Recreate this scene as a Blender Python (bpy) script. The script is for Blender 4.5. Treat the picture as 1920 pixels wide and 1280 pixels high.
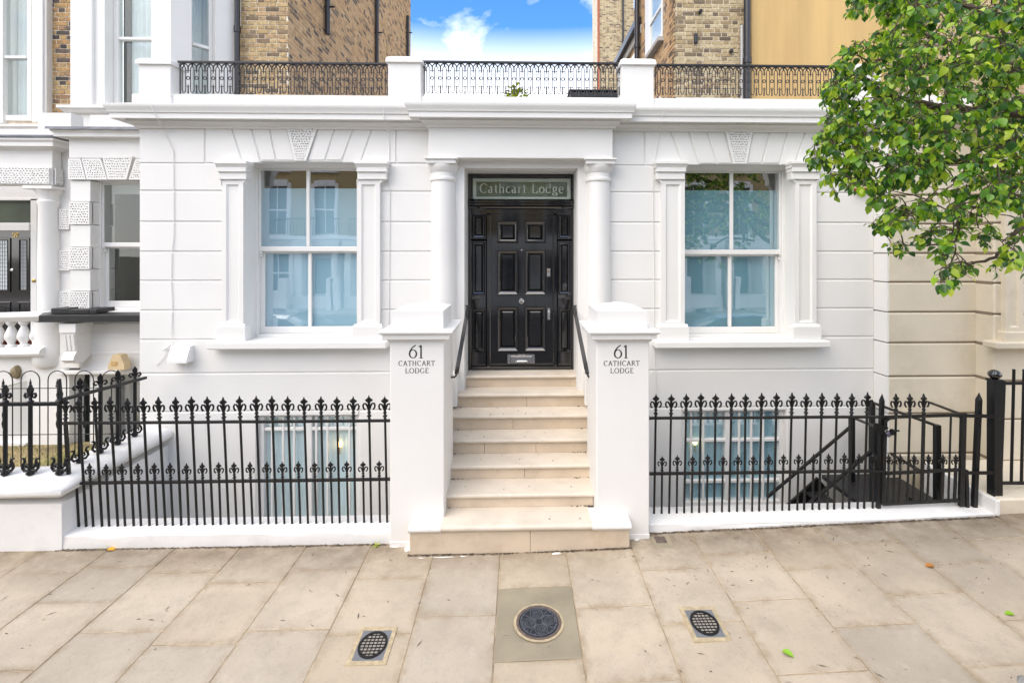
import bpy, bmesh, math, random
from mathutils import Vector, Matrix

for _o in list(bpy.data.objects):
    bpy.data.objects.remove(_o)
SC = bpy.context.scene
COL = SC.collection
rad = math.radians
random.seed(11)

# ------------------------------------------------------------------ camera
FPX, CPX, CPY, EYE = 917.0, 996.0, 470.0, 2.75
YAW = math.atan(24.0 / 917.0)
cam_data = bpy.data.cameras.new("camera")
cam_data.sensor_width = 36.0
cam_data.lens = FPX / 1920.0 * 36.0
cam_data.shift_x = -(CPX - 960.0) / 1920.0
cam_data.shift_y = -(640.0 - CPY) / 1920.0
cam_data.clip_start = 0.05
cam_data.clip_end = 2000.0
cam = bpy.data.objects.new("camera", cam_data)
cam.location = (0, 0, EYE)
cam.rotation_euler = (rad(90), 0, -YAW)
COL.objects.link(cam)
SC.camera = cam

# ------------------------------------------------------------------ sky, sun, exposure
SUN_EL, SUN_AZ = rad(52), rad(222)          # azimuth clockwise from +Y
world = bpy.data.worlds.new("World")
SC.world = world
world.use_nodes = True
wn, wl = world.node_tree.nodes, world.node_tree.links
wn.clear()
w_out = wn.new("ShaderNodeOutputWorld")
w_bg = wn.new("ShaderNodeBackground")
w_bg.inputs["Strength"].default_value = 0.13
w_sky = wn.new("ShaderNodeTexSky")
w_sky.sky_type = 'NISHITA'
w_sky.sun_disc = False
w_sky.sun_elevation = SUN_EL
w_sky.sun_rotation = SUN_AZ
w_sky.air_density = 1.0
w_sky.dust_density = 0.6
w_sky.ozone_density = 2.5
w_hs = wn.new("ShaderNodeHueSaturation")
w_hs.inputs["Saturation"].default_value = 1.3
w_hs.inputs["Value"].default_value = 0.95
w_tc = wn.new("ShaderNodeTexCoord")
w_sep = wn.new("ShaderNodeSeparateXYZ")
w_add = wn.new("ShaderNodeMath"); w_add.operation = 'ADD'; w_add.inputs[1].default_value = 0.22
w_max = wn.new("ShaderNodeMath"); w_max.operation = 'MAXIMUM'; w_max.inputs[1].default_value = 0.05
w_dx = wn.new("ShaderNodeMath"); w_dx.operation = 'DIVIDE'
w_dy = wn.new("ShaderNodeMath"); w_dy.operation = 'DIVIDE'
w_cmb = wn.new("ShaderNodeCombineXYZ")
w_noise = wn.new("ShaderNodeTexNoise")
w_noise.inputs["Scale"].default_value = 1.7
w_noise.inputs["Detail"].default_value = 7.0
w_noise.inputs["Roughness"].default_value = 0.6
w_noise.inputs["Distortion"].default_value = 0.35
w_ramp = wn.new("ShaderNodeValToRGB")
w_ramp.color_ramp.elements[0].position = 0.43
w_ramp.color_ramp.elements[0].color = (0, 0, 0, 1)
w_ramp.color_ramp.elements[1].position = 0.66
w_ramp.color_ramp.elements[1].color = (1, 1, 1, 1)
w_hz = wn.new("ShaderNodeMapRange")          # pale band above the horizon
w_hz.inputs["From Min"].default_value = 0.285
w_hz.inputs["From Max"].default_value = 0.415
w_hz.inputs["To Min"].default_value = 0.92
w_hz.inputs["To Max"].default_value = 0.0
w_mx = wn.new("ShaderNodeMath"); w_mx.operation = 'MAXIMUM'
w_mix = wn.new("ShaderNodeMixRGB")
w_mix.inputs["Color2"].default_value = (8.4, 8.3, 8.2, 1)
wl.new(w_tc.outputs["Generated"], w_sep.inputs[0])
wl.new(w_sep.outputs["Z"], w_add.inputs[0]); wl.new(w_add.outputs[0], w_max.inputs[0])
wl.new(w_sep.outputs["X"], w_dx.inputs[0]); wl.new(w_max.outputs[0], w_dx.inputs[1])
wl.new(w_sep.outputs["Y"], w_dy.inputs[0]); wl.new(w_max.outputs[0], w_dy.inputs[1])
wl.new(w_dx.outputs[0], w_cmb.inputs[0]); wl.new(w_dy.outputs[0], w_cmb.inputs[1])
w_off = wn.new("ShaderNodeVectorMath"); w_off.operation = 'ADD'; w_off.inputs[1].default_value = (11.3, -5.1, 0.0)
wl.new(w_cmb.outputs[0], w_off.inputs[0]); wl.new(w_off.outputs[0], w_noise.inputs["Vector"])
wl.new(w_noise.outputs["Fac"], w_ramp.inputs[0])
wl.new(w_sep.outputs["Z"], w_hz.inputs["Value"])
wl.new(w_ramp.outputs[0], w_mx.inputs[0]); wl.new(w_hz.outputs[0], w_mx.inputs[1])
wl.new(w_sky.outputs[0], w_hs.inputs["Color"])
wl.new(w_hs.outputs[0], w_mix.inputs["Color1"])
wl.new(w_mx.outputs[0], w_mix.inputs["Fac"])
wl.new(w_mix.outputs[0], w_bg.inputs["Color"])
wl.new(w_bg.outputs[0], w_out.inputs["Surface"])

sun_data = bpy.data.lights.new("sun", 'SUN')
sun_data.energy = 1.5
sun_data.angle = rad(60)
sun_data.color = (1.0, 0.885, 0.73)
sun = bpy.data.objects.new("sun", sun_data)
_sd = Vector((math.sin(SUN_AZ) * math.cos(SUN_EL), math.cos(SUN_AZ) * math.cos(SUN_EL), math.sin(SUN_EL)))
sun.rotation_euler = _sd.to_track_quat('Z', 'Y').to_euler()
sun.location = (-6, -6, 14)
COL.objects.link(sun)
SC.view_settings.view_transform = 'Standard'
SC.view_settings.look = 'None'
SC.view_settings.exposure = 1.27
SC.view_settings.gamma = 1.0
SC.view_settings.use_curve_mapping = False

# ------------------------------------------------------------------ measuring: photograph pixel -> point on the plane Y = const
def P(px, py, Y):
    xc = (px - CPX) / FPX
    zc = (CPY - py) / FPX
    t = Y / (math.cos(YAW) - xc * math.sin(YAW))
    return Vector((t * (math.sin(YAW) + xc * math.cos(YAW)), Y, EYE + t * zc))
def PX(px, Y): return P(px, CPY, Y).x
def PZ(py, Y, px=972): return P(px, py, Y).z
def gz(x):                                   # pavement rises to the right
    return 0.033 * x if x > 0 else 0.002 * x

# ------------------------------------------------------------------ materials
M = {}
def _nt(name):
    m = bpy.data.materials.new(name)
    m.use_nodes = True
    n, l = m.node_tree.nodes, m.node_tree.links
    b = n["Principled BSDF"]
    M[name] = m
    return m, n, l, b
def pbr(name, col, rough=0.5, var=0.0, vscale=3.0, bump=0.0, bscale=60.0, metal=0.0, spec=0.5,
        rnd=0.0, dirt=None, dirt_amt=0.0, dirt_scale=1.5, coat=0.0, rvar=0.0, island=False, streak=False):
    m, n, l, b = _nt(name)
    tc = n.new("ShaderNodeTexCoord")
    geo = n.new("ShaderNodeNewGeometry")
    b.inputs["Roughness"].default_value = rough
    b.inputs["Metallic"].default_value = metal
    b.inputs["Specular IOR Level"].default_value = spec
    if coat: b.inputs["Coat Weight"].default_value = coat; b.inputs["Coat Roughness"].default_value = 0.06
    cur = n.new("ShaderNodeRGB"); cur.outputs[0].default_value = (*col, 1); cur = cur.outputs[0]
    pos = geo.outputs["Position"]
    if streak:
        mp = n.new("ShaderNodeMapping"); mp.inputs["Scale"].default_value = (1, 1, 0.08)
        l.new(pos, mp.inputs[0]); spos = mp.outputs[0]
    else:
        spos = pos
    if var > 0:
        no = n.new("ShaderNodeTexNoise"); no.inputs["Scale"].default_value = vscale; no.inputs["Detail"].default_value = 6
        l.new(spos, no.inputs["Vector"])
        mr = n.new("ShaderNodeMapRange"); mr.inputs["From Min"].default_value = 0.3; mr.inputs["From Max"].default_value = 0.7
        mr.inputs["To Min"].default_value = 1 - var; mr.inputs["To Max"].default_value = 1 + var
        l.new(no.outputs["Fac"], mr.inputs["Value"])
        mm = n.new("ShaderNodeMixRGB"); mm.blend_type = 'MULTIPLY'; mm.inputs["Fac"].default_value = 1
        l.new(cur, mm.inputs["Color1"]); l.new(mr.outputs[0], mm.inputs["Color2"]); cur = mm.outputs[0]
    if rnd > 0:
        oi = n.new("ShaderNodeObjectInfo")
        mr = n.new("ShaderNodeMapRange")
        mr.inputs["To Min"].default_value = 1 - rnd; mr.inputs["To Max"].default_value = 1 + rnd
        l.new(geo.outputs["Random Per Island"] if island else oi.outputs["Random"], mr.inputs["Value"])
        mm = n.new("ShaderNodeMixRGB"); mm.blend_type = 'MULTIPLY'; mm.inputs["Fac"].default_value = 1
        l.new(cur, mm.inputs["Color1"]); l.new(mr.outputs[0], mm.inputs["Color2"]); cur = mm.outputs[0]
    if dirt is not None:
        no = n.new("ShaderNodeTexNoise"); no.inputs["Scale"].default_value = dirt_scale; no.inputs["Detail"].default_value = 9
        no.inputs["Roughness"].default_value = 0.7
        l.new(spos, no.inputs["Vector"])
        rp = n.new("ShaderNodeValToRGB")
        rp.color_ramp.elements[0].position = 0.52; rp.color_ramp.elements[0].color = (0, 0, 0, 1)
        rp.color_ramp.elements[1].position = 0.75; rp.color_ramp.elements[1].color = (dirt_amt,) * 3 + (1,)
        l.new(no.outputs["Fac"], rp.inputs[0])
        mm = n.new("ShaderNodeMixRGB"); mm.inputs["Color2"].default_value = (*dirt, 1)
        l.new(rp.outputs[0], mm.inputs["Fac"]); l.new(cur, mm.inputs["Color1"]); cur = mm.outputs[0]
    l.new(cur, b.inputs["Base Color"])
    if rvar > 0:
        no = n.new("ShaderNodeTexNoise"); no.inputs["Scale"].default_value = 9; no.inputs["Detail"].default_value = 5
        l.new(pos, no.inputs["Vector"])
        mr = n.new("ShaderNodeMapRange"); mr.inputs["To Min"].default_value = max(0.02, rough - rvar); mr.inputs["To Max"].default_value = rough + rvar
        l.new(no.outputs["Fac"], mr.inputs["Value"]); l.new(mr.outputs[0], b.inputs["Roughness"])
    if bump > 0:
        no = n.new("ShaderNodeTexNoise"); no.inputs["Scale"].default_value = bscale; no.inputs["Detail"].default_value = 5
        l.new(pos, no.inputs["Vector"])
        bp = n.new("ShaderNodeBump"); bp.inputs["Strength"].default_value = bump; bp.inputs["Distance"].default_value = 0.01
        l.new(no.outputs["Fac"], bp.inputs["Height"]); l.new(bp.outputs[0], b.inputs["Normal"])
    return m

def ramp_set(rp, stops):
    els = rp.color_ramp.elements
    while len(els) > 1: els.remove(els[-1])
    els[0].position = stops[0][0]; els[0].color = (*stops[0][1], 1)
    for p_, c_ in stops[1:]:
        e = els.new(p_); e.color = (*c_, 1)

def brick_mat(name, stops, grime=0.4, scale=1.0):
    m, n, l, b = _nt(name)
    geo = n.new("ShaderNodeNewGeometry"); oi = n.new("ShaderNodeObjectInfo")
    ad = n.new("ShaderNodeMath"); ad.operation = 'ADD'
    fr = n.new("ShaderNodeMath"); fr.operation = 'FRACT'
    l.new(geo.outputs["Random Per Island"], ad.inputs[0]); l.new(oi.outputs["Random"], ad.inputs[1]); l.new(ad.outputs[0], fr.inputs[0])
    rp = n.new("ShaderNodeValToRGB"); ramp_set(rp, stops)
    l.new(fr.outputs[0], rp.inputs[0])
    no = n.new("ShaderNodeTexNoise"); no.inputs["Scale"].default_value = 22 * scale; no.inputs["Detail"].default_value = 8
    no.inputs["Roughness"].default_value = 0.7
    l.new(geo.outputs["Position"], no.inputs["Vector"])
    r2 = n.new("ShaderNodeValToRGB"); ramp_set(r2, [(0.45, (0, 0, 0)), (0.7, (grime,) * 3)])
    l.new(no.outputs["Fac"], r2.inputs[0])
    mm = n.new("ShaderNodeMixRGB"); mm.inputs["Color2"].default_value = (0.075, 0.056, 0.038, 1)
    l.new(r2.outputs[0], mm.inputs["Fac"]); l.new(rp.outputs[0], mm.inputs["Color1"])
    l.new(mm.outputs[0], b.inputs["Base Color"])
    b.inputs["Roughness"].default_value = 0.9
    bp = n.new("ShaderNodeBump"); bp.inputs["Strength"].default_value = 0.6; bp.inputs["Distance"].default_value = 0.01
    l.new(no.outputs["Fac"], bp.inputs["Height"]); l.new(bp.outputs[0], b.inputs["Normal"])
    return m

def glass_mat(name, tint=(1, 1, 1), refl=1.0, base=0.05):
    m, n, l, b = _nt(name)
    n.remove(b)
    out = n["Material Output"]
    tr = n.new("ShaderNodeBsdfTransparent"); tr.inputs[0].default_value = (*tint, 1)
    gl = n.new("ShaderNodeBsdfGlossy"); gl.inputs["Roughness"].default_value = 0.012
    gl.inputs["Color"].default_value = (refl, refl, refl, 1)
    geo = n.new("ShaderNodeNewGeometry")
    no = n.new("ShaderNodeTexNoise"); no.inputs["Scale"].default_value = 1.6; no.inputs["Detail"].default_value = 1
    l.new(geo.outputs["Position"], no.inputs["Vector"])
    bp = n.new("ShaderNodeBump"); bp.inputs["Strength"].default_value = 0.02; bp.inputs["Distance"].default_value = 0.05
    l.new(no.outputs["Fac"], bp.inputs["Height"]); l.new(bp.outputs[0], gl.inputs["Normal"])
    lw = n.new("ShaderNodeLayerWeight"); lw.inputs["Blend"].default_value = 0.5
    fr = n.new("ShaderNodeMath"); fr.operation = 'POWER'; fr.inputs[1].default_value = 3.5; l.new(lw.outputs["Facing"], fr.inputs[0])
    ad = n.new("ShaderNodeMath"); ad.operation = 'MULTIPLY_ADD'; ad.inputs[1].default_value = 0.8; ad.inputs[2].default_value = base
    ad.use_clamp = True
    l.new(fr.outputs[0], ad.inputs[0])
    mx = n.new("ShaderNodeMixShader")
    l.new(ad.outputs[0], mx.inputs[0]); l.new(tr.outputs[0], mx.inputs[1]); l.new(gl.outputs[0], mx.inputs[2])
    l.new(mx.outputs[0], out.inputs["Surface"])
    return m

pbr("white_stucco", (0.75, 0.738, 0.712), 0.55, var=0.025, vscale=1.3, bump=0.10, bscale=35, dirt=(0.55, 0.52, 0.47), dirt_amt=0.10, dirt_scale=0.9)
pbr("white_low_wall", (0.75, 0.74, 0.72), 0.6, var=0.04, vscale=3, bump=0.5, bscale=9, dirt=(0.40, 0.38, 0.33), dirt_amt=0.35, dirt_scale=2.2)
pbr("white_joinery", (0.76, 0.752, 0.73), 0.3, var=0.015, vscale=4)
pbr("white_plastic", (0.80, 0.80, 0.79), 0.35)
pbr("white_cable", (0.74, 0.73, 0.70), 0.5)
pbr("cream_stucco", (0.645, 0.575, 0.45), 0.7, var=0.06, vscale=1.4, bump=0.25, bscale=14, dirt=(0.36, 0.30, 0.22), dirt_amt=0.35, dirt_scale=1.7)
pbr("cream_joint", (0.22, 0.17, 0.12), 0.9)
pbr("ochre_render", (0.55, 0.375, 0.155), 0.8, var=0.14, vscale=2.5, bump=0.15, bscale=30, dirt=(0.42, 0.25, 0.11), dirt_amt=0.5, dirt_scale=1.2, streak=True)
pbr("black_gloss", (0.008, 0.008, 0.009), 0.09, var=0.2, vscale=4, coat=1.0, spec=0.5, rvar=0.05, bump=0.02, bscale=18)
pbr("black_iron", (0.006, 0.006, 0.0065), 0.36, var=0.2, vscale=20, bump=0.15, bscale=90, spec=0.4)
pbr("worn_iron", (0.010, 0.0095, 0.009), 0.5, spec=0.35, var=0.35, vscale=25, bump=0.25, bscale=120, dirt=(0.035, 0.022, 0.014), dirt_amt=0.45, dirt_scale=12)
pbr("parapet_iron", (0.022, 0.020, 0.022), 0.5, var=0.3, vscale=30)
pbr("slate_black", (0.014, 0.014, 0.015), 0.45, var=0.3, vscale=10, bump=0.2, bscale=40)
pbr("lead", (0.13, 0.14, 0.16), 0.55, var=0.25, vscale=8, bump=0.3, bscale=20)
pbr("step_stone", (0.60, 0.495, 0.375), 0.55, var=0.09, vscale=3.5, bump=0.12, bscale=40, rnd=0.05, dirt=(0.38, 0.26, 0.14), dirt_amt=0.42, dirt_scale=5)
pbr("tread_stone", (0.62, 0.55, 0.455), 0.5, var=0.07, vscale=4, bump=0.12, bscale=40, rnd=0.03, dirt=(0.40, 0.31, 0.22), dirt_amt=0.35, dirt_scale=7)
pbr("mortar_sand", (0.36, 0.28, 0.18), 0.95, var=0.35, vscale=9, bump=0.6, bscale=60)
pbr("brick_mortar", (0.64, 0.56, 0.44), 0.95, var=0.25, vscale=7, bump=0.5, bscale=60)
pbr("asphalt", (0.055, 0.055, 0.057), 0.85, var=0.2, vscale=9, bump=0.6, bscale=160)
pbr("kerb_granite", (0.30, 0.29, 0.28), 0.7, var=0.2, vscale=60, bump=0.2, bscale=80)
pbr("earth", (0.12, 0.10, 0.07), 0.95, var=0.3, vscale=2, bump=0.5, bscale=12)
pbr("concrete", (0.42, 0.40, 0.37), 0.85, var=0.12, vscale=3, bump=0.3, bscale=30)
pbr("cover_stone", (0.28, 0.24, 0.165), 0.6, var=0.16, vscale=3.2, bump=0.2, bscale=45, dirt=(0.14, 0.13, 0.11), dirt_amt=0.45, dirt_scale=5)
pbr("ring_iron", (0.10, 0.108, 0.125), 0.4, var=0.3, vscale=30, metal=0.3)
pbr("cast_iron", (0.035, 0.038, 0.046), 0.38, var=0.3, vscale=30, bump=0.3, bscale=90, metal=0.35)
pbr("rust_rim", (0.115, 0.085, 0.07), 0.7, var=0.3, vscale=40)
pbr("plate_grey", (0.165, 0.168, 0.175), 0.5, var=0.1, vscale=20)
pbr("grate_fill", (0.30, 0.27, 0.225), 0.9, var=0.25, vscale=60)
pbr("sand_frame", (0.43, 0.345, 0.215), 0.9, var=0.2, vscale=25, bump=0.5, bscale=70)
pbr("chrome", (0.78, 0.78, 0.77), 0.16, metal=1.0, var=0.1, vscale=30)
pbr("brass", (0.55, 0.36, 0.13), 0.3, metal=1.0)
pbr("gold_letter", (0.62, 0.40, 0.10), 0.35, metal=0.6)
pbr("black_letter", (0.028, 0.028, 0.028), 0.5)
pbr("etched", (0.66, 0.69, 0.61), 0.6)
pbr("frost_border", (0.60, 0.68, 0.58), 0.5)
pbr("fanlight_back", (0.33, 0.36, 0.28), 0.5, var=0.35, vscale=2.2)
pbr("green_dark", (0.055, 0.07, 0.045), 0.5, var=0.3, vscale=2)
pbr("blind_mid", (0.42, 0.66, 0.76), 0.75, var=0.05, vscale=1.5)
pbr("blind_blue", (0.37, 0.585, 0.70), 0.75, var=0.05, vscale=1.2)
pbr("blind_teal", (0.215, 0.42, 0.51), 0.75, var=0.06, vscale=1.2)
pbr("blind_base", (0.78, 0.94, 0.98), 0.75, var=0.05, vscale=1.5)
pbr("curtain", (0.74, 0.78, 0.775), 0.8, var=0.05, vscale=3)
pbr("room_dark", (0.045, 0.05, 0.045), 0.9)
pbr("tan_box", (0.60, 0.46, 0.27), 0.5, var=0.06, vscale=12)
pbr("tan_box_print", (0.50, 0.30, 0.10), 0.5)
pbr("alarm_red", (0.35, 0.01, 0.02), 0.3)
pbr("terracotta", (0.38, 0.11, 0.06), 0.8)
pbr("bronze_lamp", (0.24, 0.19, 0.11), 0.45, var=0.3, vscale=30)
pbr("grass_soil", (0.26, 0.20, 0.10), 0.95, var=0.4, vscale=3, bump=0.6, bscale=40, dirt=(0.17, 0.19, 0.03), dirt_amt=0.9, dirt_scale=1.1)
pbr("grass_blade", (0.15, 0.17, 0.035), 0.7, rnd=0.4, island=True)
pbr("bark", (0.085, 0.062, 0.042), 0.85, var=0.3, vscale=12, bump=0.5, bscale=40)
pbr("plant_leaf", (0.42, 0.48, 0.05), 0.5, rnd=0.4, island=True)
pbr("dry_leaf", (0.42, 0.17, 0.03), 0.6)
pbr("yellow_leaf", (0.62, 0.33, 0.02), 0.6)
pbr("green_leaf", (0.22, 0.42, 0.02), 0.5)
pbr("litter", (0.10, 0.075, 0.05), 0.9, rnd=0.6, island=True)
pbr("paint_spill", (0.72, 0.70, 0.66), 0.6)
pbr("car_paint", (0.22, 0.235, 0.25), 0.22, metal=0.5, coat=1.0)
pbr("car_dark", (0.012, 0.012, 0.013), 0.3)
pbr("rubber", (0.02, 0.02, 0.02), 0.8)
pbr("padlock_steel", (0.14, 0.14, 0.20), 0.35, metal=0.7)
pbr("pipe_black", (0.02, 0.02, 0.024), 0.28)
pbr("pipe_grey", (0.42, 0.42, 0.42), 0.5)
pbr("opposite_brick", (0.44, 0.33, 0.17), 0.9, var=0.22, vscale=45, bump=0.3, bscale=40)
pbr("opposite_stucco", (0.85, 0.845, 0.83), 0.6, var=0.03, vscale=2)
pbr("dark_pane", (0.035, 0.045, 0.05), 0.08)
pbr("door_blue", (0.03, 0.05, 0.09), 0.25)
pbr("paper", (0.72, 0.76, 0.80), 0.6)
brick_mat("brick_yellow", [(0.0, (0.588, 0.441, 0.233)), (0.25, (0.504, 0.357, 0.173)), (0.5, (0.420, 0.301, 0.160)), (0.7, (0.560, 0.378, 0.199)), (0.84, (0.280, 0.196, 0.120)), (1.0, (0.119, 0.092, 0.066))], 0.75)
brick_mat("brick_rust", [(0.0, (0.632, 0.401, 0.203)), (0.3, (0.512, 0.316, 0.154)), (0.55, (0.632, 0.427, 0.227)), (0.75, (0.410, 0.256, 0.129)), (0.88, (0.222, 0.145, 0.089)), (1.0, (0.120, 0.085, 0.065))], 0.5)
brick_mat("brick_pale", [(0.0, (0.552, 0.460, 0.284)), (0.4, (0.483, 0.385, 0.224)), (0.65, (0.391, 0.293, 0.158)), (0.85, (0.253, 0.190, 0.115)), (1.0, (0.115, 0.092, 0.066))], 0.7)
brick_mat("brick_front", [(0.0, (0.504, 0.324, 0.137)), (0.3, (0.432, 0.252, 0.114)), (0.5, (0.528, 0.384, 0.171)), (0.7, (0.360, 0.216, 0.114)), (0.8, (0.144, 0.108, 0.085)), (1.0, (0.054, 0.048, 0.046))], 0.7)
glass_mat("window_glass", (0.985, 0.995, 0.995), 0.98, 0.15)
glass_mat("upper_glass", (0.96, 0.985, 0.98), 0.9, 0.05)
glass_mat("bay_glass", (0.93, 0.95, 0.94), 0.8, 0.06)
glass_mat("fan_glass", (0.92, 0.95, 0.92), 0.8, 0.03)

# lit lamp seen through the basement glass
def emit_mat(name, col, s):
    m, n, l, b = _nt(name)
    b.inputs["Base Color"].default_value = (*col, 1)
    b.inputs["Emission Color"].default_value = (*col, 1)
    b.inputs["Emission Strength"].default_value = s
emit_mat("lamp_warm", (1.0, 0.62, 0.18), 3.0)
emit_mat("lamp_pale", (1.0, 0.80, 0.30), 2.2)

# pavement stone
def slab_mat():
    m, n, l, b = _nt("paving_stone")
    geo = n.new("ShaderNodeNewGeometry"); oi = n.new("ShaderNodeObjectInfo")
    r0 = n.new("ShaderNodeValToRGB")
    ramp_set(r0, [(0.0, (0.445, 0.365, 0.262)), (0.35, (0.505, 0.425, 0.318)), (0.6, (0.42, 0.362, 0.282)), (1.0, (0.515, 0.425, 0.312))])
    l.new(oi.outputs["Random"], r0.inputs[0])
    def noise(s, d=6, r=0.6):
        x = n.new("ShaderNodeTexNoise"); x.inputs["Scale"].default_value = s; x.inputs["Detail"].default_value = d
        x.inputs["Roughness"].default_value = r
        l.new(geo.outputs["Position"], x.inputs["Vector"]); return x
    def mixin(cur, fac, col, mode='MIX'):
        mm = n.new("ShaderNodeMixRGB"); mm.blend_type = mode
        l.new(fac, mm.inputs["Fac"]); l.new(cur, mm.inputs["Color1"]); mm.inputs["Color2"].default_value = (*col, 1)
        return mm.outputs[0]
    def rr(no, a, b_, v):
        rp = n.new("ShaderNodeValToRGB"); ramp_set(rp, [(a, (0, 0, 0)), (b_, (v, v, v))])
        l.new(no.outputs["Fac"], rp.inputs[0]); return rp.outputs[0]
    cur = r0.outputs[0]
    cur = mixin(cur, rr(noise(1.4), 0.42, 0.72, 0.62), (0.30, 0.25, 0.19))
    cur = mixin(cur, rr(noise(5.0, 9, 0.78), 0.50, 0.72, 0.6), (0.32, 0.275, 0.21))
    cur = mixin(cur, rr(noise(7.3, 8, 0.7), 0.55, 0.8, 0.5), (0.56, 0.49, 0.40))
    cur = mixin(cur, rr(noise(55, 4, 0.6), 0.62, 0.72, 0.5), (0.20, 0.165, 0.125))
    # dirt settles along the joints round each slab
    tcg = n.new("ShaderNodeTexCoord"); sg = n.new("ShaderNodeSeparateXYZ"); l.new(tcg.outputs["Generated"], sg.inputs[0])
    def edge(o):
        a_ = n.new("ShaderNodeMath"); a_.operation = 'SUBTRACT'; a_.inputs[1].default_value = 0.5; l.new(o, a_.inputs[0])
        b_ = n.new("ShaderNodeMath"); b_.operation = 'ABSOLUTE'; l.new(a_.outputs[0], b_.inputs[0]); return b_.outputs[0]
    mxe = n.new("ShaderNodeMath"); mxe.operation = 'MAXIMUM'; l.new(edge(sg.outputs["X"]), mxe.inputs[0]); l.new(edge(sg.outputs["Y"]), mxe.inputs[1])
    mre = n.new("ShaderNodeMapRange"); mre.inputs["From Min"].default_value = 0.40; mre.inputs["From Max"].default_value = 0.5
    l.new(mxe.outputs[0], mre.inputs["Value"])
    mle = n.new("ShaderNodeMath"); mle.operation = 'MULTIPLY'
    l.new(mre.outputs[0], mle.inputs[0]); l.new(rr(noise(6.0, 9, 0.75), 0.42, 0.7, 0.9), mle.inputs[1])
    cur = mixin(cur, mle.outputs[0], (0.24, 0.17, 0.095))
    cur = mixin(cur, rr(noise(90, 3, 0.5), 0.66, 0.74, 0.55), (0.13, 0.10, 0.075))
    # grime gathers along the foot of the wall
    sp = n.new("ShaderNodeSeparateXYZ"); l.new(geo.outputs["Position"], sp.inputs[0])
    mr = n.new("ShaderNodeMapRange"); mr.inputs["From Min"].default_value = 4.05; mr.inputs["From Max"].default_value = 4.66
    mr.inputs["To Min"].default_value = 0.0; mr.inputs["To Max"].default_value = 1.0
    l.new(sp.outputs["Y"], mr.inputs["Value"])
    ml = n.new("ShaderNodeMath"); ml.operation = 'MULTIPLY'
    l.new(mr.outputs[0], ml.inputs[0]); l.new(rr(noise(3.5, 9, 0.75), 0.28, 0.62, 0.95), ml.inputs[1])
    cur = mixin(cur, ml.outputs[0], (0.155, 0.115, 0.07))
    l.new(cur, b.inputs["Base Color"])
    b.inputs["Roughness"].default_value = 0.8
    nb = noise(38, 8, 0.7)
    bp = n.new("ShaderNodeBump"); bp.inputs["Strength"].default_value = 0.28; bp.inputs["Distance"].default_value = 0.008
    l.new(nb.outputs["Fac"], bp.inputs["Height"]); l.new(bp.outputs[0], b.inputs["Normal"])
slab_mat()

# foliage of the street tree
def foliage_mat():
    m, n, l, b = _nt("tree_leaf")
    geo = n.new("ShaderNodeNewGeometry"); oi = n.new("ShaderNodeObjectInfo")
    ad = n.new("ShaderNodeMath"); ad.operation = 'ADD'; fr = n.new("ShaderNodeMath"); fr.operation = 'FRACT'
    l.new(geo.outputs["Random Per Island"], ad.inputs[0]); l.new(oi.outputs["Random"], ad.inputs[1]); l.new(ad.outputs[0], fr.inputs[0])
    rp = n.new("ShaderNodeValToRGB")
    ramp_set(rp, [(0.0, (0.022, 0.075, 0.016)), (0.32, (0.052, 0.15, 0.016)), (0.57, (0.125, 0.28, 0.014)), (0.8, (0.28, 0.44, 0.02)), (1.0, (0.48, 0.56, 0.07))])
    l.new(fr.outputs[0], rp.inputs[0])
    l.new(rp.outputs[0], b.inputs["Base Color"])
    b.inputs["Roughness"].default_value = 0.32
    tl = n.new("ShaderNodeBsdfTranslucent")
    hs = n.new("ShaderNodeHueSaturation"); hs.inputs["Value"].default_value = 1.9; hs.inputs["Hue"].default_value = 0.485
    l.new(rp.outputs[0], hs.inputs["Color"]); l.new(hs.outputs[0], tl.inputs["Color"])
    mx = n.new("ShaderNodeMixShader"); mx.inputs[0].default_value = 0.42
    out = n["Material Output"]
    l.new(b.outputs[0], mx.inputs[1]); l.new(tl.outputs[0], mx.inputs[2]); l.new(mx.outputs[0], out.inputs["Surface"])
foliage_mat()

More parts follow.
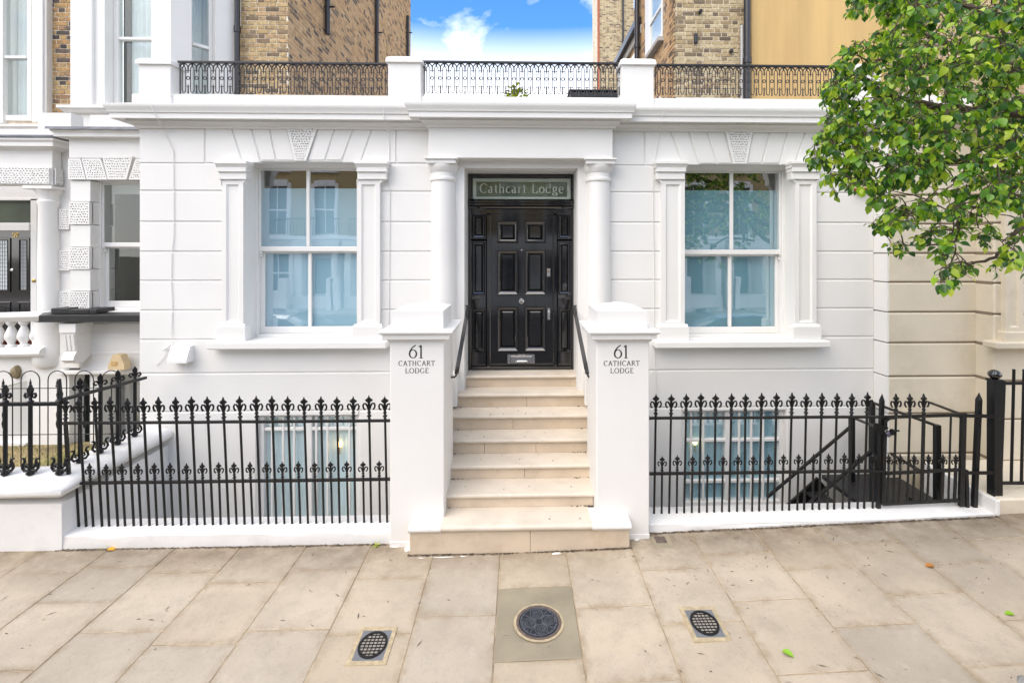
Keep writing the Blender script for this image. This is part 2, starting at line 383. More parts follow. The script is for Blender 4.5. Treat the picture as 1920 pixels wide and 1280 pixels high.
# ------------------------------------------------------------------ mesh builder
class MB:
    def __init__(s): s.v = []; s.f = []
    def add(s, vs, fs):
        o = len(s.v); s.v.extend([tuple(v) for v in vs]); s.f.extend([tuple(i + o for i in f) for f in fs]); return s
    def box(s, x0, x1, y0, y1, z0, z1):
        if x0 > x1: x0, x1 = x1, x0
        if y0 > y1: y0, y1 = y1, y0
        if z0 > z1: z0, z1 = z1, z0
        return s.add([(x0, y0, z0), (x1, y0, z0), (x1, y1, z0), (x0, y1, z0), (x0, y0, z1), (x1, y0, z1), (x1, y1, z1), (x0, y1, z1)],
                     [(0, 3, 2, 1), (4, 5, 6, 7), (0, 1, 5, 4), (1, 2, 6, 5), (2, 3, 7, 6), (3, 0, 4, 7)])
    def cbox(s, x0, x1, y0, y1, z0, z1, c=0.01):
        if x0 > x1: x0, x1 = x1, x0
        if y0 > y1: y0, y1 = y1, y0
        if z0 > z1: z0, z1 = z1, z0
        c = min(c, (x1 - x0) * .45, (y1 - y0) * .45, (z1 - z0) * .45)
        X, Y, Z = (x0, x1), (y0, y1), (z0, z1)
        vs = []; idx = {}
        for i in (0, 1):
            for j in (0, 1):
                for k in (0, 1):
                    sx, sy, sz = (1, -1)[i] * c, (1, -1)[j] * c, (1, -1)[k] * c
                    idx[i, j, k] = len(vs)
                    vs += [(X[i], Y[j] + sy, Z[k] + sz), (X[i] + sx, Y[j], Z[k] + sz), (X[i] + sx, Y[j] + sy, Z[k])]
        fs = []
        g = lambda i, j, k, a: idx[i, j, k] + a
        for i in (0, 1): fs.append([g(i, 0, 0, 0), g(i, 1, 0, 0), g(i, 1, 1, 0), g(i, 0, 1, 0)])
        for j in (0, 1): fs.append([g(0, j, 0, 1), g(1, j, 0, 1), g(1, j, 1, 1), g(0, j, 1, 1)])
        for k in (0, 1): fs.append([g(0, 0, k, 2), g(1, 0, k, 2), g(1, 1, k, 2), g(0, 1, k, 2)])
        for i in (0, 1):
            for j in (0, 1): fs.append([g(i, j, 0, 0), g(i, j, 1, 0), g(i, j, 1, 1), g(i, j, 0, 1)])
        for i in (0, 1):
            for k in (0, 1): fs.append([g(i, 0, k, 0), g(i, 1, k, 0), g(i, 1, k, 2), g(i, 0, k, 2)])
        for j in (0, 1):
            for k in (0, 1): fs.append([g(0, j, k, 1), g(1, j, k, 1), g(1, j, k, 2), g(0, j, k, 2)])
        for i in (0, 1):
            for j in (0, 1):
                for k in (0, 1): fs.append([g(i, j, k, 0), g(i, j, k, 1), g(i, j, k, 2)])
        return s.add(vs, fs)
    def prism(s, poly, axis, a0, a1, taper=None):
        n = len(poly)
        def pt(p, a):
            if axis == 'x': return (a, p[0], p[1])
            if axis == 'y': return (p[0], a, p[1])
            return (p[0], p[1], a)
        p2 = taper if taper else poly
        vs = [pt(p, a0) for p in poly] + [pt(p, a1) for p in p2]
        fs = [tuple(range(n)), tuple(range(2 * n - 1, n - 1, -1))] + [(i, i + n, (i + 1) % n + n, (i + 1) % n) for i in range(n)]
        return s.add(vs, fs)
    def lathe(s, prof, cx, cy, n=16, a0=0.0, a1=2 * math.pi, cap=True):
        full = abs(a1 - a0 - 2 * math.pi) < 1e-6
        m = n if full else n + 1
        vs = []
        for r, z in prof:
            for i in range(m):
                a = a0 + (a1 - a0) * i / n
                vs.append((cx + r * math.cos(a), cy + r * math.sin(a), z))
        fs = []
        for k in range(len(prof) - 1):
            for i in range(n):
                j = (i + 1) % m
                fs.append((k * m + i, k * m + j, (k + 1) * m + j, (k + 1) * m + i))
        if cap and full:
            fs.append(tuple(range(m - 1, -1, -1))); b = (len(prof) - 1) * m; fs.append(tuple(range(b, b + m)))
        return s.add(vs, fs)
    def tube(s, pts, r, n=6, closed=False, r2=None):
        pts = [Vector(p) for p in pts]
        k = len(pts); vs = []
        up = None
        for i, p in enumerate(pts):
            a = pts[(i - 1) % k] if (closed or i > 0) else p
            b = pts[(i + 1) % k] if (closed or i < k - 1) else p
            t = (b - a)
            if t.length < 1e-9: t = Vector((0, 0, 1))
            t.normalize()
            if up is None:
                up = Vector((0, 0, 1)) if abs(t.z) < 0.9 else Vector((0, 1, 0))
            u = up - t * up.dot(t)
            if u.length < 1e-5: u = Vector((1, 0, 0)) - t * t.x
            u.normalize(); up = u
            w = t.cross(u)
            rr = r if r2 is None else r + (r2 - r) * i / max(1, k - 1)
            for q in range(n):
                an = 2 * math.pi * q / n + math.pi / n
                vs.append(p + u * (rr * math.cos(an)) + w * (rr * math.sin(an)))
        fs = []
        for i in range(k if closed else k - 1):
            j = (i + 1) % k
            for q in range(n):
                q2 = (q + 1) % n
                fs.append((i * n + q, i * n + q2, j * n + q2, j * n + q))
        if not closed:
            fs.append(tuple(range(n - 1, -1, -1))); fs.append(tuple(range((k - 1) * n, k * n)))
        return s.add(vs, fs)
    def bar(s, p, q, w, h=None):          # square bar between two points
        h = h or w
        p, q = Vector(p), Vector(q); t = (q - p).normalized()
        up = Vector((0, 0, 1)) if abs(t.z) < 0.95 else Vector((0, 1, 0))
        u = t.cross(up).normalized(); v = u.cross(t).normalized()
        vs = [a + u * (sx * w / 2) + v * (sy * h / 2) for a in (p, q) for sx, sy in ((-1, -1), (1, -1), (1, 1), (-1, 1))]
        return s.add(vs, [(0, 3, 2, 1), (4, 5, 6, 7), (0, 1, 5, 4), (1, 2, 6, 5), (2, 3, 7, 6), (3, 0, 4, 7)])
    def sweep(s, prof, path):             # profile (outward, z) mitred along an XY path; outward is to the right of travel
        n = len(path); m = len(prof)
        nors = []
        for i in range(n - 1):
            d = Vector((path[i + 1][0] - path[i][0], path[i + 1][1] - path[i][1])).normalized()
            nors.append(Vector((d.y, -d.x)))
        vs = []
        for i, p in enumerate(path):
            if i == 0: off = nors[0]
            elif i == n - 1: off = nors[-1]
            else:
                b = (nors[i - 1] + nors[i]); off = b / max(1e-6, (1 + nors[i - 1].dot(nors[i])))
            for o, z in prof: vs.append((p[0] + off.x * o, p[1] + off.y * o, z))
        fs = []
        for i in range(n - 1):
            for k in range(m):
                k2 = (k + 1) % m
                fs.append((i * m + k, i * m + k2, (i + 1) * m + k2, (i + 1) * m + k))
        fs.append(tuple(range(m))); fs.append(tuple(range((n - 1) * m, n * m))[::-1])
        return s.add(vs, fs)
    def xf(s, mat):
        s.v = [tuple(mat @ Vector(v)) for v in s.v]; return s
    def mesh(s, name, mats, off=(0, 0, 0), smooth=False, angle=40, recalc=True):
        me = bpy.data.meshes.new(name)
        ox, oy, oz = off
        me.from_pydata([(x - ox, y - oy, z - oz) for x, y, z in s.v], [], s.f)
        if recalc:
            bm = bmesh.new(); bm.from_mesh(me)
            bmesh.ops.recalc_face_normals(bm, faces=bm.faces)
            bm.to_mesh(me); bm.free()
        for mm in (mats if isinstance(mats, (list, tuple)) else [mats]): me.materials.append(M[mm])
        if smooth:
            me.polygons.foreach_set("use_smooth", [True] * len(me.polygons))
            me.set_sharp_from_angle(angle=rad(angle))
        me.update()
        return me

WL = {}
def reg(o, parent, loc):
    base = WL[parent.name] if parent else Vector((0, 0, 0))
    WL[o.name] = base + Vector(loc)
def put(name, mb, mat, parent=None, smooth=False, angle=40, label=None, kind=None, recalc=True):
    """link a builder (world coordinates) as one mesh object below parent"""
    off = WL[parent.name] if parent else Vector((0, 0, 0))
    me = mb.mesh(name, mat, off, smooth, angle, recalc)
    o = bpy.data.objects.new(name, me); COL.objects.link(o)
    if parent: o.parent = parent
    WL[o.name] = off
    if label: o["label"] = label
    if kind: o["kind"] = kind
    return o
def inst(name, me, parent=None, loc=(0, 0, 0), rot=(0, 0, 0), scale=(1, 1, 1), label=None):
    """mesh data shared, loc relative to parent"""
    o = bpy.data.objects.new(name, me); COL.objects.link(o)
    if parent: o.parent = parent
    o.location = loc; o.rotation_euler = rot; o.scale = scale
    reg(o, parent, loc)
    if label: o["label"] = label
    return o
def thing(name, label, cat, loc=(0, 0, 0), group=None, kind=None):
    o = bpy.data.objects.new(name, None); COL.objects.link(o)
    o.location = loc; o.empty_display_size = 0.1
    WL[o.name] = Vector(loc)
    if label: o["label"] = label
    if cat: o["category"] = cat
    if group: o["group"] = group
    if kind: o["kind"] = kind
    return o
def tag(o, label, cat, group=None):
    o["label"] = label; o["category"] = cat
    if group: o["group"] = group
    return o
def part(name, parent):                     # a part that only carries sub-parts
    o = bpy.data.objects.new(name, None); COL.objects.link(o); o.parent = parent
    o.empty_display_size = 0.1
    WL[o.name] = Vector(WL[parent.name]); return o

def holes_wall(mb, x0, x1, z0, z1, y0, y1, holes):
    xs = sorted({x0, x1, *[h[0] for h in holes], *[h[1] for h in holes]})
    zs = sorted({z0, z1, *[h[2] for h in holes], *[h[3] for h in holes]})
    xs = [x for x in xs if x0 <= x <= x1]; zs = [z for z in zs if z0 <= z <= z1]
    for i in range(len(xs) - 1):
        for k in range(len(zs) - 1):
            cx, cz = (xs[i] + xs[i + 1]) / 2, (zs[k] + zs[k + 1]) / 2
            if any(h[0] < cx < h[1] and h[2] < cz < h[3] for h in holes): continue
            mb.box(xs[i], xs[i + 1], y0, y1, zs[k], zs[k + 1])
    return mb

def pitted(mb, quad, nx, ny, depth, thick, seed=1, outer=None):
    """vermiculated face: quad of four (x,z) corners bl, br, tr, tl on plane y=depth, staggered cells each with a sunk pit"""
    rnd = random.Random(seed)
    bl, br, tr, tl = [Vector(q) for q in quad]
    def at(u, v): return (bl * (1 - u) + br * u) * (1 - v) + (tl * (1 - u) + tr * u) * v
    for j in range(ny):
        us = [i / nx for i in range(nx + 1)] if j % 2 == 0 else [0] + [(i + .5) / nx for i in range(nx)] + [1]
        for u0, u1 in zip(us[:-1], us[1:]):
            v0, v1 = j / ny, (j + 1) / ny
            c = [at(u0, v0), at(u1, v0), at(u1, v1), at(u0, v1)]
            wu, wv = u1 - u0, v1 - v0
            cu, cv = (u0 + u1) / 2 + rnd.uniform(-.13, .13) * wu, (v0 + v1) / 2 + rnd.uniform(-.15, .15) * wv
            s, s2 = rnd.uniform(.20, .34), rnd.uniform(.16, .30)
            a = rnd.uniform(-.9, .9)
            inn = []; floor = []
            for du, dv in ((-1, -1), (1, -1), (1, 1), (-1, 1)):
                pu = du * s * math.cos(a) - dv * s2 * math.sin(a); pv = du * s * math.sin(a) + dv * s2 * math.cos(a)
                pu = max(-.36, min(.36, pu)); pv = max(-.34, min(.34, pv))
                uu, vv = cu + pu * wu, cv + pv * wv
                inn.append(at(uu, vv)); floor.append(at(cu + pu * wu * .8, cv + pv * wv * .8))
            dz = rnd.uniform(.022, .034)
            vs = [(p.x, depth, p.y) for p in c] + [(p.x, depth, p.y) for p in inn] + [(p.x, depth + dz, p.y) for p in floor]
            fs = []
            for q in range(4):
                q2 = (q + 1) % 4
                fs += [(q, q2, 4 + q2, 4 + q), (4 + q, 4 + q2, 8 + q2, 8 + q)]
            fs.append((8, 9, 10, 11))
            mb.add(vs, fs)
    edge = [bl, br, tr, tl]
    if outer:
        eo = [Vector(q) for q in outer]
        mb.add([(p.x, depth, p.y) for p in eo] + [(p.x, depth, p.y) for p in edge], [(q, (q + 1) % 4, 4 + (q + 1) % 4, 4 + q) for q in range(4)])
        edge = eo
    vs = [(p.x, depth, p.y) for p in edge] + [(p.x, depth + thick, p.y) for p in edge]
    mb.add(vs, [(0, 4, 5, 1), (1, 5, 6, 2), (2, 6, 7, 3), (3, 7, 4, 0)])
    return mb

# ------------------------------------------------------------------ lettering drawn with a broad pen
def _arc(cx, cy, rx, ry, a0, a1, n=14):
    return [(cx + rx * math.cos(rad(a0 + (a1 - a0) * i / n)), cy + ry * math.sin(rad(a0 + (a1 - a0) * i / n))) for i in range(n + 1)]
GLYPH = {
 'C': (.80, [_arc(.44, .5, .40, .5, 52, 308, 18), [(.70, .97), (.70, .80)]]),
 'A': (.80, [[(.06, 0), (.40, 1.0)], [(.40, 1.0), (.74, 0)], [(.18, .34), (.62, .34)], [(-.04, 0), (.16, 0)], [(.62, 0), (.86, 0)]]),
 'T': (.72, [[(.0, .98), (.72, .98)], [(.36, 1), (.36, 0)], [(.24, 0), (.48, 0)], [(.02, 1), (.02, .84)], [(.70, 1), (.70, .84)]]),
 'H': (.86, [[(.14, 0), (.14, 1)], [(.70, 0), (.70, 1)], [(.14, .52), (.70, .52)], [(.03, 0), (.25, 0)], [(.03, 1), (.25, 1)], [(.59, 0), (.81, 0)], [(.59, 1), (.81, 1)]]),
 'R': (.78, [[(.14, 0), (.14, 1)], [(.14, 1), (.34, 1)] + _arc(.34, .75, .24, .25, 90, -90, 10) + [(.14, .5)], [(.34, .5), (.78, 0)], [(.03, 0), (.25, 0)], [(.68, 0), (.84, 0)], [(.03, 1), (.2, 1)]]),
 'L': (.66, [[(.14, 0), (.14, 1)], [(.03, 1), (.25, 1)], [(.03, 0), (.62, 0)], [(.61, 0), (.61, .18)]]),
 'O': (.98, [_arc(.49, .5, .43, .5, 0, 360, 26)]),
 'D': (.90, [[(.14, 0), (.14, 1)], [(.03, 1), (.38, 1)] + _arc(.38, .5, .44, .5, 90, -90, 16) + [(.03, 0)]]),
 'G': (.92, [_arc(.46, .5, .42, .5, 52, 325, 18), [(.78, .36), (.78, .06)], [(.66, .40), (.90, .40)], [(.72, .97), (.72, .80)]]),
 'E': (.66, [[(.14, 0), (.14, 1)], [(.03, 1), (.56, 1)], [(.14, .52), (.46, .52)], [(.03, 0), (.60, 0)], [(.55, 1), (.55, .85)], [(.59, 0), (.59, .16)]]),
 '6': (.66, [_arc(.33, .32, .27, .32, 0, 360, 22), [(.56, 1.0), (.38, .90), (.22, .74), (.11, .55), (.065, .36)]]),
 '1': (.46, [[(.24, 0), (.24, 1)], [(.08, .86), (.24, .98)], [(.10, 0), (.38, 0)]]),
 '5': (.62, [[(.52, .98), (.16, .98)], [(.16, .98), (.13, .58)], [(.13, .58)] + _arc(.28, .31, .28, .32, 100, -150, 16)]),
 '9': (.66, [_arc(.33, .68, .25, .32, 0, 360, 22), [(.575, .66), (.52, .40), (.40, .18), (.14, 0)]]),
 'a': (.52, [[(.36, .10), (.36, .48)] + _arc(.24, .48, .12, .17, 0, 140, 8), [(.36, .38), (.20, .34)] + _arc(.18, .17, .14, .17, 90, 270, 10) + [(.36, .08)], [(.36, .08), (.46, 0)]]),
 't': (.38, [[(.17, .86), (.17, .10), (.22, .01), (.34, .04)], [(.03, .64), (.33, .64)]]),
 'h': (.62, [[(.12, 0), (.12, 1.04)], [(.12, .50), (.22, .62), (.34, .66), (.44, .60), (.48, .46), (.48, 0)], [(.03, 0), (.21, 0)], [(.39, 0), (.57, 0)], [(.02, 1.02), (.12, 1.04)]]),
 'c': (.52, [_arc(.28, .33, .23, .33, 50, 310, 16)]),
 'r': (.42, [[(.12, 0), (.12, .66)], [(.12, .46), (.22, .60), (.36, .64)], [(.03, 0), (.21, 0)], [(.02, .64), (.12, .66)]]),
 'o': (.60, [_arc(.30, .33, .25, .33, 0, 360, 22)]),
 'd': (.62, [_arc(.27, .33, .22, .33, 0, 360, 20), [(.49, 1.04), (.49, 0)], [(.39, 1.02), (.49, 1.04)], [(.49, 0), (.60, .02)]]),
 'g': (.56, [_arc(.25, .44, .18, .22, 0, 360, 18), [(.14, .25), (.09, .14), (.20, .07), (.40, .04)] + _arc(.27, -.12, .22, .15, 40, -220, 16), [(.40, .60), (.54, .66)]]),
 'e': (.54, [[(.07, .36), (.49, .36)], _arc(.28, .33, .23, .33, 8, 312, 18)]),
 ' ': (.36, []),
}
def text_mesh(mb, txt, x, z, h, y, thick=.13, thin=.055, track=.06, center=True, condense=1.0):
    w = sum(GLYPH[c][0] + track for c in txt) - track
    cx = x - (w * h * condense / 2 if center else 0)
    for ch in txt:
        adv, strokes = GLYPH[ch]
        for st in strokes:
            pts = [Vector((cx + p[0] * h * condense, z + p[1] * h)) for p in st]
            n = len(pts); L = []; Rr = []
            closed = n > 4 and (pts[0] - pts[-1]).length < 1e-4
            for i, p in enumerate(pts):
                a = pts[i - 1] if i > 0 else (pts[-2] if closed else p)
                b = pts[i + 1] if i < n - 1 else (pts[1] if closed else p)
                t = (b - a).normalized(); nr = Vector((-t.y, t.x))
                wd = (thin + (thick - thin) * abs(t.y) ** 1.3) * h / 2
                ext = Vector((0, 0))
                L.append(p + nr * wd); Rr.append(p - nr * wd)
            vs = [(q.x, y, q.y) for q in L] + [(q.x, y, q.y) for q in Rr]
            mb.add(vs, [(i, i + 1, n + i + 1, n + i) for i in range(n - 1)])
        cx += (adv + track) * h * condense
    return mb

# ------------------------------------------------------------------ bricks
def brick_mesh(name, L, mat, H=.065, D=.05, c=.004):
    return MB().cbox(0, L, 0, D, 0, H, c).mesh(name, mat)
BRICK_LIB = {}
def brick_parts(parent, x0, x1, y, z0, z1, mat, limit=300, seed=3):
    """front-facing wall, Flemish bond, each brick an object"""
    rnd = random.Random(seed)
    key = mat
    if key not in BRICK_LIB:
        BRICK_LIB[key] = (brick_mesh("brick", .215, mat), brick_mesh("brick", .1025, mat))
    long_, short_ = BRICK_LIB[key]
    row = 0; z = z0; cnt = 0
    base = WL[parent.name]
    while z < z1 - .03:
        x = x0 + (-.114 if row % 2 else -.17) + rnd.uniform(-.02, .02); k = row % 2
        while x < x1 - .02 and cnt < limit:
            L = .215 if k % 2 == 0 else .1025
            a, b = max(x, x0), min(x + L, x1)
            if b - a > .03:
                o = bpy.data.objects.new("brick", long_ if L > .2 else short_)
                COL.objects.link(o); o.parent = parent
                o.location = (a - base.x, y - base.y + rnd.uniform(-.004, .003), z - base.z)
                o.scale = ((b - a) / L * rnd.uniform(.97, 1.0), 1, rnd.uniform(.94, 1.03))
                o.rotation_euler = (0, rnd.uniform(-.008, .008), 0)
                cnt += 1
            x += L + .011; k += 1
        z += .0755; row += 1
    return cnt
def brick_mass(mb, origin, u, nrm, width, z0, z1, seed=5, holes=()):
    """wall of bricks joined in one builder; u along, nrm outward (unit vectors)"""
    rnd = random.Random(seed)
    o, u, nrm = Vector(origin), Vector(u), Vector(nrm)
    row = 0; z = z0
    while z < z1 - .03:
        x = (-.114 if row % 2 else -.17) + rnd.uniform(-.02, .02); k = row % 2
        while x < width - .02:
            L = .215 if k % 2 == 0 else .1025
            a, b = max(x, 0), min(x + L, width)
            if b - a > .03 and not any(h[0] < (a + b) / 2 < h[1] and h[2] < z + .03 < h[3] for h in holes):
                pr = .005 + rnd.uniform(-.002, .002); c = .002
                h0, h1 = z, z + .065
                q = [(a, h0), (b, h0), (b, h1), (a, h1)]
                q2 = [(a + c, h0 + c), (b - c, h0 + c), (b - c, h1 - c), (a + c, h1 - c)]
                vs = [o + u * s_ + Vector((0, 0, t_)) for s_, t_ in q] + [o + u * s_ + Vector((0, 0, t_)) + nrm * pr for s_, t_ in q2]
                mb.add(vs, [(4, 5, 6, 7), (0, 1, 5, 4), (1, 2, 6, 5), (2, 3, 7, 6), (3, 0, 4, 7)])
            x += L + .014; k += 1
        z += .0775; row += 1
    return mb
# ================================================================== GROUND
YF = 6.0
pav = thing("pavement", "pale stone paved footway in front of the white lodge", None, (0, 3, 0), kind="structure")
bed = MB()
# mortar bed that follows the rise, with holes nowhere
xs = [-14, -9, 0, 2, 4, 6, 9, 14]
for a, b in zip(xs[:-1], xs[1:]):
    za, zb = gz(a) - .0045, gz(b) - .0045
    bed.add([(a, 2.6, za), (b, 2.6, zb), (b, 4.9, zb), (a, 4.9, za), (a, 2.6, -.6), (b, 2.6, -.6), (b, 4.9, -.6), (a, 4.9, -.6)],
            [(0, 1, 2, 3), (4, 7, 6, 5), (0, 4, 5, 1), (2, 6, 7, 3)])
put("mortar_bed", bed, "mortar_sand", pav)
def slab(x0, x1, y0, y1, mat="paving_stone", name="paving_slab", dz=None, label=None):
    g = .0035; c = .004
    dz = random.uniform(-.0018, .0018) if dz is None else dz
    t = random.uniform(-.0015, .0015)
    x0 += g * random.uniform(.6, 1.6); x1 -= g * random.uniform(.6, 1.6); y0 += g * random.uniform(.6, 1.6); y1 -= g * random.uniform(.6, 1.6)
    def z(x): return gz(x) + dz + t * (x - x0)
    vs = [(x0, y0, z(x0) - .03), (x1, y0, z(x1) - .03), (x1, y1, z(x1) - .03), (x0, y1, z(x0) - .03),
          (x0, y0, z(x0) - c), (x1, y0, z(x1) - c), (x1, y1, z(x1) - c), (x0, y1, z(x0) - c),
          (x0 + c, y0 + c, z(x0)), (x1 - c, y0 + c, z(x1)), (x1 - c, y1 - c, z(x1)), (x0 + c, y1 - c, z(x0))]
    fs = [(8, 9, 10, 11)]
    for q in range(4):
        q2 = (q + 1) % 4
        fs += [(q, q2, 4 + q2, 4 + q), (4 + q, 4 + q2, 8 + q2, 8 + q)]
    return put(name, MB().add(vs, fs), mat, pav, label=label)
YB = 4.70
known = {-6: [3.30, 3.93, 4.36], -5: [3.62, 4.27], -4: [3.49, 4.13], -3: [3.60, 4.28], -2: [3.545, 4.15], -1: [3.08, 3.70], 0: [3.275, 3.99],
         1: [3.08, 3.735], 2: [3.53, 4.13], 3: [3.72, 4.30], 4: [3.42, 4.05], 5: [3.70, 4.36], 6: [3.40, 4.03], 7: [3.72, 4.33]}
for k in range(-14, 15):
    x0, x1 = -.165 + .602 * (k - 1) + .602, -.165 + .602 * (k + 1)
    ys = list(known.get(k, [3.35 + .3 * (k % 2), 4.0 + .3 * (k % 2)]))
    ys = [ys[0] - .65 * i for i in (3, 2, 1) if ys[0] - .65 * i > 2.95] + ys
    ys = [2.83] + ys + [YB]
    for i in range(len(ys) - 1):
        if k == 0 and abs(ys[i] - 3.275) < .01:
            slab(x0, x1, ys[i], ys[i + 1], "cover_stone", "cover_plate", dz=.002, label="darker square stone around the coal hole")
        else:
            slab(x0, x1, ys[i], ys[i + 1])
kb = MB()
for i in range(-15, 15):
    x0 = i * .92
    kb2 = MB().cbox(x0 + .003, x0 + .917, 2.55, 2.825, -.14 + gz(x0) * 0, gz(x0 + .45) + .001, .018)
    put("kerb_stone", kb2, "kerb_granite", pav)
road = MB().box(-40, 40, -9.0, 2.57, -.7, -.125)
o = put("road", road, "asphalt", kind="structure"); o["label"] = "asphalt road beyond the kerb"
o = put("ground", MB().box(-300, 300, -300, 300, -2.2, -1.75), "earth", kind="structure"); o["label"] = "bare ground below the street level"
o = put("lightwell_floor", MB().box(-4.3, 4.6, 4.9, 6.05, -1.75, -1.5), "white_low_wall", kind="structure"); o["label"] = "pale painted floor of the basement area"

# coal hole cover and two gratings
cc = P(1010, 1171, 3.62)
c_t = thing("coal_hole_cover", "round black cast iron coal hole cover with flower rings in the dark square stone", "cover", (cc.x, 3.60, .004))
n_cov = set(o_.name for o_ in bpy.data.objects)
put("rim_ring", MB().lathe([(.186, .0035), (.186, .0055), (.166, .0055), (.166, .0035)], cc.x, 3.60, 40, cap=False), "sand_frame", c_t)
put("rim", MB().lathe([(.166, .003), (.166, .010), (.150, .010), (.146, .0065), (.146, .003)], cc.x, 3.60, 40, cap=False), "rust_rim", c_t)
dk = MB().lathe([(.146, .003), (.146, .0075), (.001, .0075)], cc.x, 3.60, 40, cap=False)
def flat_ring(mb, x, y, r, w, z, n=20):
    mb.lathe([(r + w / 2, z - .004), (r + w / 2, z), (r - w / 2, z), (r - w / 2, z - .004)], x, y, n, cap=False)
put("disc", dk, "cast_iron", c_t)
rg = MB()
flat_ring(rg, cc.x, 3.60, .132, .008, .0115, 36)
for a in range(4):
    ang = rad(90 * a + 12); x, y = cc.x + .074 * math.cos(ang), 3.60 + .074 * math.sin(ang)
    flat_ring(rg, x, y, .046, .007, .0115); flat_ring(rg, x, y, .030, .006, .0115); flat_ring(rg, x, y, .012, .006, .0115, 10)
    for q in range(8):
        b = q * math.pi / 4
        rg.bar((x + .014 * math.cos(b), y + .014 * math.sin(b), .010), (x + .029 * math.cos(b), y + .029 * math.sin(b), .010), .005, .004)
for q in range(24):
    b = q * math.pi / 12
    rg.bar((cc.x + .118 * math.cos(b), 3.6 + .118 * math.sin(b), .0095), (cc.x + .128 * math.cos(b), 3.6 + .128 * math.sin(b), .0095), .007, .005)
for a in range(4):
    b = rad(90 * a + 57)
    rg.bar((cc.x + .02 * math.cos(b), 3.6 + .02 * math.sin(b), .0095), (cc.x + .117 * math.cos(b), 3.6 + .117 * math.sin(b), .0095), .006, .005)
put("ring_pattern", rg, "ring_iron", c_t)
for o_ in bpy.data.objects:
    if o_.name not in n_cov: o_.location.z = gz(cc.x + .2) + .001
def grate(px, py, skew, label):
    c = P(px, py, 2522 / (py - 470)); cx, cy = c.x, c.y; z = gz(cx) + .003
    t = thing("drain_grate", label, "grate", (cx, cy, z), "small drain gratings in the pavement")
    fr = MB()
    a, b = .135, .165
    fr.cbox(cx - a, cx + a, cy - b, cy - b + .034, z - .01, z + .003, .002); fr.cbox(cx - a, cx + a, cy + b - .034, cy + b, z - .01, z + .003, .002)
    fr.cbox(cx - a, cx - a + .032, cy - b + .034, cy + b - .034, z - .01, z + .003, .002); fr.cbox(cx + a - .032, cx + a, cy - b + .034, cy + b - .034, z - .01, z + .003, .002)
    put("mortar_frame", fr, "sand_frame", t)
    put("plate", MB().box(cx - a + .03, cx + a - .03, cy - b + .03, cy + b - .03, z - .01, z + .001), "plate_grey", t)
    ra = .098; rb = .118
    el = MB(); n = 36
    for (r0, r1, h) in ((.84, 1.0, .008),):
        vs = []; fs = []
        for i in range(n):
            an = 2 * math.pi * i / n
            for rr, hh in ((r1, .0), (r1, h), (r0, h), (r0, .0)): vs.append((cx + ra * rr * math.cos(an), cy + rb * rr * math.sin(an), z + hh))
        for i in range(n):
            j = (i + 1) % n
            for q in range(3): fs.append((i * 4 + q, j * 4 + q, j * 4 + q + 1, i * 4 + q + 1))
        el.add(vs, fs)
    put("ring", el, "worn_iron", t)
    put("filling", MB().prism([(cx + ra * .86 * math.cos(2 * math.pi * i / n), cy + rb * .86 * math.sin(2 * math.pi * i / n)) for i in range(n)], 'z', z, z + .0025), "grate_fill", t)
    for k in range(-2, 3):
        u = k * .027; h = math.sqrt(max(0, 1 - (u / (ra * .88)) ** 2)) * rb * .87
        put("bar", MB().bar((cx + u, cy - h, z + .004), (cx + u, cy + h, z + .004), .0045, .006), "worn_iron", t)
    for k in range(-3, 4):
        u = k * .027; h = math.sqrt(max(0, 1 - (u / (rb * .88)) ** 2)) * ra * .87
        put("bar", MB().bar((cx - h, cy + u, z + .0045), (cx + h, cy + u, z + .0045), .0045, .006), "worn_iron", t)
grate(699, 1203, 0, "small oval drain grating in the pavement left of the coal hole")
grate(1321, 1187, 0, "small oval drain grating in the pavement right of the coal hole")
cx = PX(1239, 4.55)
t = thing("stopcock_cover", "small broken dark drain cover at the foot of the right gate pier", "cover", (cx, 4.52, gz(cx)))
put("frame", MB().cbox(cx - .09, cx + .09, 4.41, 4.60, gz(cx) - .02, gz(cx) + .006, .004), "cover_stone", t)
put("lid", MB().cbox(cx - .055, cx + .045, 4.49, 4.59, gz(cx), gz(cx) + .012, .004), "rust_rim", t)

# ================================================================== LODGE
lodge = thing("lodge_house", "low white stuccoed lodge with columned black front door and two big sash windows", "house", (0, 6, 0))
XL, XR = PX(260, YF), PX(1640, YF)
RZ = [PZ(y, YF, 330) for y in (243, 306, 358, 416, 472, 526.5, 582, 637, 700, 772)]
LW = (PX(461, YF), PX(667, 5.94), PZ(642, 5.95, 560), PZ(302, YF, 560))
RW = (PX(1284, 5.94), PX(1488, YF), PZ(642, 5.95, 1370), PZ(307, YF, 1370))
DW = (PX(872.5, 6.12), PX(1081, 6.12), .40, PZ(318, 6.12))
BL = (PX(482, YF), PX(672, YF), -.75, PZ(779, YF, 560))
BR = (PX(1280, YF), PX(1474, YF), PZ(953, YF, 1370), PZ(770, YF, 1370))
XE0, XE1 = PX(803.5, 5.86), PX(1149, 5.86)
wall = holes_wall(MB(), XL + .004, XR, -1.75, 4.36, 6.014, 6.40, [LW, RW, DW, BL, BR])
put("wall", wall, "white_stucco", lodge)
put("side_wall", MB().box(XL, XL + .3, 6.02, 8.6, -1.0, 4.4), "white_stucco", lodge)
put("flat_roof", MB().box(XL, XR + .6, 6.2, 12.0, 4.30, 4.42), "lead", lodge)
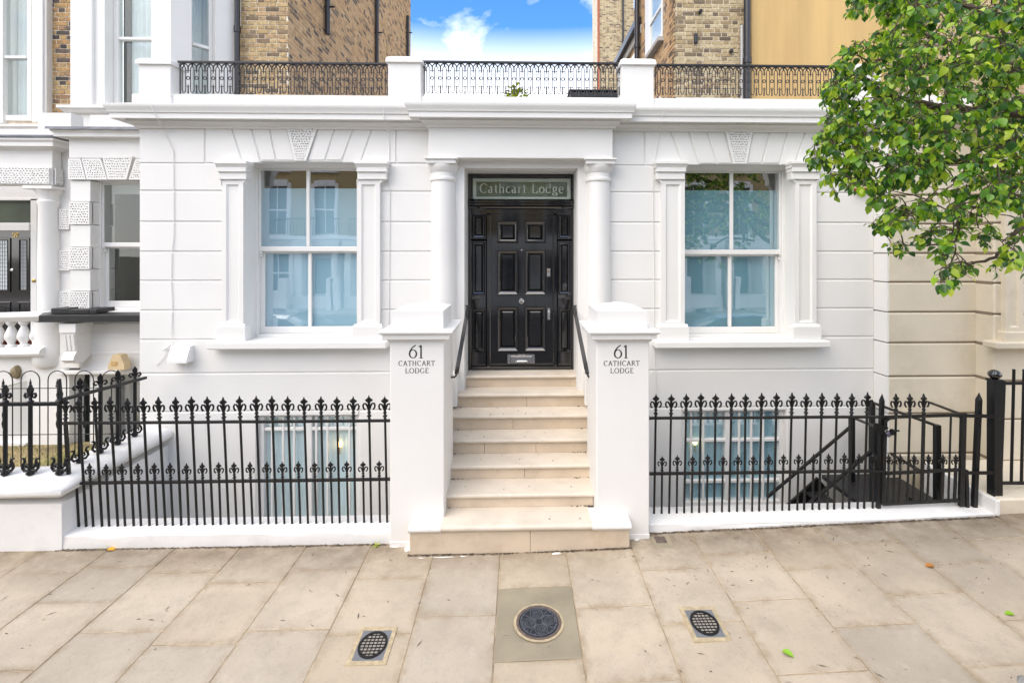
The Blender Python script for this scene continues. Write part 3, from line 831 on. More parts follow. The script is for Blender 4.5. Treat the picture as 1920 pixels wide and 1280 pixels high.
# rusticated blocks, joints recessed
def block(x0, x1, z0, z1, y=YF, mat="white_stucco", parent=lodge, name="stucco_block", g=.0055, depth=.03, c=.011):
    return put(name, MB().cbox(x0 + g, x1 - g, y, y + depth, z0 + g, z1 - g, c), mat, parent)
pl0, pl1 = PX(414, YF), PX(713, YF)
pr0, pr1 = PX(1240, YF), PX(1531, YF)
for i in range(1, 7):
    z1, z0 = RZ[i], RZ[i + 1]
    block(XL, pl0 + .05, z0, z1); block(pl1 - .05, PX(820, YF), z0, z1)
    block(PX(1135, YF), pr0 + .05, z0, z1); block(pr1 - .05, XR, z0, z1)
for i in (7, 8):
    z1, z0 = RZ[i], RZ[i + 1]
    top = z1
    block(XL, -.85, z0, z1); block(.88, XR, z0, z1)
zb = RZ[9]
block(XL, BL[0] - .006, -1.5, zb); block(BL[1] + .006, -.85, -1.5, zb)
block(.88, BR[0] - .006, -1.5, zb); block(BR[1] + .006, XR, -1.5, zb)
block(BL[0] - .006, BL[1] + .006, BL[3], zb, c=.003); block(BR[0] - .006, BR[1] + .006, BR[3], zb, c=.003)
block(BR[0] - .006, BR[1] + .006, -1.5, BR[2], c=.003)
# frieze of flat-arch stones
def voussoir(tx0, tx1, bx0, bx1, yt, yb, name="voussoir"):
    ref = (tx0 + tx1) / 2
    g = .0055
    zt, zbm = PZ(yt, YF, ref), PZ(yb, YF, ref)
    a = [PX(bx0, YF) + g, PX(bx1, YF) - g, PX(tx1, YF) - g, PX(tx0, YF) + g]
    poly = [(a[0], zbm + .003), (a[1], zbm + .003), (a[2], zt), (a[3], zt)]
    c = .009
    inn = [(a[0] + c, zbm + .003 + c), (a[1] - c, zbm + .003 + c), (a[2] - c, zt), (a[3] + c, zt)]
    mb = MB()
    vs = [(x, YF, z) for x, z in inn] + [(x, YF + .011, z) for x, z in poly] + [(x, YF + .03, z) for x, z in poly]
    fs = [(0, 1, 2, 3)]
    for q in range(4):
        q2 = (q + 1) % 4
        fs += [(q, q2, 4 + q2, 4 + q), (4 + q, 4 + q2, 8 + q2, 8 + q)]
    put(name, mb.add(vs, fs), "white_stucco", lodge)
def frieze(yt, y_corner, y_open, joints):
    for (a, b, c_, d, corner) in joints:
        voussoir(a, b, c_, d, yt, y_corner if corner else y_open)
frieze(241, 306, 301.5, [(260, 384, 260, 384, 1), (384, 434.5, 384, 455, 1), (434.5, 471, 455, 489, 1), (471, 505, 489, 517.5, 0), (505, 538, 517.5, 553, 0),
                         (596, 628, 575.5, 609.5, 0), (628, 663, 609.5, 641.5, 0), (663, 698, 641.5, 676, 1), (698, 743, 676, 743, 1), (743, 806, 743, 806, 1)])
frieze(246, 310, 307, [(1147, 1209, 1147, 1209, 1), (1209, 1257, 1209, 1281, 1), (1257, 1291, 1281, 1311, 1), (1291, 1325, 1311, 1344, 0), (1325, 1358, 1344, 1373, 0),
                       (1411, 1444, 1399, 1429, 0), (1444, 1477, 1429, 1462, 0), (1477, 1511, 1462, 1490, 1), (1511, 1565, 1490, 1565, 1), (1565, 1639, 1565, 1639, 1)])
def keystone(t0, t1, b0, b1, yt, yb, seed):
    ref = (t0 + t1) / 2; y = 5.985
    q = [(PX(b0, YF), PZ(yb, YF, ref)), (PX(b1, YF), PZ(yb, YF, ref)), (PX(t1, YF), PZ(yt, YF, ref)), (PX(t0, YF), PZ(yt, YF, ref))]
    k = put("keystone", MB().prism([(q[0][0] + .003, q[0][1]), (q[1][0] - .003, q[1][1]), (q[2][0] - .003, q[2][1]), (q[3][0] + .003, q[3][1])], 'y', 6.016, 6.04), "white_stucco", lodge)
    w = .028
    qi = [(q[0][0] + w, q[0][1] + .008), (q[1][0] - w, q[1][1] + .008), (q[2][0] - w * 1.15, q[2][1]), (q[3][0] + w * 1.15, q[3][1])]
    put("pitted_face", pitted(MB(), qi, 7, 13, 5.978, .05, seed, [(q[0][0] + .003, q[0][1]), (q[1][0] - .003, q[1][1]), (q[2][0] - .003, q[2][1]), (q[3][0] + .003, q[3][1])]), "white_stucco", k)
keystone(538, 596, 553, 575.5, 241, 302, 4)
keystone(1358, 1411, 1373, 1399, 246, 307.5, 5)

# cornice wraps round the porch
Yc = YF - .237
ztop = PZ(195, Yc, 500)
z213, z215, z223 = PZ(212, YF - .2, 500), PZ(214, YF - .19, 500), PZ(223, YF - .19, 500)
z243 = PZ(242.5, YF, 500)
prof = [(-.05, ztop + .05), (.0, ztop + .05), (.237, ztop), (.237, ztop - .022), (.228, ztop - .045), (.212, z213 + .03), (.206, z213), (.19, z215 + .004), (.19, z223), (.175, z223), (.17, z223 + .012),
        (.085, z223 + .012), (.085, z223 - .012), (.062, z223 - .02), (.045, z243 + .038), (.03, z243 + .028), (.03, z243), (-.05, z243)]
path = [(XL, 7.6), (XL, YF), (XE0, YF), (XE0, 5.86), (XE1, 5.86), (XE1, YF), (XR + .05, YF)]
put("cornice", MB().sweep(prof, path), "white_stucco", lodge, smooth=True, angle=28)
zp = PZ(178.5, 5.93, 560)
put("parapet", MB().cbox(XL - .03, XR + .05, 5.93, 6.18, ztop + .03, zp, .006), "white_stucco", lodge)
def ppier(x0, x1, ytop, y=5.90, dep=.25):
    a, b = PX(x0, y), PX(x1, y); ref = (x0 + x1) / 2
    zt = PZ(ytop, y - .02, ref); zc = PZ(ytop + 13, y - .02, ref)
    p = put("parapet_pier", MB().cbox(a, b, y, y + dep, ztop + .03, zc + .01, .006), "white_stucco", lodge)
    put("pier_cap", MB().add([(a - .025, y - .03, zc), (b + .025, y - .03, zc), (b + .025, y + dep + .03, zc), (a - .025, y + dep + .03, zc),
                              (a - .018, y - .022, zt - .03), (b + .018, y - .022, zt - .03), (b + .018, y + dep + .022, zt - .03), (a - .018, y + dep + .022, zt - .03),
                              (a + .02, y + .02, zt), (b - .02, y + .02, zt), (b - .02, y + dep - .02, zt), (a + .02, y + dep - .02, zt)],
                             [(0, 3, 2, 1), (8, 9, 10, 11)] + [(q, (q + 1) % 4, 4 + (q + 1) % 4, 4 + q) for q in range(4)] + [(4 + q, 4 + (q + 1) % 4, 8 + (q + 1) % 4, 8 + q) for q in range(4)]),
        "white_stucco", p)
ppier(260, 320, 107); ppier(727.5, 789, 103.5); ppier(1166, 1226, 108); ppier(1592, 1652, 118)

# porch block, columns
ent = put("entablature", MB().cbox(XE0, XE1, 5.86, 6.06, PZ(297, 5.86), z243 + .06, .006), "white_stucco", lodge)
put("soffit", MB().box(XE0 + .02, XE1 - .02, 6.06, 6.12, PZ(297, 5.86) + .012, z243), "white_stucco", ent)
def column(px):
    cx, cy = PX(px, 5.99), 6.0
    r = .152
    zt = PZ(297, 5.86)
    prof = [(r * 1.0, 1.16), (r * 1.0, 2.3), (r * .985, 2.9), (r * .955, 3.4), (r * .93, PZ(338, 5.84)), (r * 1.03, PZ(337, 5.84)), (r * 1.06, PZ(334, 5.84)), (r * 1.03, PZ(331, 5.84)),
            (r * .95, PZ(330, 5.84)), (r * .95, PZ(322, 5.84)), (r * 1.04, PZ(320, 5.84)), (r * 1.16, PZ(313, 5.83)), (r * 1.22, PZ(309, 5.83)), (r * 1.22, PZ(307, 5.83))]
    c = put("column", MB().lathe(prof, cx, cy, 36), "white_stucco", lodge, smooth=True, angle=30)
    h = .195
    put("abacus", MB().cbox(cx - h + .02, cx + h - .02, cy - h + .01, cy + .1, PZ(307, 5.83), zt - .022, .004).cbox(cx - h, cx + h, cy - h - .012, cy + .1, zt - .022, zt - .001, .004), "white_stucco", c)
    put("column_base", MB().cbox(cx - .19, cx + .19, cy - .19, cy + .1, .9, 1.30, .01), "white_stucco", c)
column(831); column(1122)

# pilasters of the window surrounds
def pilaster(s0, s1, c0, c1, ref):
    y = 5.94
    x0, x1 = PX(s0, y), PX(s1, y)
    zt, zb = PZ(337, y, ref), PZ(612, y, ref)
    mb = MB(); m = .052; f = .012
    # shaft with a sunk panel
    R_ = [(0, 0, .0), (m, .055, .0), (m + .006, .061, .006), (m + .018, .073, .022)]
    vs = []; fs = []
    for (ix, iz, d) in R_:
        vs += [(x0 + ix, y + d, zb + iz), (x1 - ix, y + d, zb + iz), (x1 - ix, y + d, zt - iz), (x0 + ix, y + d, zt - iz)]
    for k in range(len(R_) - 1):
        for q in range(4):
            q2 = (q + 1) % 4
            fs.append((k * 4 + q, k * 4 + q2, k * 4 + 4 + q2, k * 4 + 4 + q))
    k = len(R_) - 1; fs.append((k * 4, k * 4 + 1, k * 4 + 2, k * 4 + 3))
    mb.add(vs, fs)
    vs = [(x0, y, zb), (x1, y, zb), (x1, y, zt), (x0, y, zt), (x0, 6.03, zb), (x1, 6.03, zb), (x1, 6.03, zt), (x0, 6.03, zt)]
    mb.add(vs, [(0, 1, 5, 4), (1, 2, 6, 5), (3, 0, 4, 7)])
    p = put("pilaster", mb, "white_stucco", lodge)
    cx0, cx1 = PX(c0, 5.86), PX(c1, 5.86)
    cap = MB()
    cap.cbox(cx0, cx1, 5.865, 6.03, PZ(307, 5.86, ref), PZ(301, 5.86, ref), .004)
    zz = [PZ(v, 5.88, ref) for v in (307, 310, 314)]
    cap.prism([(6.03, zz[0]), (5.87, zz[0]), (5.885, zz[1]), (5.90, zz[2]), (6.03, zz[2])], 'x', cx0 + .012, cx1 - .012)
    cap.cbox(cx0 + .022, cx1 - .022, 5.892, 6.03, PZ(322, 5.89, ref), zz[2] + .001, .004)
    cap.cbox(cx0 + .03, cx1 - .03, 5.915, 6.03, zt + .001, PZ(321.5, 5.9, ref), .004)
    # concave brackets under the block
    for sx, e in ((x0, cx0 + .03), (x1, cx1 - .03)):
        n = 6; h = .07; pts = [(sx, zt - h)]
        pts = [(sx, zt), (sx, zt - h)] + [(sx + (e - sx) * (1 - math.cos(rad(90 * i / n))), zt - h + h * math.sin(rad(90 * i / n))) for i in range(1, n + 1)]
        cap.prism(pts, 'y', 5.93, 6.02)
    put("capital", cap, "white_stucco", p)
    put("plinth", MB().cbox(x0 - .045, x1 + .045, 5.905, 6.03, PZ(641, 5.9, ref), zb - .001, .006).prism([(5.905, zb), (5.94, zb), (5.94, zb + .03), (5.93, zb + .03)], 'x', x0 - .03, x1 + .03), "white_stucco", p)
pilaster(415.5, 456, 399.5, 461.5, 435); pilaster(669, 712, 663, 727, 690)
pilaster(1240.5, 1284, 1229.5, 1292, 1260); pilaster(1491, 1531, 1485, 1547, 1512)

def sill(x0, x1, y0, y1, ref):
    a, b = PX(x0, 5.84), PX(x1, 5.84)
    put("window_sill", MB().cbox(a, b, 5.84, 6.40, PZ(y1, 5.84, ref), PZ(y0, 5.84, ref), .012), "white_stucco", lodge)
sill(386, 724, 641, 655, 560); sill(1230, 1558, 640, 653, 1370)

# sash windows
def sash_window(parent, op, yf, rail_y, ref, blind, split_x, name="sash_window", head=.0, glass="window_glass", blind_drop=0.0, upper_pull=True):
    x0, x1, z0, z1 = op
    fw = .03
    fr = MB()
    fr.cbox(x0, x0 + fw, yf - .01, yf + .16, z0, z1, .004); fr.cbox(x1 - fw, x1, yf - .01, yf + .16, z0, z1, .004)
    fr.cbox(x0 + fw, x1 - fw, yf - .01, yf + .16, z1 - .055, z1, .004)
    fr.cbox(x0 + fw, x1 - fw, yf - .03, yf + .16, z0, z0 + .055, .008)
    w = put(name, fr, "white_joinery", parent)
    zr = rail_y
    a, b = x0 + fw, x1 - fw
    for nm, zz0, zz1, y, st, bot in (("upper_sash", zr - .03, z1 - .055, yf + .012, .024, .062), ("lower_sash", z0 + .055, zr - .022, yf + .065, .047, .085)):
        s = MB()
        s.cbox(a, a + st, y, y + .045, zz0, zz1, .005); s.cbox(b - st, b, y, y + .045, zz0, zz1, .005)
        s.cbox(a + st, b - st, y, y + .045, zz0, zz0 + bot, .006)
        if nm == "lower_sash":
            s.cbox(a + st, b - st, y, y + .045, zz1 - .03, zz1, .004)
            tz = zz1 - .03
        else:
            s.cbox(a + st, b - st, y, y + .045, zz1 - .022, zz1, .004); tz = zz1 - .022
        s.cbox(split_x - .021, split_x + .021, y - .002, y + .04, zz0 + bot, tz, .006)
        # horns
        if nm == "upper_sash":
            for q in (a + .0, b - st): s.prism([(y + .002, zz0), (y + .04, zz0), (y + .04, zz0 - .075), (y + .022, zz0 - .06), (y + .03, zz0 - .035), (y + .008, zz0 - .02)], 'x', q + .002, q + st + .012)
        put(nm, s, "white_joinery", w)
        put("pane", MB().box(a + st - .003, split_x - .018, y + .018, y + .022, zz0 + bot - .003, tz + .003), glass, w)
        put("pane", MB().box(split_x + .018, b - st + .003, y + .018, y + .022, zz0 + bot - .003, tz + .003), glass, w)
    if blind:
        put("blind", MB().box(a - .02, b + .02, yf + .115, yf + .12, z0 - .05, z1 - blind_drop), blind, w)
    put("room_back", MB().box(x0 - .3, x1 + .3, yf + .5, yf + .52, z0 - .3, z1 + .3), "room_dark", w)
    return w
sash_window(lodge, LW, 6.215, PZ(467, 6.22, 577), 560, "blind_blue", PX(577.5, 6.23), blind_drop=.29)
sash_window(lodge, RW, 6.215, PZ(473, 6.22, 1372), 1370, "blind_teal", PX(1372, 6.23), blind_drop=.29)
# linings of the openings: reveals
def lining(op, y0, y1, parent=lodge):
    x0, x1, z0, z1 = op; mb = MB()
    e = .004
    mb.box(x0 - .02, x0 + e, y0, y1, z0 + .002, z1 - .001); mb.box(x1 - e, x1 + .02, y0, y1, z0 + .002, z1 - .001); mb.box(x0 + e, x1 - e, y0, y1, z1 - e, z1 + .02)
    # head moulding against the frame
    mb.prism([(y1 - .06, z1 - .005), (y1 - .001, z1 - .005), (y1 - .001, z1 - .045), (y1 - .018, z1 - .03), (y1 - .03, z1 - .012)], 'x', x0 + .005, x1 - .005)
    put("reveal_moulding", mb, "white_stucco", parent)
lining(LW, 6.012, 6.205); lining(RW, 6.012, 6.205)

# basement windows
def basement(op, bars, mull, trans, blind, ref, low=None):
    x0, x1, z0, z1 = op; yf = 6.07
    fr = MB(); fw = .05
    fr.cbox(x0, x0 + fw, yf - .01, yf + .09, z0, z1, .004); fr.cbox(x1 - fw, x1, yf - .01, yf + .09, z0, z1, .004)
    fr.cbox(x0 + fw, x1 - fw, yf - .01, yf + .09, z1 - .03, z1, .004); fr.cbox(x0 + fw, x1 - fw, yf - .02, yf + .09, z0, z0 + .06, .004)
    w = put("basement_window", fr, "white_joinery", lodge)
    gb = MB()
    for t_ in trans: gb.cbox(x0 + fw, x1 - fw, yf, yf + .04, PZ(t_, yf, ref) - .02, PZ(t_, yf, ref) + .02, .005)
    put("transom", gb, "white_joinery", w)
    put("mullion", MB().cbox(PX(mull, yf) - .035, PX(mull, yf) + .035, yf - .004, yf + .05, z0 + .06, z1 - .03, .005), "white_joinery", w)
    for b_ in bars:
        put("glazing_bar", MB().cbox(PX(b_, yf) - .013, PX(b_, yf) + .013, yf - .006, yf + .03, z0 + .06, z1 - .03, .005), "white_joinery", w)
    put("pane", MB().box(x0 + fw - .003, PX(mull, yf) - .03, yf + .042, yf + .046, z0 + .05, z1 - .02), "window_glass", w)
    put("pane", MB().box(PX(mull, yf) + .03, x1 - fw + .003, yf + .042, yf + .046, z0 + .05, z1 - .02), "window_glass", w)
    put("curtain", fold_curtain(x0, x1, yf + .075, z0, z1, .010, 17), blind, w)
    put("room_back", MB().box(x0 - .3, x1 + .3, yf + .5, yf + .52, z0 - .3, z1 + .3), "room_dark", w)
    return w
def fold_curtain(x0, x1, y, z0, z1, amp, n):
    mb = MB(); m = n * 6; vs = []
    for i in range(m + 1):
        u = i / m; a = u * n * 2 * math.pi
        yy = y + amp * math.sin(a + 1.3 * math.sin(u * 9)) * (0.6 + .4 * math.sin(u * 23))
        vs += [(x0 + (x1 - x0) * u, yy, z0), (x0 + (x1 - x0) * u, yy, z1)]
    return mb.add(vs, [(2 * i, 2 * i + 2, 2 * i + 3, 2 * i + 1) for i in range(m)])
basement(BL, (510, 531, 551.5, 593, 614, 655), 579.5, (804,), "blind_base", 560)
basement(BR, (1296, 1319, 1386, 1409, 1431), 1365, (825, 902), "blind_mid", 1370)
def glow(px, py, mat, label):
    p = P(px, py, 6.13)
    t = thing("lamp", label, "lamp", (p.x, 6.13, p.z), "lit lamps behind the basement windows")
    put("lamp_shade", MB().lathe([(.016, p.z - .025), (.028, p.z - .01), (.026, p.z + .02), (.014, p.z + .03)], p.x, 6.13, 14), mat, t, smooth=True)
    put("lamp_stem", MB().tube([(p.x, 6.13, p.z - .025), (p.x, 6.13, p.z - .12)], .006), "brass", t)
glow(637, 833, "lamp_warm", "warm orange lamp glowing behind the left basement window")
glow(1303, 829, "lamp_pale", "small yellow lamp glowing behind the right basement window")

# front door
YD = 6.45
def rect(x0, x1, y0, y1, Y=YD, ref=977):      # px rectangle -> world
    return PX(x0, Y), PX(x1, Y), PZ(y1, Y, ref), PZ(y0, Y, ref)
def rings(mb, r, steps, Y):
    x0, x1, z0, z1 = r; vs = []; fs = []
    for ins, d in steps:
        vs += [(x0 + ins, Y + d, z0 + ins), (x1 - ins, Y + d, z0 + ins), (x1 - ins, Y + d, z1 - ins), (x0 + ins, Y + d, z1 - ins)]
    for k in range(len(steps) - 1):
        for q in range(4):
            q2 = (q + 1) % 4
            fs.append((k * 4 + q, k * 4 + q2, k * 4 + 4 + q2, k * 4 + 4 + q))
    k = len(steps) - 1
    fs.append((k * 4, k * 4 + 1, k * 4 + 2, k * 4 + 3))
    return mb.add(vs, fs)
df = MB()
fx0, fx1 = PX(877, YD), PX(1078, YD)
zt, zb_ = PZ(327, YD), PZ(692.5, YD)
X_ = lambda p: PX(p, YD)
Z_ = lambda p: PZ(p, YD)
df.cbox(fx0, X_(883.5), YD - .03, YD + .1, zb_, zt, .006); df.cbox(X_(1071.5), fx1, YD - .03, YD + .1, zb_, zt, .006)
df.cbox(X_(883.5), X_(1071.5), YD - .03, YD + .1, Z_(335), zt, .006)
df.cbox(X_(883.5), X_(1071.5), YD - .01, YD + .1, Z_(401), Z_(392), .004)
for a, b in ((911, 920.5), (1036.5, 1046)):
    df.cbox(X_(a), X_(b), YD - .02, YD + .1, zb_, Z_(401), .016)
df.cbox(X_(883.5), X_(1071.5), YD - .035, YD + .1, zb_, Z_(686.5), .008)
door_frame = put("door_frame", df, "black_gloss", lodge)
tr = MB()
ys_ = [(374, -.05), (378, -.085), (381, -.085), (382.5, -.06), (386, -.06), (389, -.075), (391.5, -.06), (393, -.02)]
tr.prism([(YD + .05, Z_(374))] + [(YD + d, Z_(y)) for y, d in ys_] + [(YD + .05, Z_(393))], 'x', fx0 - .006, fx1 + .006)
put("transom", tr, "black_gloss", door_frame)
for (a, b) in ((883.5, 911), (1046, 1071.5)):
    for (y0, y1) in ((401, 448), (452, 554), (554, 578), (578, 661.5), (661.5, 686.5)):
        r = rect(a, b, y0, y1)
        if y1 - y0 < 30 and y0 != 401:
            put("side_panel", rings(MB(), r, [(0, .03), (.004, .012), (.03, .012)], YD), "black_gloss", door_frame)
        else:
            r2 = rect(a, b, y0 + (11 if y0 == 401 else 5), y1)
            put("side_panel", rings(MB(), r, [(0, .03), (.0, .004), (.012, .004), (.024, .03), (.04, .034), (.062, .016)], YD), "black_gloss", door_frame)
# leaf
lx0, lx1, lz0, lz1 = rect(920.5, 1036.5, 401.5, 686.5)
prs = [(932.7, 971, 415.5, 455), (984.5, 1023, 415.5, 455), (932.7, 971, 470, 552), (984.5, 1023, 470, 552), (932.7, 971, 576, 658), (984.5, 1023, 576, 658)]
hol = [rect(*p_) for p_ in prs]
leaf = put("entrance_door", holes_wall(MB(), lx0, lx1, lz0, lz1, YD + .03, YD + .07, hol), "black_gloss", lodge)
for h in hol:
    put("door_panel", rings(MB(), (h[0] - .004, h[1] + .004, h[2] - .004, h[3] + .004), [(0, .032), (.002, .012), (.008, .005), (.031, .022), (.032, .046), (.042, .05), (.074, .026)], YD), "black_gloss", leaf)
def disc(px, py, r, h, mat, name, Y=YD + .03, parent=leaf):
    p = P(px, py, Y)
    mb = MB().lathe([(r, 0), (r, h * .5), (r * .8, h), (r * .3, h * 1.1)], 0, 0, 20)
    mb.xf(Matrix.Translation((p.x, Y, p.z)) @ Matrix.Rotation(rad(90), 4, 'X'))
    return put(name, mb, mat, parent, smooth=True)
disc(978, 469, .013, .012, "chrome", "peephole")
disc(977.7, 564, .042, .05, "chrome", "door_knob")
def plate(px0, px1, py0, py1, mat, name, d=.012, Y=YD + .03, c=.004):
    r = rect(px0, px1, py0, py1)
    return put(name, MB().cbox(r[0], r[1], Y - d, Y, r[2], r[3], c), mat, leaf)
plate(1025, 1033, 502.5, 519, "chrome", "upper_lock", .016, c=.012)
disc(1029, 508, .014, .02, "brass", "lock_cylinder", YD + .014)
plate(1026, 1032.5, 578, 600, "chrome", "lever_plate", .012, c=.01)
disc(1029, 584, .012, .035, "chrome", "latch_knob", YD + .018)
lp = plate(951, 1003, 665, 682, "chrome", "letter_plate", .010)
r = rect(957, 998, 668, 680)
put("letter_flap", MB().cbox(r[0], r[1], YD + .008, YD + .021, r[2], r[3], .006).tube([(r[0] + .06, YD + .004, r[2] + .012), (r[0] + .09, YD - .008, r[2] + .022), (r[1] - .09, YD - .008, r[2] + .022), (r[1] - .06, YD + .004, r[2] + .012)], .006), "chrome", lp if False else leaf)
# fanlight
fr_ = rect(886.5, 1070, 335, 373.5)
fan = put("fanlight", MB().box(fr_[0], fr_[1], YD + .02, YD + .024, fr_[2], fr_[3]), "fan_glass", lodge)
bd = MB(); w = .045; yb2 = YD + .017
bd.box(fr_[0], fr_[1], yb2, yb2 + .002, fr_[2], fr_[2] + .032); bd.box(fr_[0], fr_[1], yb2, yb2 + .002, fr_[3] - .04, fr_[3])
bd.box(fr_[0], fr_[0] + w, yb2, yb2 + .002, fr_[2] + .032, fr_[3] - .04); bd.box(fr_[1] - w, fr_[1], yb2, yb2 + .002, fr_[2] + .032, fr_[3] - .04)
put("frosted_border", bd, "frost_border", fan)
h = PZ(344.5, YD) - PZ(361.5, YD)
put("lettering", text_mesh(MB(), "Cathcart Lodge", PX(978.5, YD), PZ(361.5, YD), h, YD + .014, .13, .06, .135), "etched", fan, recalc=False)
put("hall_back", MB().box(fr_[0] - .2, fr_[1] + .2, YD + .09, YD + .10, fr_[2] - .2, fr_[3] + .2), "fanlight_back", fan)
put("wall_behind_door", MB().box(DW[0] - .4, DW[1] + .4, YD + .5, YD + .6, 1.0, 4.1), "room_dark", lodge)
dl = MB()
dl.box(DW[0] - .03, DW[0] + .003, 6.118, YD - .035, 1.1, DW[3] - .001); dl.box(DW[1] - .003, DW[1] + .03, 6.118, YD - .035, 1.1, DW[3] - .001)
dl.box(DW[0], fx0, YD - .032, YD + .1, 1.1, DW[3]); dl.box(fx1, DW[1], YD - .032, YD + .1, 1.1, DW[3]); dl.box(DW[0] + .003, DW[1] - .003, 6.118, YD + .1, zt + .002, DW[3] + .05)
put("door_reveal", dl, "white_stucco", lodge)

# ================================================================== STEPS
st = thing("entrance_steps", "seven pale limestone steps between two white piers up to the black door", "steps", (.02, 4.45, 0))
ZT = [.265, .402, .548, .705, .872, 1.035, 1.185]
YT = [4.42, 4.72, 5.02, 5.30, 5.58, 5.86, 6.14]
XA = [-.705, -.705, -.722, -.80, -.84, -.86, -.715]
XB = [.715, .742, .757, .83, .87, .90, .775]
for i in range(7):
    z, y = ZT[i], YT[i]; th = .055 if i == 0 else .042
    x0, x1 = (PX(826, 4.42), PX(1111, 4.42)) if i == 0 else (XA[i], XB[i])
    yb = YT[i + 1] + .06 if i < 6 else 6.46
    n = 6; r_ = th / 2
    poly = [(yb, z - th), (y + r_, z - th)] + [(y + r_ - r_ * math.cos(rad(a)), z - r_ + r_ * math.sin(rad(a))) for a in (-60, -30, 0, 30, 60)] + [(y + r_, z), (yb, z)]
    put("tread", MB().prism(poly, 'x', x0, x1), "tread_stone", st, smooth=True, angle=40)
    zlow = -.03 if i == 0 else ZT[i - 1]
    rx0, rx1 = (PX(768, 4.45), PX(1181, 4.45)) if i == 0 else (x0 + .012, x1 - .012)
    mid = (rx0 + rx1) / 2 + random.uniform(-.1, .1) if i in (0, 2, 3, 4, 5) else None
    segs = [(rx0, rx1)] if mid is None else [(rx0, mid), (mid, rx1)]
    if i == 3: segs = [(rx0, rx0 + .42), (rx0 + .42, rx0 + .98), (rx0 + .98, rx1)]
    for a, b in segs:
        put("riser", MB().cbox(a + .0015, b - .0015, y + .035, y + .2, zlow + .0005, z - th, .002), "step_stone", st)
for a, b in ((765, 826), (1111, 1184)):
    th = .06; z = ZT[0] + .002; y = 4.415
    poly = [(4.72, z - th), (y + .02, z - th), (y, z - .035), (y, z - .02), (y + .02, z), (4.72, z)]
    put("painted_end", MB().prism(poly, 'x', PX(a, 4.42), PX(b, 4.42)), "white_low_wall", st, label="white painted end of the lowest step")
ck = MB()
for sx, xa, xb in ((0, -1.1, -.86), (1, .90, 1.12)):
    put("cheek_wall", MB().prism([(5.0, -.02), (5.99, -.02), (5.99, 1.36), (5.19, 1.36), (5.0, .8)], 'x', xa, xb), "white_stucco", st)

grit = MB(); rg2 = random.Random(77)
for i in range(1, 6):
    for k in range(26):
        side = rg2.random()
        x = XB[i] - abs(rg2.gauss(0, .10)) - .01 if side < .6 else (XA[i] + abs(rg2.gauss(0, .08)) + .01 if side < .8 else rg2.uniform(-.6, .6))
        x = max(-.69, min(.73, x)); y = YT[i] + .033 - abs(rg2.gauss(0, .012)) if side < .8 else YT[i] - rg2.uniform(0, .26)
        z = ZT[i - 1] + .0015; s = rg2.uniform(.002, .006)
        grit.add([(x - s, y - s, z), (x + s * 1.6, y - s * .6, z), (x + s, y + s, z + s), (x - s * 1.3, y + s * .5, z + s * .5)], [(0, 1, 2, 3)])
put("step_grit", grit, "litter", st, recalc=False, kind="stuff")
# gate piers
def gate_pier(pc, label):
    cx = PX(pc, 4.58); g = gz(cx)
    w, dp = .25, .62; y0 = 4.58
    t = thing("gate_pier", label, "gate pier", (cx, y0 + dp / 2, g), "lettered gate piers beside the steps")
    zc = PZ(640.5, 4.58, pc)
    x0, x1 = cx - w, cx + w
    sh = MB().cbox(x0, x1, y0, y0 + dp, g - .03, zc + .01, .007)
    put("shaft", sh, "white_stucco", t)
    put("foot", MB().cbox(x0 - .004, x1 + .004, y0 - .004, y0 + .1, g - .03, g + .05, .004), "white_low_wall", t)
    zl = PZ(622, 4.49, pc)
    prof = [(-.1, zc), (.006, zc), (.022, zc + .022), (.022, zc + .03), (.055, zc + .032), (.055, zl - .055 + .02), (.065, zl - .03), (.088, zl - .014), (.088, zl), (.03, zl + .006), (-.1, zl + .01)]
    put("cap_moulding", MB().sweep(prof, [(x0, y0 + dp), (x0, y0), (x1, y0), (x1, y0 + dp), (x0, y0 + dp)][::1]), "white_stucco", t)
    put("cap_slab", MB().box(x0 + .01, x1 - .01, y0 + .01, y0 + dp - .01, zl - .03, zl + .009), "white_stucco", t)
    zb0, zb1 = zl + .004, PZ(583, 4.61, pc)
    bx0, bx1, by0, by1 = x0 + .012, x1 - .012, y0 + .03, y0 + dp - .03
    b = MB().box(bx0, bx1, by0, by1, zb0, zb1)
    put("cap_block", b, "white_stucco", t)
    a = zb1 + .062
    put("cap_top", MB().add([(bx0, by0, zb1), (bx1, by0, zb1), (bx1, by1, zb1), (bx0, by1, zb1), (cx + .02, (by0 + by1) / 2, a)], [(0, 1, 4), (1, 2, 4), (2, 3, 4), (3, 0, 4)]), "white_stucco", t)
    hh = PZ(647, 4.58, pc) - PZ(670.8, 4.58, pc)
    ox = .005 if pc < 900 else -.004
    put("house_number", text_mesh(MB(), "61", cx - .012 + ox, PZ(670.8, 4.58, pc), hh, y0 - .0015, .12, .05, .06), "black_letter", t, recalc=False)
    h2 = PZ(676, 4.58, pc) - PZ(685, 4.58, pc)
    nm = MB()
    text_mesh(nm, "CATHCART", cx - .008 + ox, PZ(685.2, 4.58, pc), h2, y0 - .0015, .15, .07, .17)
    text_mesh(nm, "LODGE", cx - .006 + ox, PZ(699, 4.58, pc), h2, y0 - .0015, .15, .07, .17)
    put("house_name", nm, "black_letter", t, recalc=False)
gate_pier(782, "white gate pier lettered 61 left of the stone steps, beside the long unbroken railing")
gate_pier(1168, "white gate pier lettered 61 right of the stone steps, nearer the tree and iron gate")

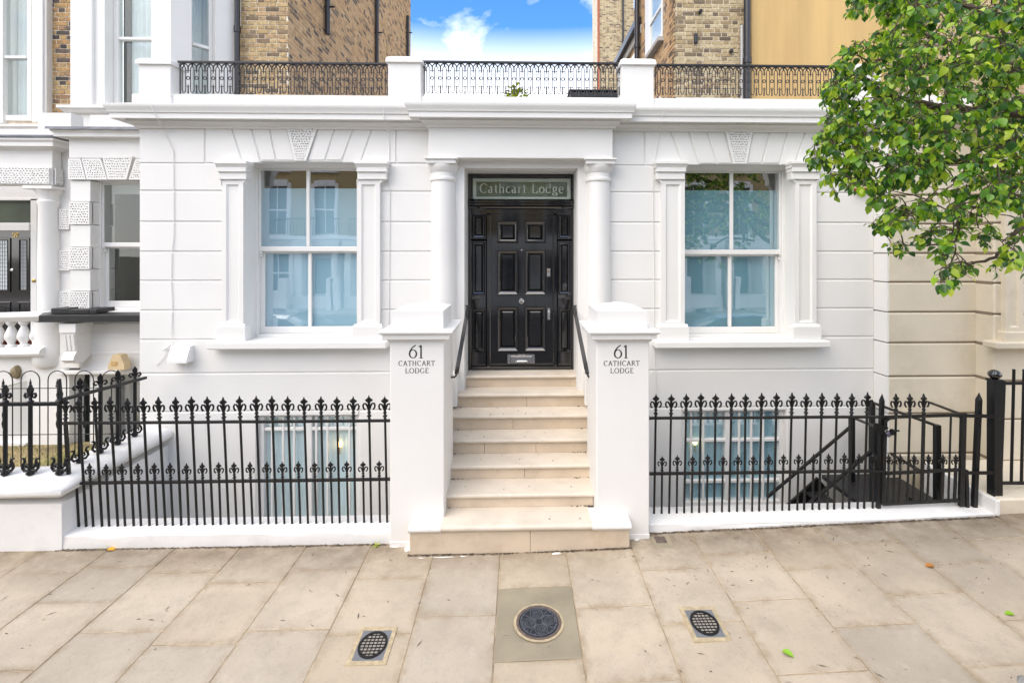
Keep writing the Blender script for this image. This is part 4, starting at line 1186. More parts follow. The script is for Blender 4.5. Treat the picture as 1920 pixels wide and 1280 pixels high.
# stair handrails
def handrail(side, label):
    pts_px = [(878, 573), (856, 700)] if side < 0 else [(1076, 573), (1101, 700)]
    Ya, Yb = 6.12, 5.06
    a, b = P(*pts_px[0], Ya), P(*pts_px[1], Yb)
    t = thing("handrail", label, "handrail", (b.x, Yb, 1.2), "handrails of the entrance steps")
    n = Vector((0, 0, 1))
    put("rail", MB().bar(a, b, .042, .016), "black_gloss", t)
    ex = b.x + side * .085
    put("lower_bracket", MB().tube([b, b + Vector((-side * -.004, -.01, -.02)), (b.x + side * .02, Yb - .01, b.z - .035), (ex, Yb - .01, b.z - .035)], .011), "black_gloss", t)
    put("upper_bracket", MB().tube([a, (a.x + side * .05, Ya - .0, a.z + .002), (a.x + side * .145, Ya, a.z)], .008), "black_gloss", t)
handrail(-1, "black flat iron handrail on the left of the steps")
handrail(1, "black flat iron handrail on the right of the steps")
# ================================================================== LOW WALLS AND RAILINGS
FIN = {}
def finial_mesh(mat):
    mb = MB()
    half = [(.0, .250), (.008, .226), (.020, .212), (.0335, .203), (.036, .195), (.029, .186), (.014, .181), (.0135, .165), (.015, .120), (.012, .095)]
    poly = half + [(-x, z) for x, z in half[::-1] if x > 0]
    k = len(poly)
    fr = [(x * .72, -.011, (z - .16) * .88 + .16) for x, z in poly]; bk = [(x * .72, .011, (z - .16) * .88 + .16) for x, z in poly]
    md = [(x, 0, z) for x, z in poly]
    vs = fr + md + bk; fs = [tuple(range(k)), tuple(range(3 * k - 1, 2 * k - 1, -1))]
    for i in range(k):
        j = (i + 1) % k
        fs += [(i, k + i, k + j, j), (k + i, 2 * k + i, 2 * k + j, k + j)]
    mb.add(vs, fs)
    for s in (-1, 1):
        mb.tube([(s * .008, 0, .112), (s * .016, 0, .140), (s * .030, 0, .164), (s * .046, 0, .165), (s * .055, 0, .148), (s * .052, 0, .124), (s * .040, 0, .108), (s * .035, 0, .114)], .0088, 6)
    mb.lathe([(.0125, -.002), (.019, .006), (.013, .018), (.012, .034), (.021, .042), (.021, .050), (.012, .058), (.012, .072), (.018, .078), (.018, .084), (.011, .094), (.009, .115)], 0, 0, 10)
    return mb.mesh("finial", mat, smooth=True, angle=50)
FIN['m'] = finial_mesh("black_iron")
def bar_mesh(L, r=.0112, name="bar"):
    return MB().lathe([(r * 1.08, 0), (r, .01), (r, L)], 0, 0, 8).mesh(name, "worn_iron", smooth=True, angle=50)

# left plinth
tl = thing("low_wall", "long low white painted kerb wall under the left railing", "low wall", (-2.8, 4.75, 0), "white kerb walls under the railings")
zl_ = .114
def rough_wall(t, x0, x1, y0, y1, zf, name="kerb", mat="white_low_wall"):
    mb = MB(); n = 22; rnd = random.Random(8)
    prof = [(y0 + .004, -.04), (y0, .02), (y0 + .002, .0), (y0, -.012), (y0 + .014, .0), (y1, .0), (y1, -1.7)]
    vs = []
    for i in range(n + 1):
        x = x0 + (x1 - x0) * i / n; z = zf(x); g = gz(x)
        w = rnd.uniform(-.004, .004)
        vs += [(x, y0 + .006 + w, g - .05), (x, y0 + w, g + .02), (x, y0 + .004 - w, z - .03), (x, y0 + .006, z - .010), (x, y0 + .022, z), (x, y1, z + rnd.uniform(-.002, .002)), (x, y1, -1.75)]
    fs = []
    for i in range(n):
        for k in range(6): fs.append((i * 7 + k, i * 7 + 7 + k, i * 7 + 8 + k, i * 7 + k + 1))
    fs.append(tuple(range(7))); fs.append(tuple(range(n * 7, n * 7 + 7)))
    put(name, mb.add(vs, fs), mat, t, smooth=True, angle=50)
rough_wall(tl, PX(106, 4.63), PX(735, 4.63), 4.63, 4.92, lambda x: zl_)
tr_ = thing("low_wall", "low white painted kerb wall under the right railing and the iron gate", "low wall", (2.9, 4.75, 0), "white kerb walls under the railings")
zr0, zr1 = PZ(983, 4.665, 1220), PZ(967, 4.665, 1860)
xr0, xr1 = PX(1214, 4.665), PX(1873, 4.665)
def zrw(x): return zr0 + (zr1 - zr0) * (x - xr0) / (xr1 - xr0)
rough_wall(tr_, xr0, xr1, 4.665, 4.98, zrw)

def railing_run(t, px_main, px_dog, Yfoot, tilt, zfoot, z_low, z_up, Lmain, Ldog):
    """px lists are read on the upper/lower rail line"""
    sn, cs = math.sin(tilt), math.cos(tilt)
    bm_ = bar_mesh(Lmain); bd_ = bar_mesh(Ldog, .0105)
    base = WL[t.name]
    Yup = Yfoot - sn * Lmain; Ylo = Yfoot - sn * Ldog
    for px, stub in px_main:
        x = PX(px, Yup); z = zfoot(x)
        hgt = (z_up(x) - z) / (Lmain * cs)
        o = inst("bar", bm_, t, (x - base.x, Yfoot - base.y, z - base.z), (tilt + random.uniform(-.004, .004), random.uniform(-.007, .007), 0), (1, 1, hgt))
        if stub:
            inst("finial", FIN['m'], o, (0, 0, Lmain), (0, 0, random.uniform(-.12, .12)), (1, 1, 1 / hgt * random.uniform(.97, 1.03)))
    for px, stub in px_dog:
        x = PX(px, Ylo); z = zfoot(x)
        hgt = (z_low(x) - z) / (Ldog * cs)
        o = inst("short_bar", bd_, t, (x - base.x, Yfoot - base.y, z - base.z), (tilt, random.uniform(-.007, .007), 0), (1, 1, hgt))
        if stub:
            inst("short_finial", FIN['m'], o, (0, 0, Ldog), (0, 0, random.uniform(-.15, .15)), (.76, .8, .76 / hgt * random.uniform(.96, 1.03)))
    return Yup, Ylo
def rail(t, x0, x1, Y, zf, h=.02, d=.034, name="rail", n=10, wob=.0015):
    mb = MB(); vs = []
    for i in range(n + 1):
        x = x0 + (x1 - x0) * i / n; z = zf(x) + random.uniform(-wob, wob); y = Y + random.uniform(-wob, wob)
        vs += [(x, y - d / 2, z - h / 2), (x, y + d / 2, z - h / 2), (x, y + d / 2, z + h / 2), (x, y - d / 2, z + h / 2)]
    fs = [(0, 1, 2, 3), (n * 4 + 3, n * 4 + 2, n * 4 + 1, n * 4)]
    for i in range(n):
        for q in range(4): fs.append((i * 4 + q, i * 4 + 4 + q, i * 4 + 4 + (q + 1) % 4, i * 4 + (q + 1) % 4))
    return put(name, mb.add(vs, fs), "worn_iron", t)
# left railing
TL = rad(3.8)
lr = thing("iron_railing", "long black spearhead railing left of the steps in front of the left basement window", "railing", (-2.8, 4.79, zl_), "black spearhead railings beside the steps")
zlo, zup = PZ(901, 4.76, 480), PZ(790, 4.725, 480)
mains = [(150 + 30.13 * k, True) for k in range(20)]
dogs = [(170 + 30.05 * k, True) for k in range(19)] + [(143, False)]
Yup, Ylo = railing_run(lr, mains, dogs, 4.79, TL, lambda x: zl_ - .002, lambda x: zlo, lambda x: zup, zup - zl_, zlo - zl_)
rail(lr, PX(116, Yup), PX(735, Yup), Yup, lambda x: zup)
rail(lr, PX(120, Ylo), PX(735, Ylo), Ylo, lambda x: zlo)
xe = PX(123, Yup)
eb = put("end_bar", MB().bar((xe, Ylo, zlo), (xe, Yup, zup + .01), .024), "worn_iron", lr)
inst("finial", FIN['m'], lr, (xe + 2.8, Yup - 4.79, zup - zl_))
# right railing
TR = rad(2.4)
rr_ = thing("iron_railing", "black spearhead railing right of the steps in front of the right basement window", "railing", (2.4, 4.86, .16), "black spearhead railings beside the steps")
YR = 4.86
zl0, zl1 = PZ(887.5, YR - .015, 1230), PZ(882, YR - .015, 1650)
zu0, zu1 = PZ(783.5, YR - .04, 1230), PZ(781, YR - .04, 1650)
xa, xb = PX(1230, YR), PX(1650, YR)
def lin(a, b): return lambda x: a + (b - a) * (x - xa) / (xb - xa)
zlf, zuf = lin(zl0, zl1), lin(zu0, zu1)
mains = [(1228.5 + 28.35 * k, True) for k in range(15)]
dogs = [(1241.5 + 28.35 * k, True) for k in range(15)]
Lm, Ld = zuf(2) - zrw(2), zlf(2) - zrw(2)
Yup2, Ylo2 = railing_run(rr_, mains, dogs, YR, TR, lambda x: zrw(x) - .003, zlf, zuf, Lm, Ld)
rail(rr_, PX(1216, Yup2), PX(1655, Yup2), Yup2, zuf); rail(rr_, PX(1216, Ylo2), PX(1655, Ylo2), Ylo2, zlf)
def spike_post(t, px_top, px_bot, ytop, ybot, Y, w=.034, name="spiked_post"):
    a, b = P(px_bot, ybot, Y), P(px_top, ytop, Y)
    a.z -= .03
    d = (b - a).normalized(); c = b - d * .085
    mb = MB(); h = w / 2
    vs = []
    for p_, s in ((a, 1), (c, 1), (c + d * .012, 1.0)):
        vs += [(p_.x - h * s, p_.y - h * s, p_.z), (p_.x + h * s, p_.y - h * s, p_.z), (p_.x + h * s, p_.y + h * s, p_.z), (p_.x - h * s, p_.y + h * s, p_.z)]
    vs.append(tuple(b))
    fs = [(0, 3, 2, 1)]
    for k in range(2):
        for q in range(4): fs.append((k * 4 + q, k * 4 + (q + 1) % 4, k * 4 + 4 + (q + 1) % 4, k * 4 + 4 + q))
    fs += [(8 + q, 8 + (q + 1) % 4, 12) for q in range(4)]
    return put(name, mb.add(vs, fs), "black_iron", t)
spike_post(rr_, 1654, 1646, 737, 956, YR)
put("wall_fixing", MB().bar(P(1216, 783.5, Yup2), P(1219, 783.5, Yup2), .03), "worn_iron", rr_)

# gate
YG = 4.84
gt = thing("iron_gate", "closed black iron gate with a padlock at the right end of the railing", "gate", (PX(1733, YG), YG, .2))
def gp(px, py, dy=0.0): return P(px, py, YG + dy)
fr = MB()
fr.bar(gp(1660, 782), gp(1655, 945), .034, .02); fr.bar(gp(1806, 778), gp(1802, 948), .05, .03)
fr.bar(gp(1655, 944), gp(1805, 937), .022, .03); fr.bar(gp(1650, 782), gp(1812, 777), .02, .03)
fr.bar(gp(1657, 887), gp(1805, 880), .02, .03)
put("gate_frame", fr, "worn_iron", gt)
for (a, b) in ((1660, 782), (1806, 778)):
    s = 1 if a < 1700 else -1
    br = MB().tube([gp(a, b + 18), gp(a + s * 2, b + 8), gp(a + s * 8, b + 3), gp(a + s * 18, b + 2)], .009)
    put("corner_scroll", br, "worn_iron", gt)
for px_t, px_b, th in ((1680, 1675, .011), (1706, 1701, .011), (1732, 1728, .017), (1783, 1778, .010)):
    a, b = gp(px_b, 942), gp(px_t, 781)
    o = put("gate_bar", MB().tube([a, b], th, 8), "worn_iron", gt, smooth=True)
    if px_t < 1780:
        base = WL[gt.name]
        inst("finial", FIN['m'], o, (b.x - base.x, b.y - base.y, b.z - base.z - .005), (0, 0, .05), (1, 1, .97))
for px in (1666, 1688, 1714, 1741, 1768, 1792):
    a, b = gp(px - 2.5, 941), gp(px, 884)
    th = .011 if px < 1750 else .016
    o = put("short_gate_bar", MB().tube([a, b], th, 8), "worn_iron", gt, smooth=True)
    base = WL[gt.name]
    inst("short_finial", FIN['m'], o, (b.x - base.x, b.y - base.y, b.z - base.z), (0, 0, 0), (.76, .8, .72))
put("latch_plate", MB().bar(gp(1638, 800, -.005), gp(1662, 808, -.005), .02, .09), "black_iron", gt)
put("slide_bolt", MB().tube([gp(1658, 809, -.02), gp(1686, 807, -.02)], .009, 8).bar(gp(1672, 804, -.02), gp(1673, 815, -.02), .03, .02), "black_iron", gt)
sp = gp(1661, 806, -.03)
pk = thing("padlock", "small steel padlock hanging on the gate bolt", "padlock", tuple(sp))
put("lock_body", MB().cbox(-.018, .018, -.012, .012, -.075, -.025, .005).xf(Matrix.Translation(sp) @ Matrix.Rotation(rad(-32), 4, 'Y')), "padlock_steel", pk)
put("shackle", MB().tube([(-.012, 0, -.03), (-.012, 0, -.008), (0, 0, .004), (.012, 0, -.008), (.012, 0, -.03)], .004, 6).xf(Matrix.Translation(sp) @ Matrix.Rotation(rad(-32), 4, 'Y')), "chrome", pk)
# hinge side
hp = thing("railing_end", "short black railing bay with one spiked bar between the gate and the square post", "railing", (PX(1830, YG), YG, .2))
spike_post(hp, 1836, 1826, 735, 950, YG, .04)
put("hinge_bar", MB().bar(gp(1811, 880), gp(1813, 951), .03), "black_iron", hp)
put("rail", MB().bar(gp(1804, 779), gp(1866, 780, -.08), .018, .03), "worn_iron", hp)
put("rail", MB().bar(gp(1810, 886), gp(1862, 886, -.08), .018, .03), "worn_iron", hp)
put("brace_rod", MB().bar(gp(1812, 780, .02), P(1743, 754, 5.70), .03, .02), "worn_iron", hp)

# basement landing, stair and its guard rails
bs = thing("basement_staircase", "black iron landing and stair going down to the left behind the gate", "staircase", (3.7, 5.3, -.4))
zland = .02
lx0, lx1 = PX(1590, 5.4), PX(1735, 5.4)
put("landing", MB().cbox(lx0, lx1, 4.99, 5.88, zland - .05, zland, .004), "slate_black", bs)
put("landing_edge", MB().cbox(lx0 - .01, lx1 + .01, 4.985, 5.0, zland - .14, zland + .004, .003), "black_iron", bs)
for k in range(6):
    put("stair_tread", MB().cbox(lx0 - .22 * (k + 1), lx0 - .22 * k - .01, 5.05, 5.85, zland - .19 * (k + 1) - .03, zland - .19 * (k + 1), .003), "slate_black", bs)
for y in (5.03, 5.86):
    put("stringer", MB().bar((lx0, y, zland - .1), (lx0 - 1.5, y, zland - 1.4), .03, .2), "black_iron", bs)
for (a, b, Y) in (((1598, 797), (1438, 932), 5.84), ((1636, 843), (1500, 958), 5.06)):
    put("stair_handrail", MB().bar(P(*a, Y), P(*b, Y), .034, .022), "worn_iron", bs)
    put("stair_post", MB().bar(P(*a, Y), Vector((P(*a, Y).x, Y, zland)), .04), "black_iron", bs)
put("guard_rail", MB().bar(P(1632, 753, 5.9), P(1757, 798, 5.02), .03, .022), "worn_iron", bs)
put("guard_rail", MB().bar(P(1600, 783, 5.75), P(1645, 801, 5.0), .03, .022), "worn_iron", bs)
put("guard_rail", MB().bar(P(1664, 846, 5.9), P(1730, 885, 5.1), .03, .022), "worn_iron", bs)
put("guard_rail", MB().bar(P(1660, 906, 5.9), P(1722, 942, 5.1), .03, .022), "worn_iron", bs)
for px, ty, Y, w in ((1635, 753, 5.9, .05), (1757, 796, 5.02, .05), (1640, 800, 5.0, .045), (1597, 783, 5.7, .05)):
    p_ = P(px, ty, Y)
    put("guard_post", MB().bar(p_, (p_.x, p_.y, zland), w), "black_iron", bs)

# ================================================================== PARAPET IRONWORK
def parapet_unit():
    s = .0995; H = .39; r = .0056
    mb = MB()
    def tb(p, rr=r, n=5, closed=False): mb.tube([(x, 0, z) for x, z in p], rr, n, closed)
    w = .021
    tb([(-w, .05), (-w, .30)] + [(w * math.cos(rad(a)), .305 + .03 * math.sin(rad(a))) for a in (180, 140, 100, 90, 80, 40, 0)] + [(w, .30), (w, .05)] + [(w * math.cos(rad(a)), .045 + .028 * math.sin(rad(a))) for a in (0, -40, -80, -90, -100, -140)], closed=True)
    # wide arch springing to the neighbours
    tb([(-s / 2, .315)] + [(s / 2 * math.cos(rad(a)), .315 + .055 * math.sin(rad(a))) for a in range(165, 0, -15)] + [(s / 2, .315)], r * 1.35)
    mb.lathe([(.006, .335), (.013, .352), (.007, .366), (.012, .374), (.005, .386)], 0, 0, 6)
    # ring and links
    c = s / 2
    tb([(c + .019 * math.cos(rad(a)), .195 + .019 * math.sin(rad(a))) for a in range(0, 360, 30)], r, 5, True)
    tb([(w, .195), (c - .016, .195)]); tb([(c + .016, .195), (s - w, .195)])
    tb([(w, .285), (s - w, .285)], r * .8); tb([(w, .095), (s - w, .095)], r * .8)
    mb.lathe([(.002, .252), (.005, .268), (.009, .288), (.006, .298), (.010, .308), (.007, .325)], c, 0, 6)
    mb.lathe([(.013, .01), (.008, .03), (.009, .05), (.005, .06), (.010, .072), (.006, .09), (.006, .10), (.002, .125)], c, 0, 6)
    return mb.mesh("railing_panel", "parapet_iron", smooth=True, angle=60)
PU = parapet_unit()
def parapet(px0, px1, label, ybot, ytop):
    Y = 6.02; x0, x1 = PX(px0, Y), PX(px1, Y); ref = (px0 + px1) / 2
    zb, zt = PZ(ybot, Y, ref), PZ(ytop, Y, ref)
    t = thing("parapet_railing", label, "railing", (x0, Y, zb), "cast iron roof railings on the lodge parapet")
    n = round((x1 - x0) / .0995); s = (x1 - x0) / n; k = (zt - zb) / .39
    for i in range(n): inst("railing_panel", PU, t, (s * (i + .5), 0, 0), (0, 0, 0), (s / .0995, 1, k))
    put("top_rail", MB().cbox(x0 - .02, x1 + .02, Y - .018, Y + .018, zt - .012, zt + .012, .003), "parapet_iron", t)
    put("end_bar", MB().cbox(x0, x0 + .012, Y - .006, Y + .006, zb, zt, .002), "parapet_iron", t)
parapet(337, 727, "black cast iron roof railing between the left end pier and the left centre pier", 178, 118.5)
parapet(795, 1161, "cast iron roof railing over the porch with blue sky behind it", 178.5, 118)
parapet(1228, 1592, "black cast iron roof railing on the right running into the tree leaves", 181, 124)

# cables and boxes on the facade
def cable(pts, label):
    P3 = [P(*q) for q in pts]
    o = put("cable", MB().tube(P3, .0048, 6), "white_cable", smooth=True)
    tag(o, label, "cable", "white cables down the lodge front")
cable([(335, 177, 5.925), (300, 179, 5.8), (284, 190, 5.78), (284, 200, 5.76), (292, 216, 5.79), (306, 246, 5.97), (318, 268, 5.985), (325, 283, 5.99), (325.5, 360, 5.99), (326, 440, 5.99), (322, 475, 5.99), (321, 530, 5.99), (323, 570, 5.99), (322, 612, 5.99), (320, 645, 5.97)], "white cable looping over the cornice and down left of the left window")
cable([(722, 180, 5.925), (718, 195, 5.77), (720, 220, 5.79), (727, 246, 5.97), (730, 270, 5.99), (729, 340, 5.99), (731, 365, 5.99), (730, 470, 5.99), (729, 560, 5.99), (728, 640, 5.99)], "white cable between the left window and the porch column")
cable([(1236, 181, 5.925), (1245, 192, 5.77), (1243, 218, 5.79), (1236, 250, 5.97), (1228, 300, 5.99), (1225, 320, 5.99), (1224, 400, 5.99), (1226, 480, 5.99), (1226, 600, 5.99), (1228, 690, 5.99), (1231, 740, 5.99)], "white cable between the right porch column and the right window")
vb = thing("vent_box", "white angular box with a sloping face on the wall below the left cable", "wall box", tuple(P(333, 665, 5.95)))
a, b = PX(311, 5.86), PX(349, 5.86); z0, z1 = PZ(681, 5.86, 330), PZ(649, 5.93, 330)
put("box", MB().prism([(6.0, z0), (5.86, z0), (5.86, z0 + .03), (5.93, z1), (6.0, z1)], 'x', a + .012, b, None), "white_plastic", vb)
put("cable_gland", MB().tube([P(307, 655, 5.98), P(316, 650, 5.96), P(321, 645, 5.96)], .012), "white_plastic", vb)
put("loose_wire", MB().tube([P(293, 684, 5.99), P(300, 676, 5.985), P(309, 662, 5.98)], .004), "white_plastic", vb)
ab = thing("alarm_box", "alarm box with dark red bottom half hidden by tree leaves", "alarm box", tuple(P(1617, 350, 5.95)))
p_ = P(1617, 350, 5.93)
put("housing", MB().prism([(-.08, .0), (.08, .0), (.10, .14), (.05, .22), (-.05, .22), (-.10, .14)], 'y', 5.91, 6.0).xf(Matrix.Translation((p_.x, 0, p_.z - .02))), "tan_box", ab)
put("strobe", MB().prism([(-.08, .0), (-.055, -.04), (.055, -.04), (.08, .0)], 'y', 5.912, 5.99).xf(Matrix.Translation((p_.x, 0, p_.z - .021))), "alarm_red", ab)
# ================================================================== HOUSE ON THE LEFT (59)
nb = thing("neighbour_house", "white house 59 with pitted stone bands and brick upper floors on the left", "house", (-6.5, 7.5, 0))
YB_ = 6.80                       # ground floor bay face
W_ = "white_stucco"
def wbox(px0, px1, py0, py1, Y, dep, mat=W_, name="wall_block", parent=nb, c=.006, ref=None):
    ref = ref if ref is not None else (px0 + px1) / 2
    return put(name, MB().cbox(PX(px0, Y), PX(px1, Y), Y, Y + dep, PZ(py1, Y, ref), PZ(py0, Y, ref), c), mat, parent)
# bay pier with alternating stones, reveal to the window
xq0, xq1 = PX(130, YB_), PX(168, YB_)
ys = [338, 378, 421, 463, 505, 546, 584]
for i in range(6):
    z1, z0 = PZ(ys[i], YB_, 150), PZ(ys[i + 1], YB_, 150)
    pit = i % 2 == 1
    o = put("quoin_stone", MB().cbox(xq0, xq1, YB_ + (.036 if pit else .012), YB_ + .42, z0 + .003, z1 - .003, .006), W_, nb)
    if pit:
        put("pitted_face", pitted(MB(), [(xq0 + .012, z0 + .015), (xq1 - .012, z0 + .015), (xq1 - .012, z1 - .015), (xq0 + .012, z1 - .015)], 7, 8, YB_ - .006, .06, 20 + i, [(xq0, z0 + .003), (xq1, z0 + .003), (xq1, z1 - .003), (xq0, z1 - .003)]), W_, o)
# set back face between porch and bay
xs0, xs1 = PX(98, 7.10), PX(133, 7.10)
put("set_back_wall", MB().box(xs0 - .2, xs1, 7.10, 7.3, -1.0, 4.7), W_, nb)
for (a, b) in ((392, 430), (469, 507), (546, 584)):
    z1, z0 = PZ(a, 7.09, 120), PZ(b, 7.09, 120)
    o = put("quoin_stone", MB().cbox(PX(113, 7.09), PX(133, 7.09), 7.105, 7.14, z0, z1, .005), W_, nb)
    put("pitted_face", pitted(MB(), [(PX(114.5, 7.09), z0 + .014), (PX(131, 7.09), z0 + .014), (PX(131, 7.09), z1 - .014), (PX(114.5, 7.09), z1 - .014)], 4, 8, 7.065, .05, 40 + a, [(PX(113, 7.09), z0), (PX(132, 7.09), z0), (PX(132, 7.09), z1), (PX(113, 7.09), z1)]), W_, o)
# bay lintel zone
xe_ = XL + .15
put("bay_wall", holes_wall(MB(), xq1 - .01, xe_ + .8, -1.4, 4.6, YB_ + .02, YB_ + .3, [(PX(184, 6.95), xe_ + .6, PZ(584, YB_, 200), PZ(336, YB_, 200)), (PX(182, YB_), xe_ + .6, -1.2, PZ(703, YB_, 220))]), W_, nb)
put("bay_frieze", MB().cbox(xq0, xe_ + .5, YB_ - .01, YB_ + .42, PZ(297, YB_, 160), PZ(258, YB_, 160), .006), W_, nb)
vz = (PZ(298, YB_, 160), PZ(337, YB_, 160))
segs = [(130, 153, 130, 163), (155, 191, 165, 203), (195, 252, 206, 240), (256, 275, 243, 270)]
for i, (t0, t1, b0, b1) in enumerate(segs):
    zt_ = vz[0] + (.035 if i == 2 else 0)
    q = [(PX(b0, YB_), vz[1]), (PX(b1, YB_), vz[1]), (PX(t1, YB_), zt_), (PX(t0, YB_), zt_)]
    o = put("voussoir", MB().prism(q, 'y', YB_ + .03, YB_ + .3), W_, nb)
    e = .018
    qi = [(q[0][0] + e, q[0][1] + e), (q[1][0] - e, q[1][1] + e), (q[2][0] - e, q[2][1] - e), (q[3][0] + e, q[3][1] - e)]
    put("pitted_face", pitted(MB(), qi, 10 if i == 2 else (7 if i in (0, 1) else 5), 8, YB_ - (.02 if i != 2 else .032), .07, 60 + i, q), W_, o)
# bay cornice with lead capping
p0, p1 = .14, .11
zc1, zc0 = PZ(241, YB_ - .14, 180), PZ(262, YB_, 180)
bc = [(-.05, zc1), (.14, zc1), (.135, zc1 - .03), (.11, zc1 - .055), (.11, zc1 - .10), (.05, zc1 - .10), (.03, zc0 + .02), (.0, zc0), (-.05, zc0)]
put("bay_cornice", MB().sweep(bc, [(xq0, 7.2), (xq0, YB_), (xe_ + .4, YB_)]), W_, nb)
ld = MB()
n = 26; rnd = random.Random(3)
vs = []
for i in range(n + 1):
    x = xq0 - .17 + (xe_ + .5 - xq0 + .17) * i / n
    d = rnd.uniform(0, .012)
    vs += [(x, YB_ - .165 - d, zc1 - .012 - d), (x, YB_ - .16, zc1 + .02), (x, YB_ + .2, zc1 + .09 + d)]
fs = []
for i in range(n):
    fs += [(i * 3, i * 3 + 3, i * 3 + 4, i * 3 + 1), (i * 3 + 1, i * 3 + 4, i * 3 + 5, i * 3 + 2)]
ld.add(vs, fs)
put("lead_flashing", ld, "lead", nb)
# bay ground window
wop = (PX(184, 6.95), PX(184, 6.95) + 1.35, PZ(584, 6.95, 200), PZ(336, 6.95, 200))
sw = sash_window(nb, wop, 6.96, PZ(459, 6.97, 220), 220, None, PX(184, 6.95) + .68, name="bay_window", glass="bay_glass")
put("roller_blind", MB().box(wop[0], wop[1], 7.16, 7.165, PZ(364, 7.16, 220), wop[3]), "curtain", sw)
bk = thing("open_book", "open book with white pages lying inside the window of house 59", "book", tuple(P(243, 563, 7.25)))
b0 = P(243, 562, 7.25)
put("pages", MB().add([(b0.x - .2, 7.7, b0.z + .08), (b0.x - .02, 7.7, b0.z - .03), (b0.x - .02, 7.95, b0.z - .0), (b0.x - .2, 7.95, b0.z + .12), (b0.x + .16, 7.7, b0.z + .05), (b0.x + .16, 7.95, b0.z + .09),
                       (b0.x - .2, 7.7, b0.z + .065), (b0.x - .02, 7.7, b0.z - .045), (b0.x + .16, 7.7, b0.z + .035)], [(0, 1, 2, 3), (1, 4, 5, 2), (0, 6, 7, 1), (1, 7, 8, 4)]), "paper", bk)
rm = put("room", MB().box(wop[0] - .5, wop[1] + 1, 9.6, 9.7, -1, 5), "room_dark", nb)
ll = P(226, 459, 8.1)
t = thing("wall_light", "orange wall light glowing inside the window of house 59", "lamp", tuple(ll))
put("lamp_shade", MB().lathe([(.02, ll.z - .05), (.07, ll.z - .02), (.09, ll.z + .03), (.08, ll.z + .04)], ll.x, 8.1, 14), "lamp_warm", t, smooth=True)
put("lamp_arm", MB().tube([(ll.x, 8.1, ll.z - .05), (ll.x, 8.25, ll.z - .12)], .015), "brass", t)
# black ledge on corbels
YL_ = 6.5
put("bay_ledge", MB().cbox(PX(72, YL_), xe_ + .2, YL_, YB_ + .1, PZ(604, YL_, 160), PZ(591, YL_, 160), .004), "slate_black", nb)
for a, b in ((95, 127), (126, 166), (166, 181)):
    wbox(a, b, 578 if a == 95 else 580, 588, YL_ + .14, .3, "slate_black", "ledge_block")
def corbel(px0, px1, Y, ref):
    x0, x1 = PX(px0, Y), PX(px1, Y)
    z = lambda p: PZ(p, Y, ref)
    mb = MB()
    mb.cbox(x0 - .03, x1 + .03, Y - .02, YB_ + .1, z(624), z(606), .006)
    mb.prism([(YB_ + .1, z(624)), (Y, z(624)), (Y + .01, z(640)), (Y + .03, z(660)), (Y - .01, z(668)), (Y - .02, z(675)), (Y + .04, z(682)), (Y + .12, z(684)), (Y + .2, z(676)), (YB_ + .1, z(672))], 'x', x0, x1)
    for k in range(3):
        xx = x0 + (x1 - x0) * (k + .5) / 3
        mb.prism([(Y - .008, z(628)), (Y + .02, z(628)), (Y + .04, z(658)), (Y + .018, z(658))], 'x', xx - .016, xx + .016)
    put("corbel", mb, W_, nb)
corbel(117, 140, 6.56, 128)
wbox(112, 150, 606, 690, YB_ - .05, .3)
wbox(150, 275, 606, 700, YB_ + .01, .2)
r_ = (PX(165, YB_), xe_ + .4, PZ(664, YB_, 200), PZ(624, YB_, 200))
put("sunk_panel", rings(MB(), r_, [(0, -.003), (.03, -.003), (.035, .012), (.06, .012), (.064, .002)], YB_ + .004), W_, nb)
put("string_course", MB().cbox(PX(112, YB_), xe_ + .3, YB_ - .06, YB_ + .2, PZ(700, YB_, 180), PZ(693, YB_, 180), .008), W_, nb)
# basement window of 59
r_ = [PX(182, 6.9), xe_ + .4, -1.2, PZ(705, 6.9, 210)]
bw = put("basement_window", MB().cbox(r_[0], r_[0] + .06, 7.38, 7.5, r_[2], r_[3], .004).cbox(r_[0] + .34, r_[0] + .44, 7.38, 7.5, r_[2], r_[3], .004).cbox(r_[0], r_[1], 7.385, 7.5, r_[3] - .05, r_[3], .004)
         .cbox(r_[0], r_[1], 7.385, 7.5, PZ(733, 6.9, 210) - .04, PZ(733, 6.9, 210), .004), "white_joinery", nb)
put("pane", MB().box(r_[0] + .05, r_[1], 7.44, 7.445, r_[2], r_[3] - .04), "window_glass", bw)
put("room_back", MB().box(r_[0] - .2, r_[1] + .3, 7.9, 7.95, -1.4, r_[3] + .1), "blind_base", bw)
# porch
YP_ = 6.95
xp1 = PX(98, YP_)
put("porch_beam", MB().cbox(xp1 - 4, xp1, YP_, YP_ + .14, PZ(347, YP_, 60), PZ(278, YP_, 60), .006), W_, nb)
q = [(xp1 - 2.2, PZ(345, YP_, 60)), (xp1 - .012, PZ(345, YP_, 60)), (xp1 - .012, PZ(315, YP_, 60)), (xp1 - 2.2, PZ(315, YP_, 60))]
put("pitted_band", pitted(MB(), q, 52, 7, YP_ - .036, .04, 77), W_, nb)
sd = MB()
pitted(sd, [(YP_ + .012, q[0][1]), (7.07, q[0][1]), (7.07, q[2][1]), (YP_ + .012, q[2][1])], 3, 8, 0, .01, 78)
sd.v = [(xp1 + .036 - (y), x, z) for x, y, z in sd.v]
put("pitted_band", sd, W_, nb)
pc_ = [(-.05, PZ(256, YP_ - .14, 60)), (.14, PZ(258, YP_ - .14, 60)), (.135, PZ(262, YP_ - .14, 60)), (.11, PZ(267, YP_ - .1, 60)), (.11, PZ(274, YP_ - .1, 60)), (.05, PZ(275, YP_ - .1, 60)), (.02, PZ(281, YP_, 60)), (-.05, PZ(283, YP_, 60))]
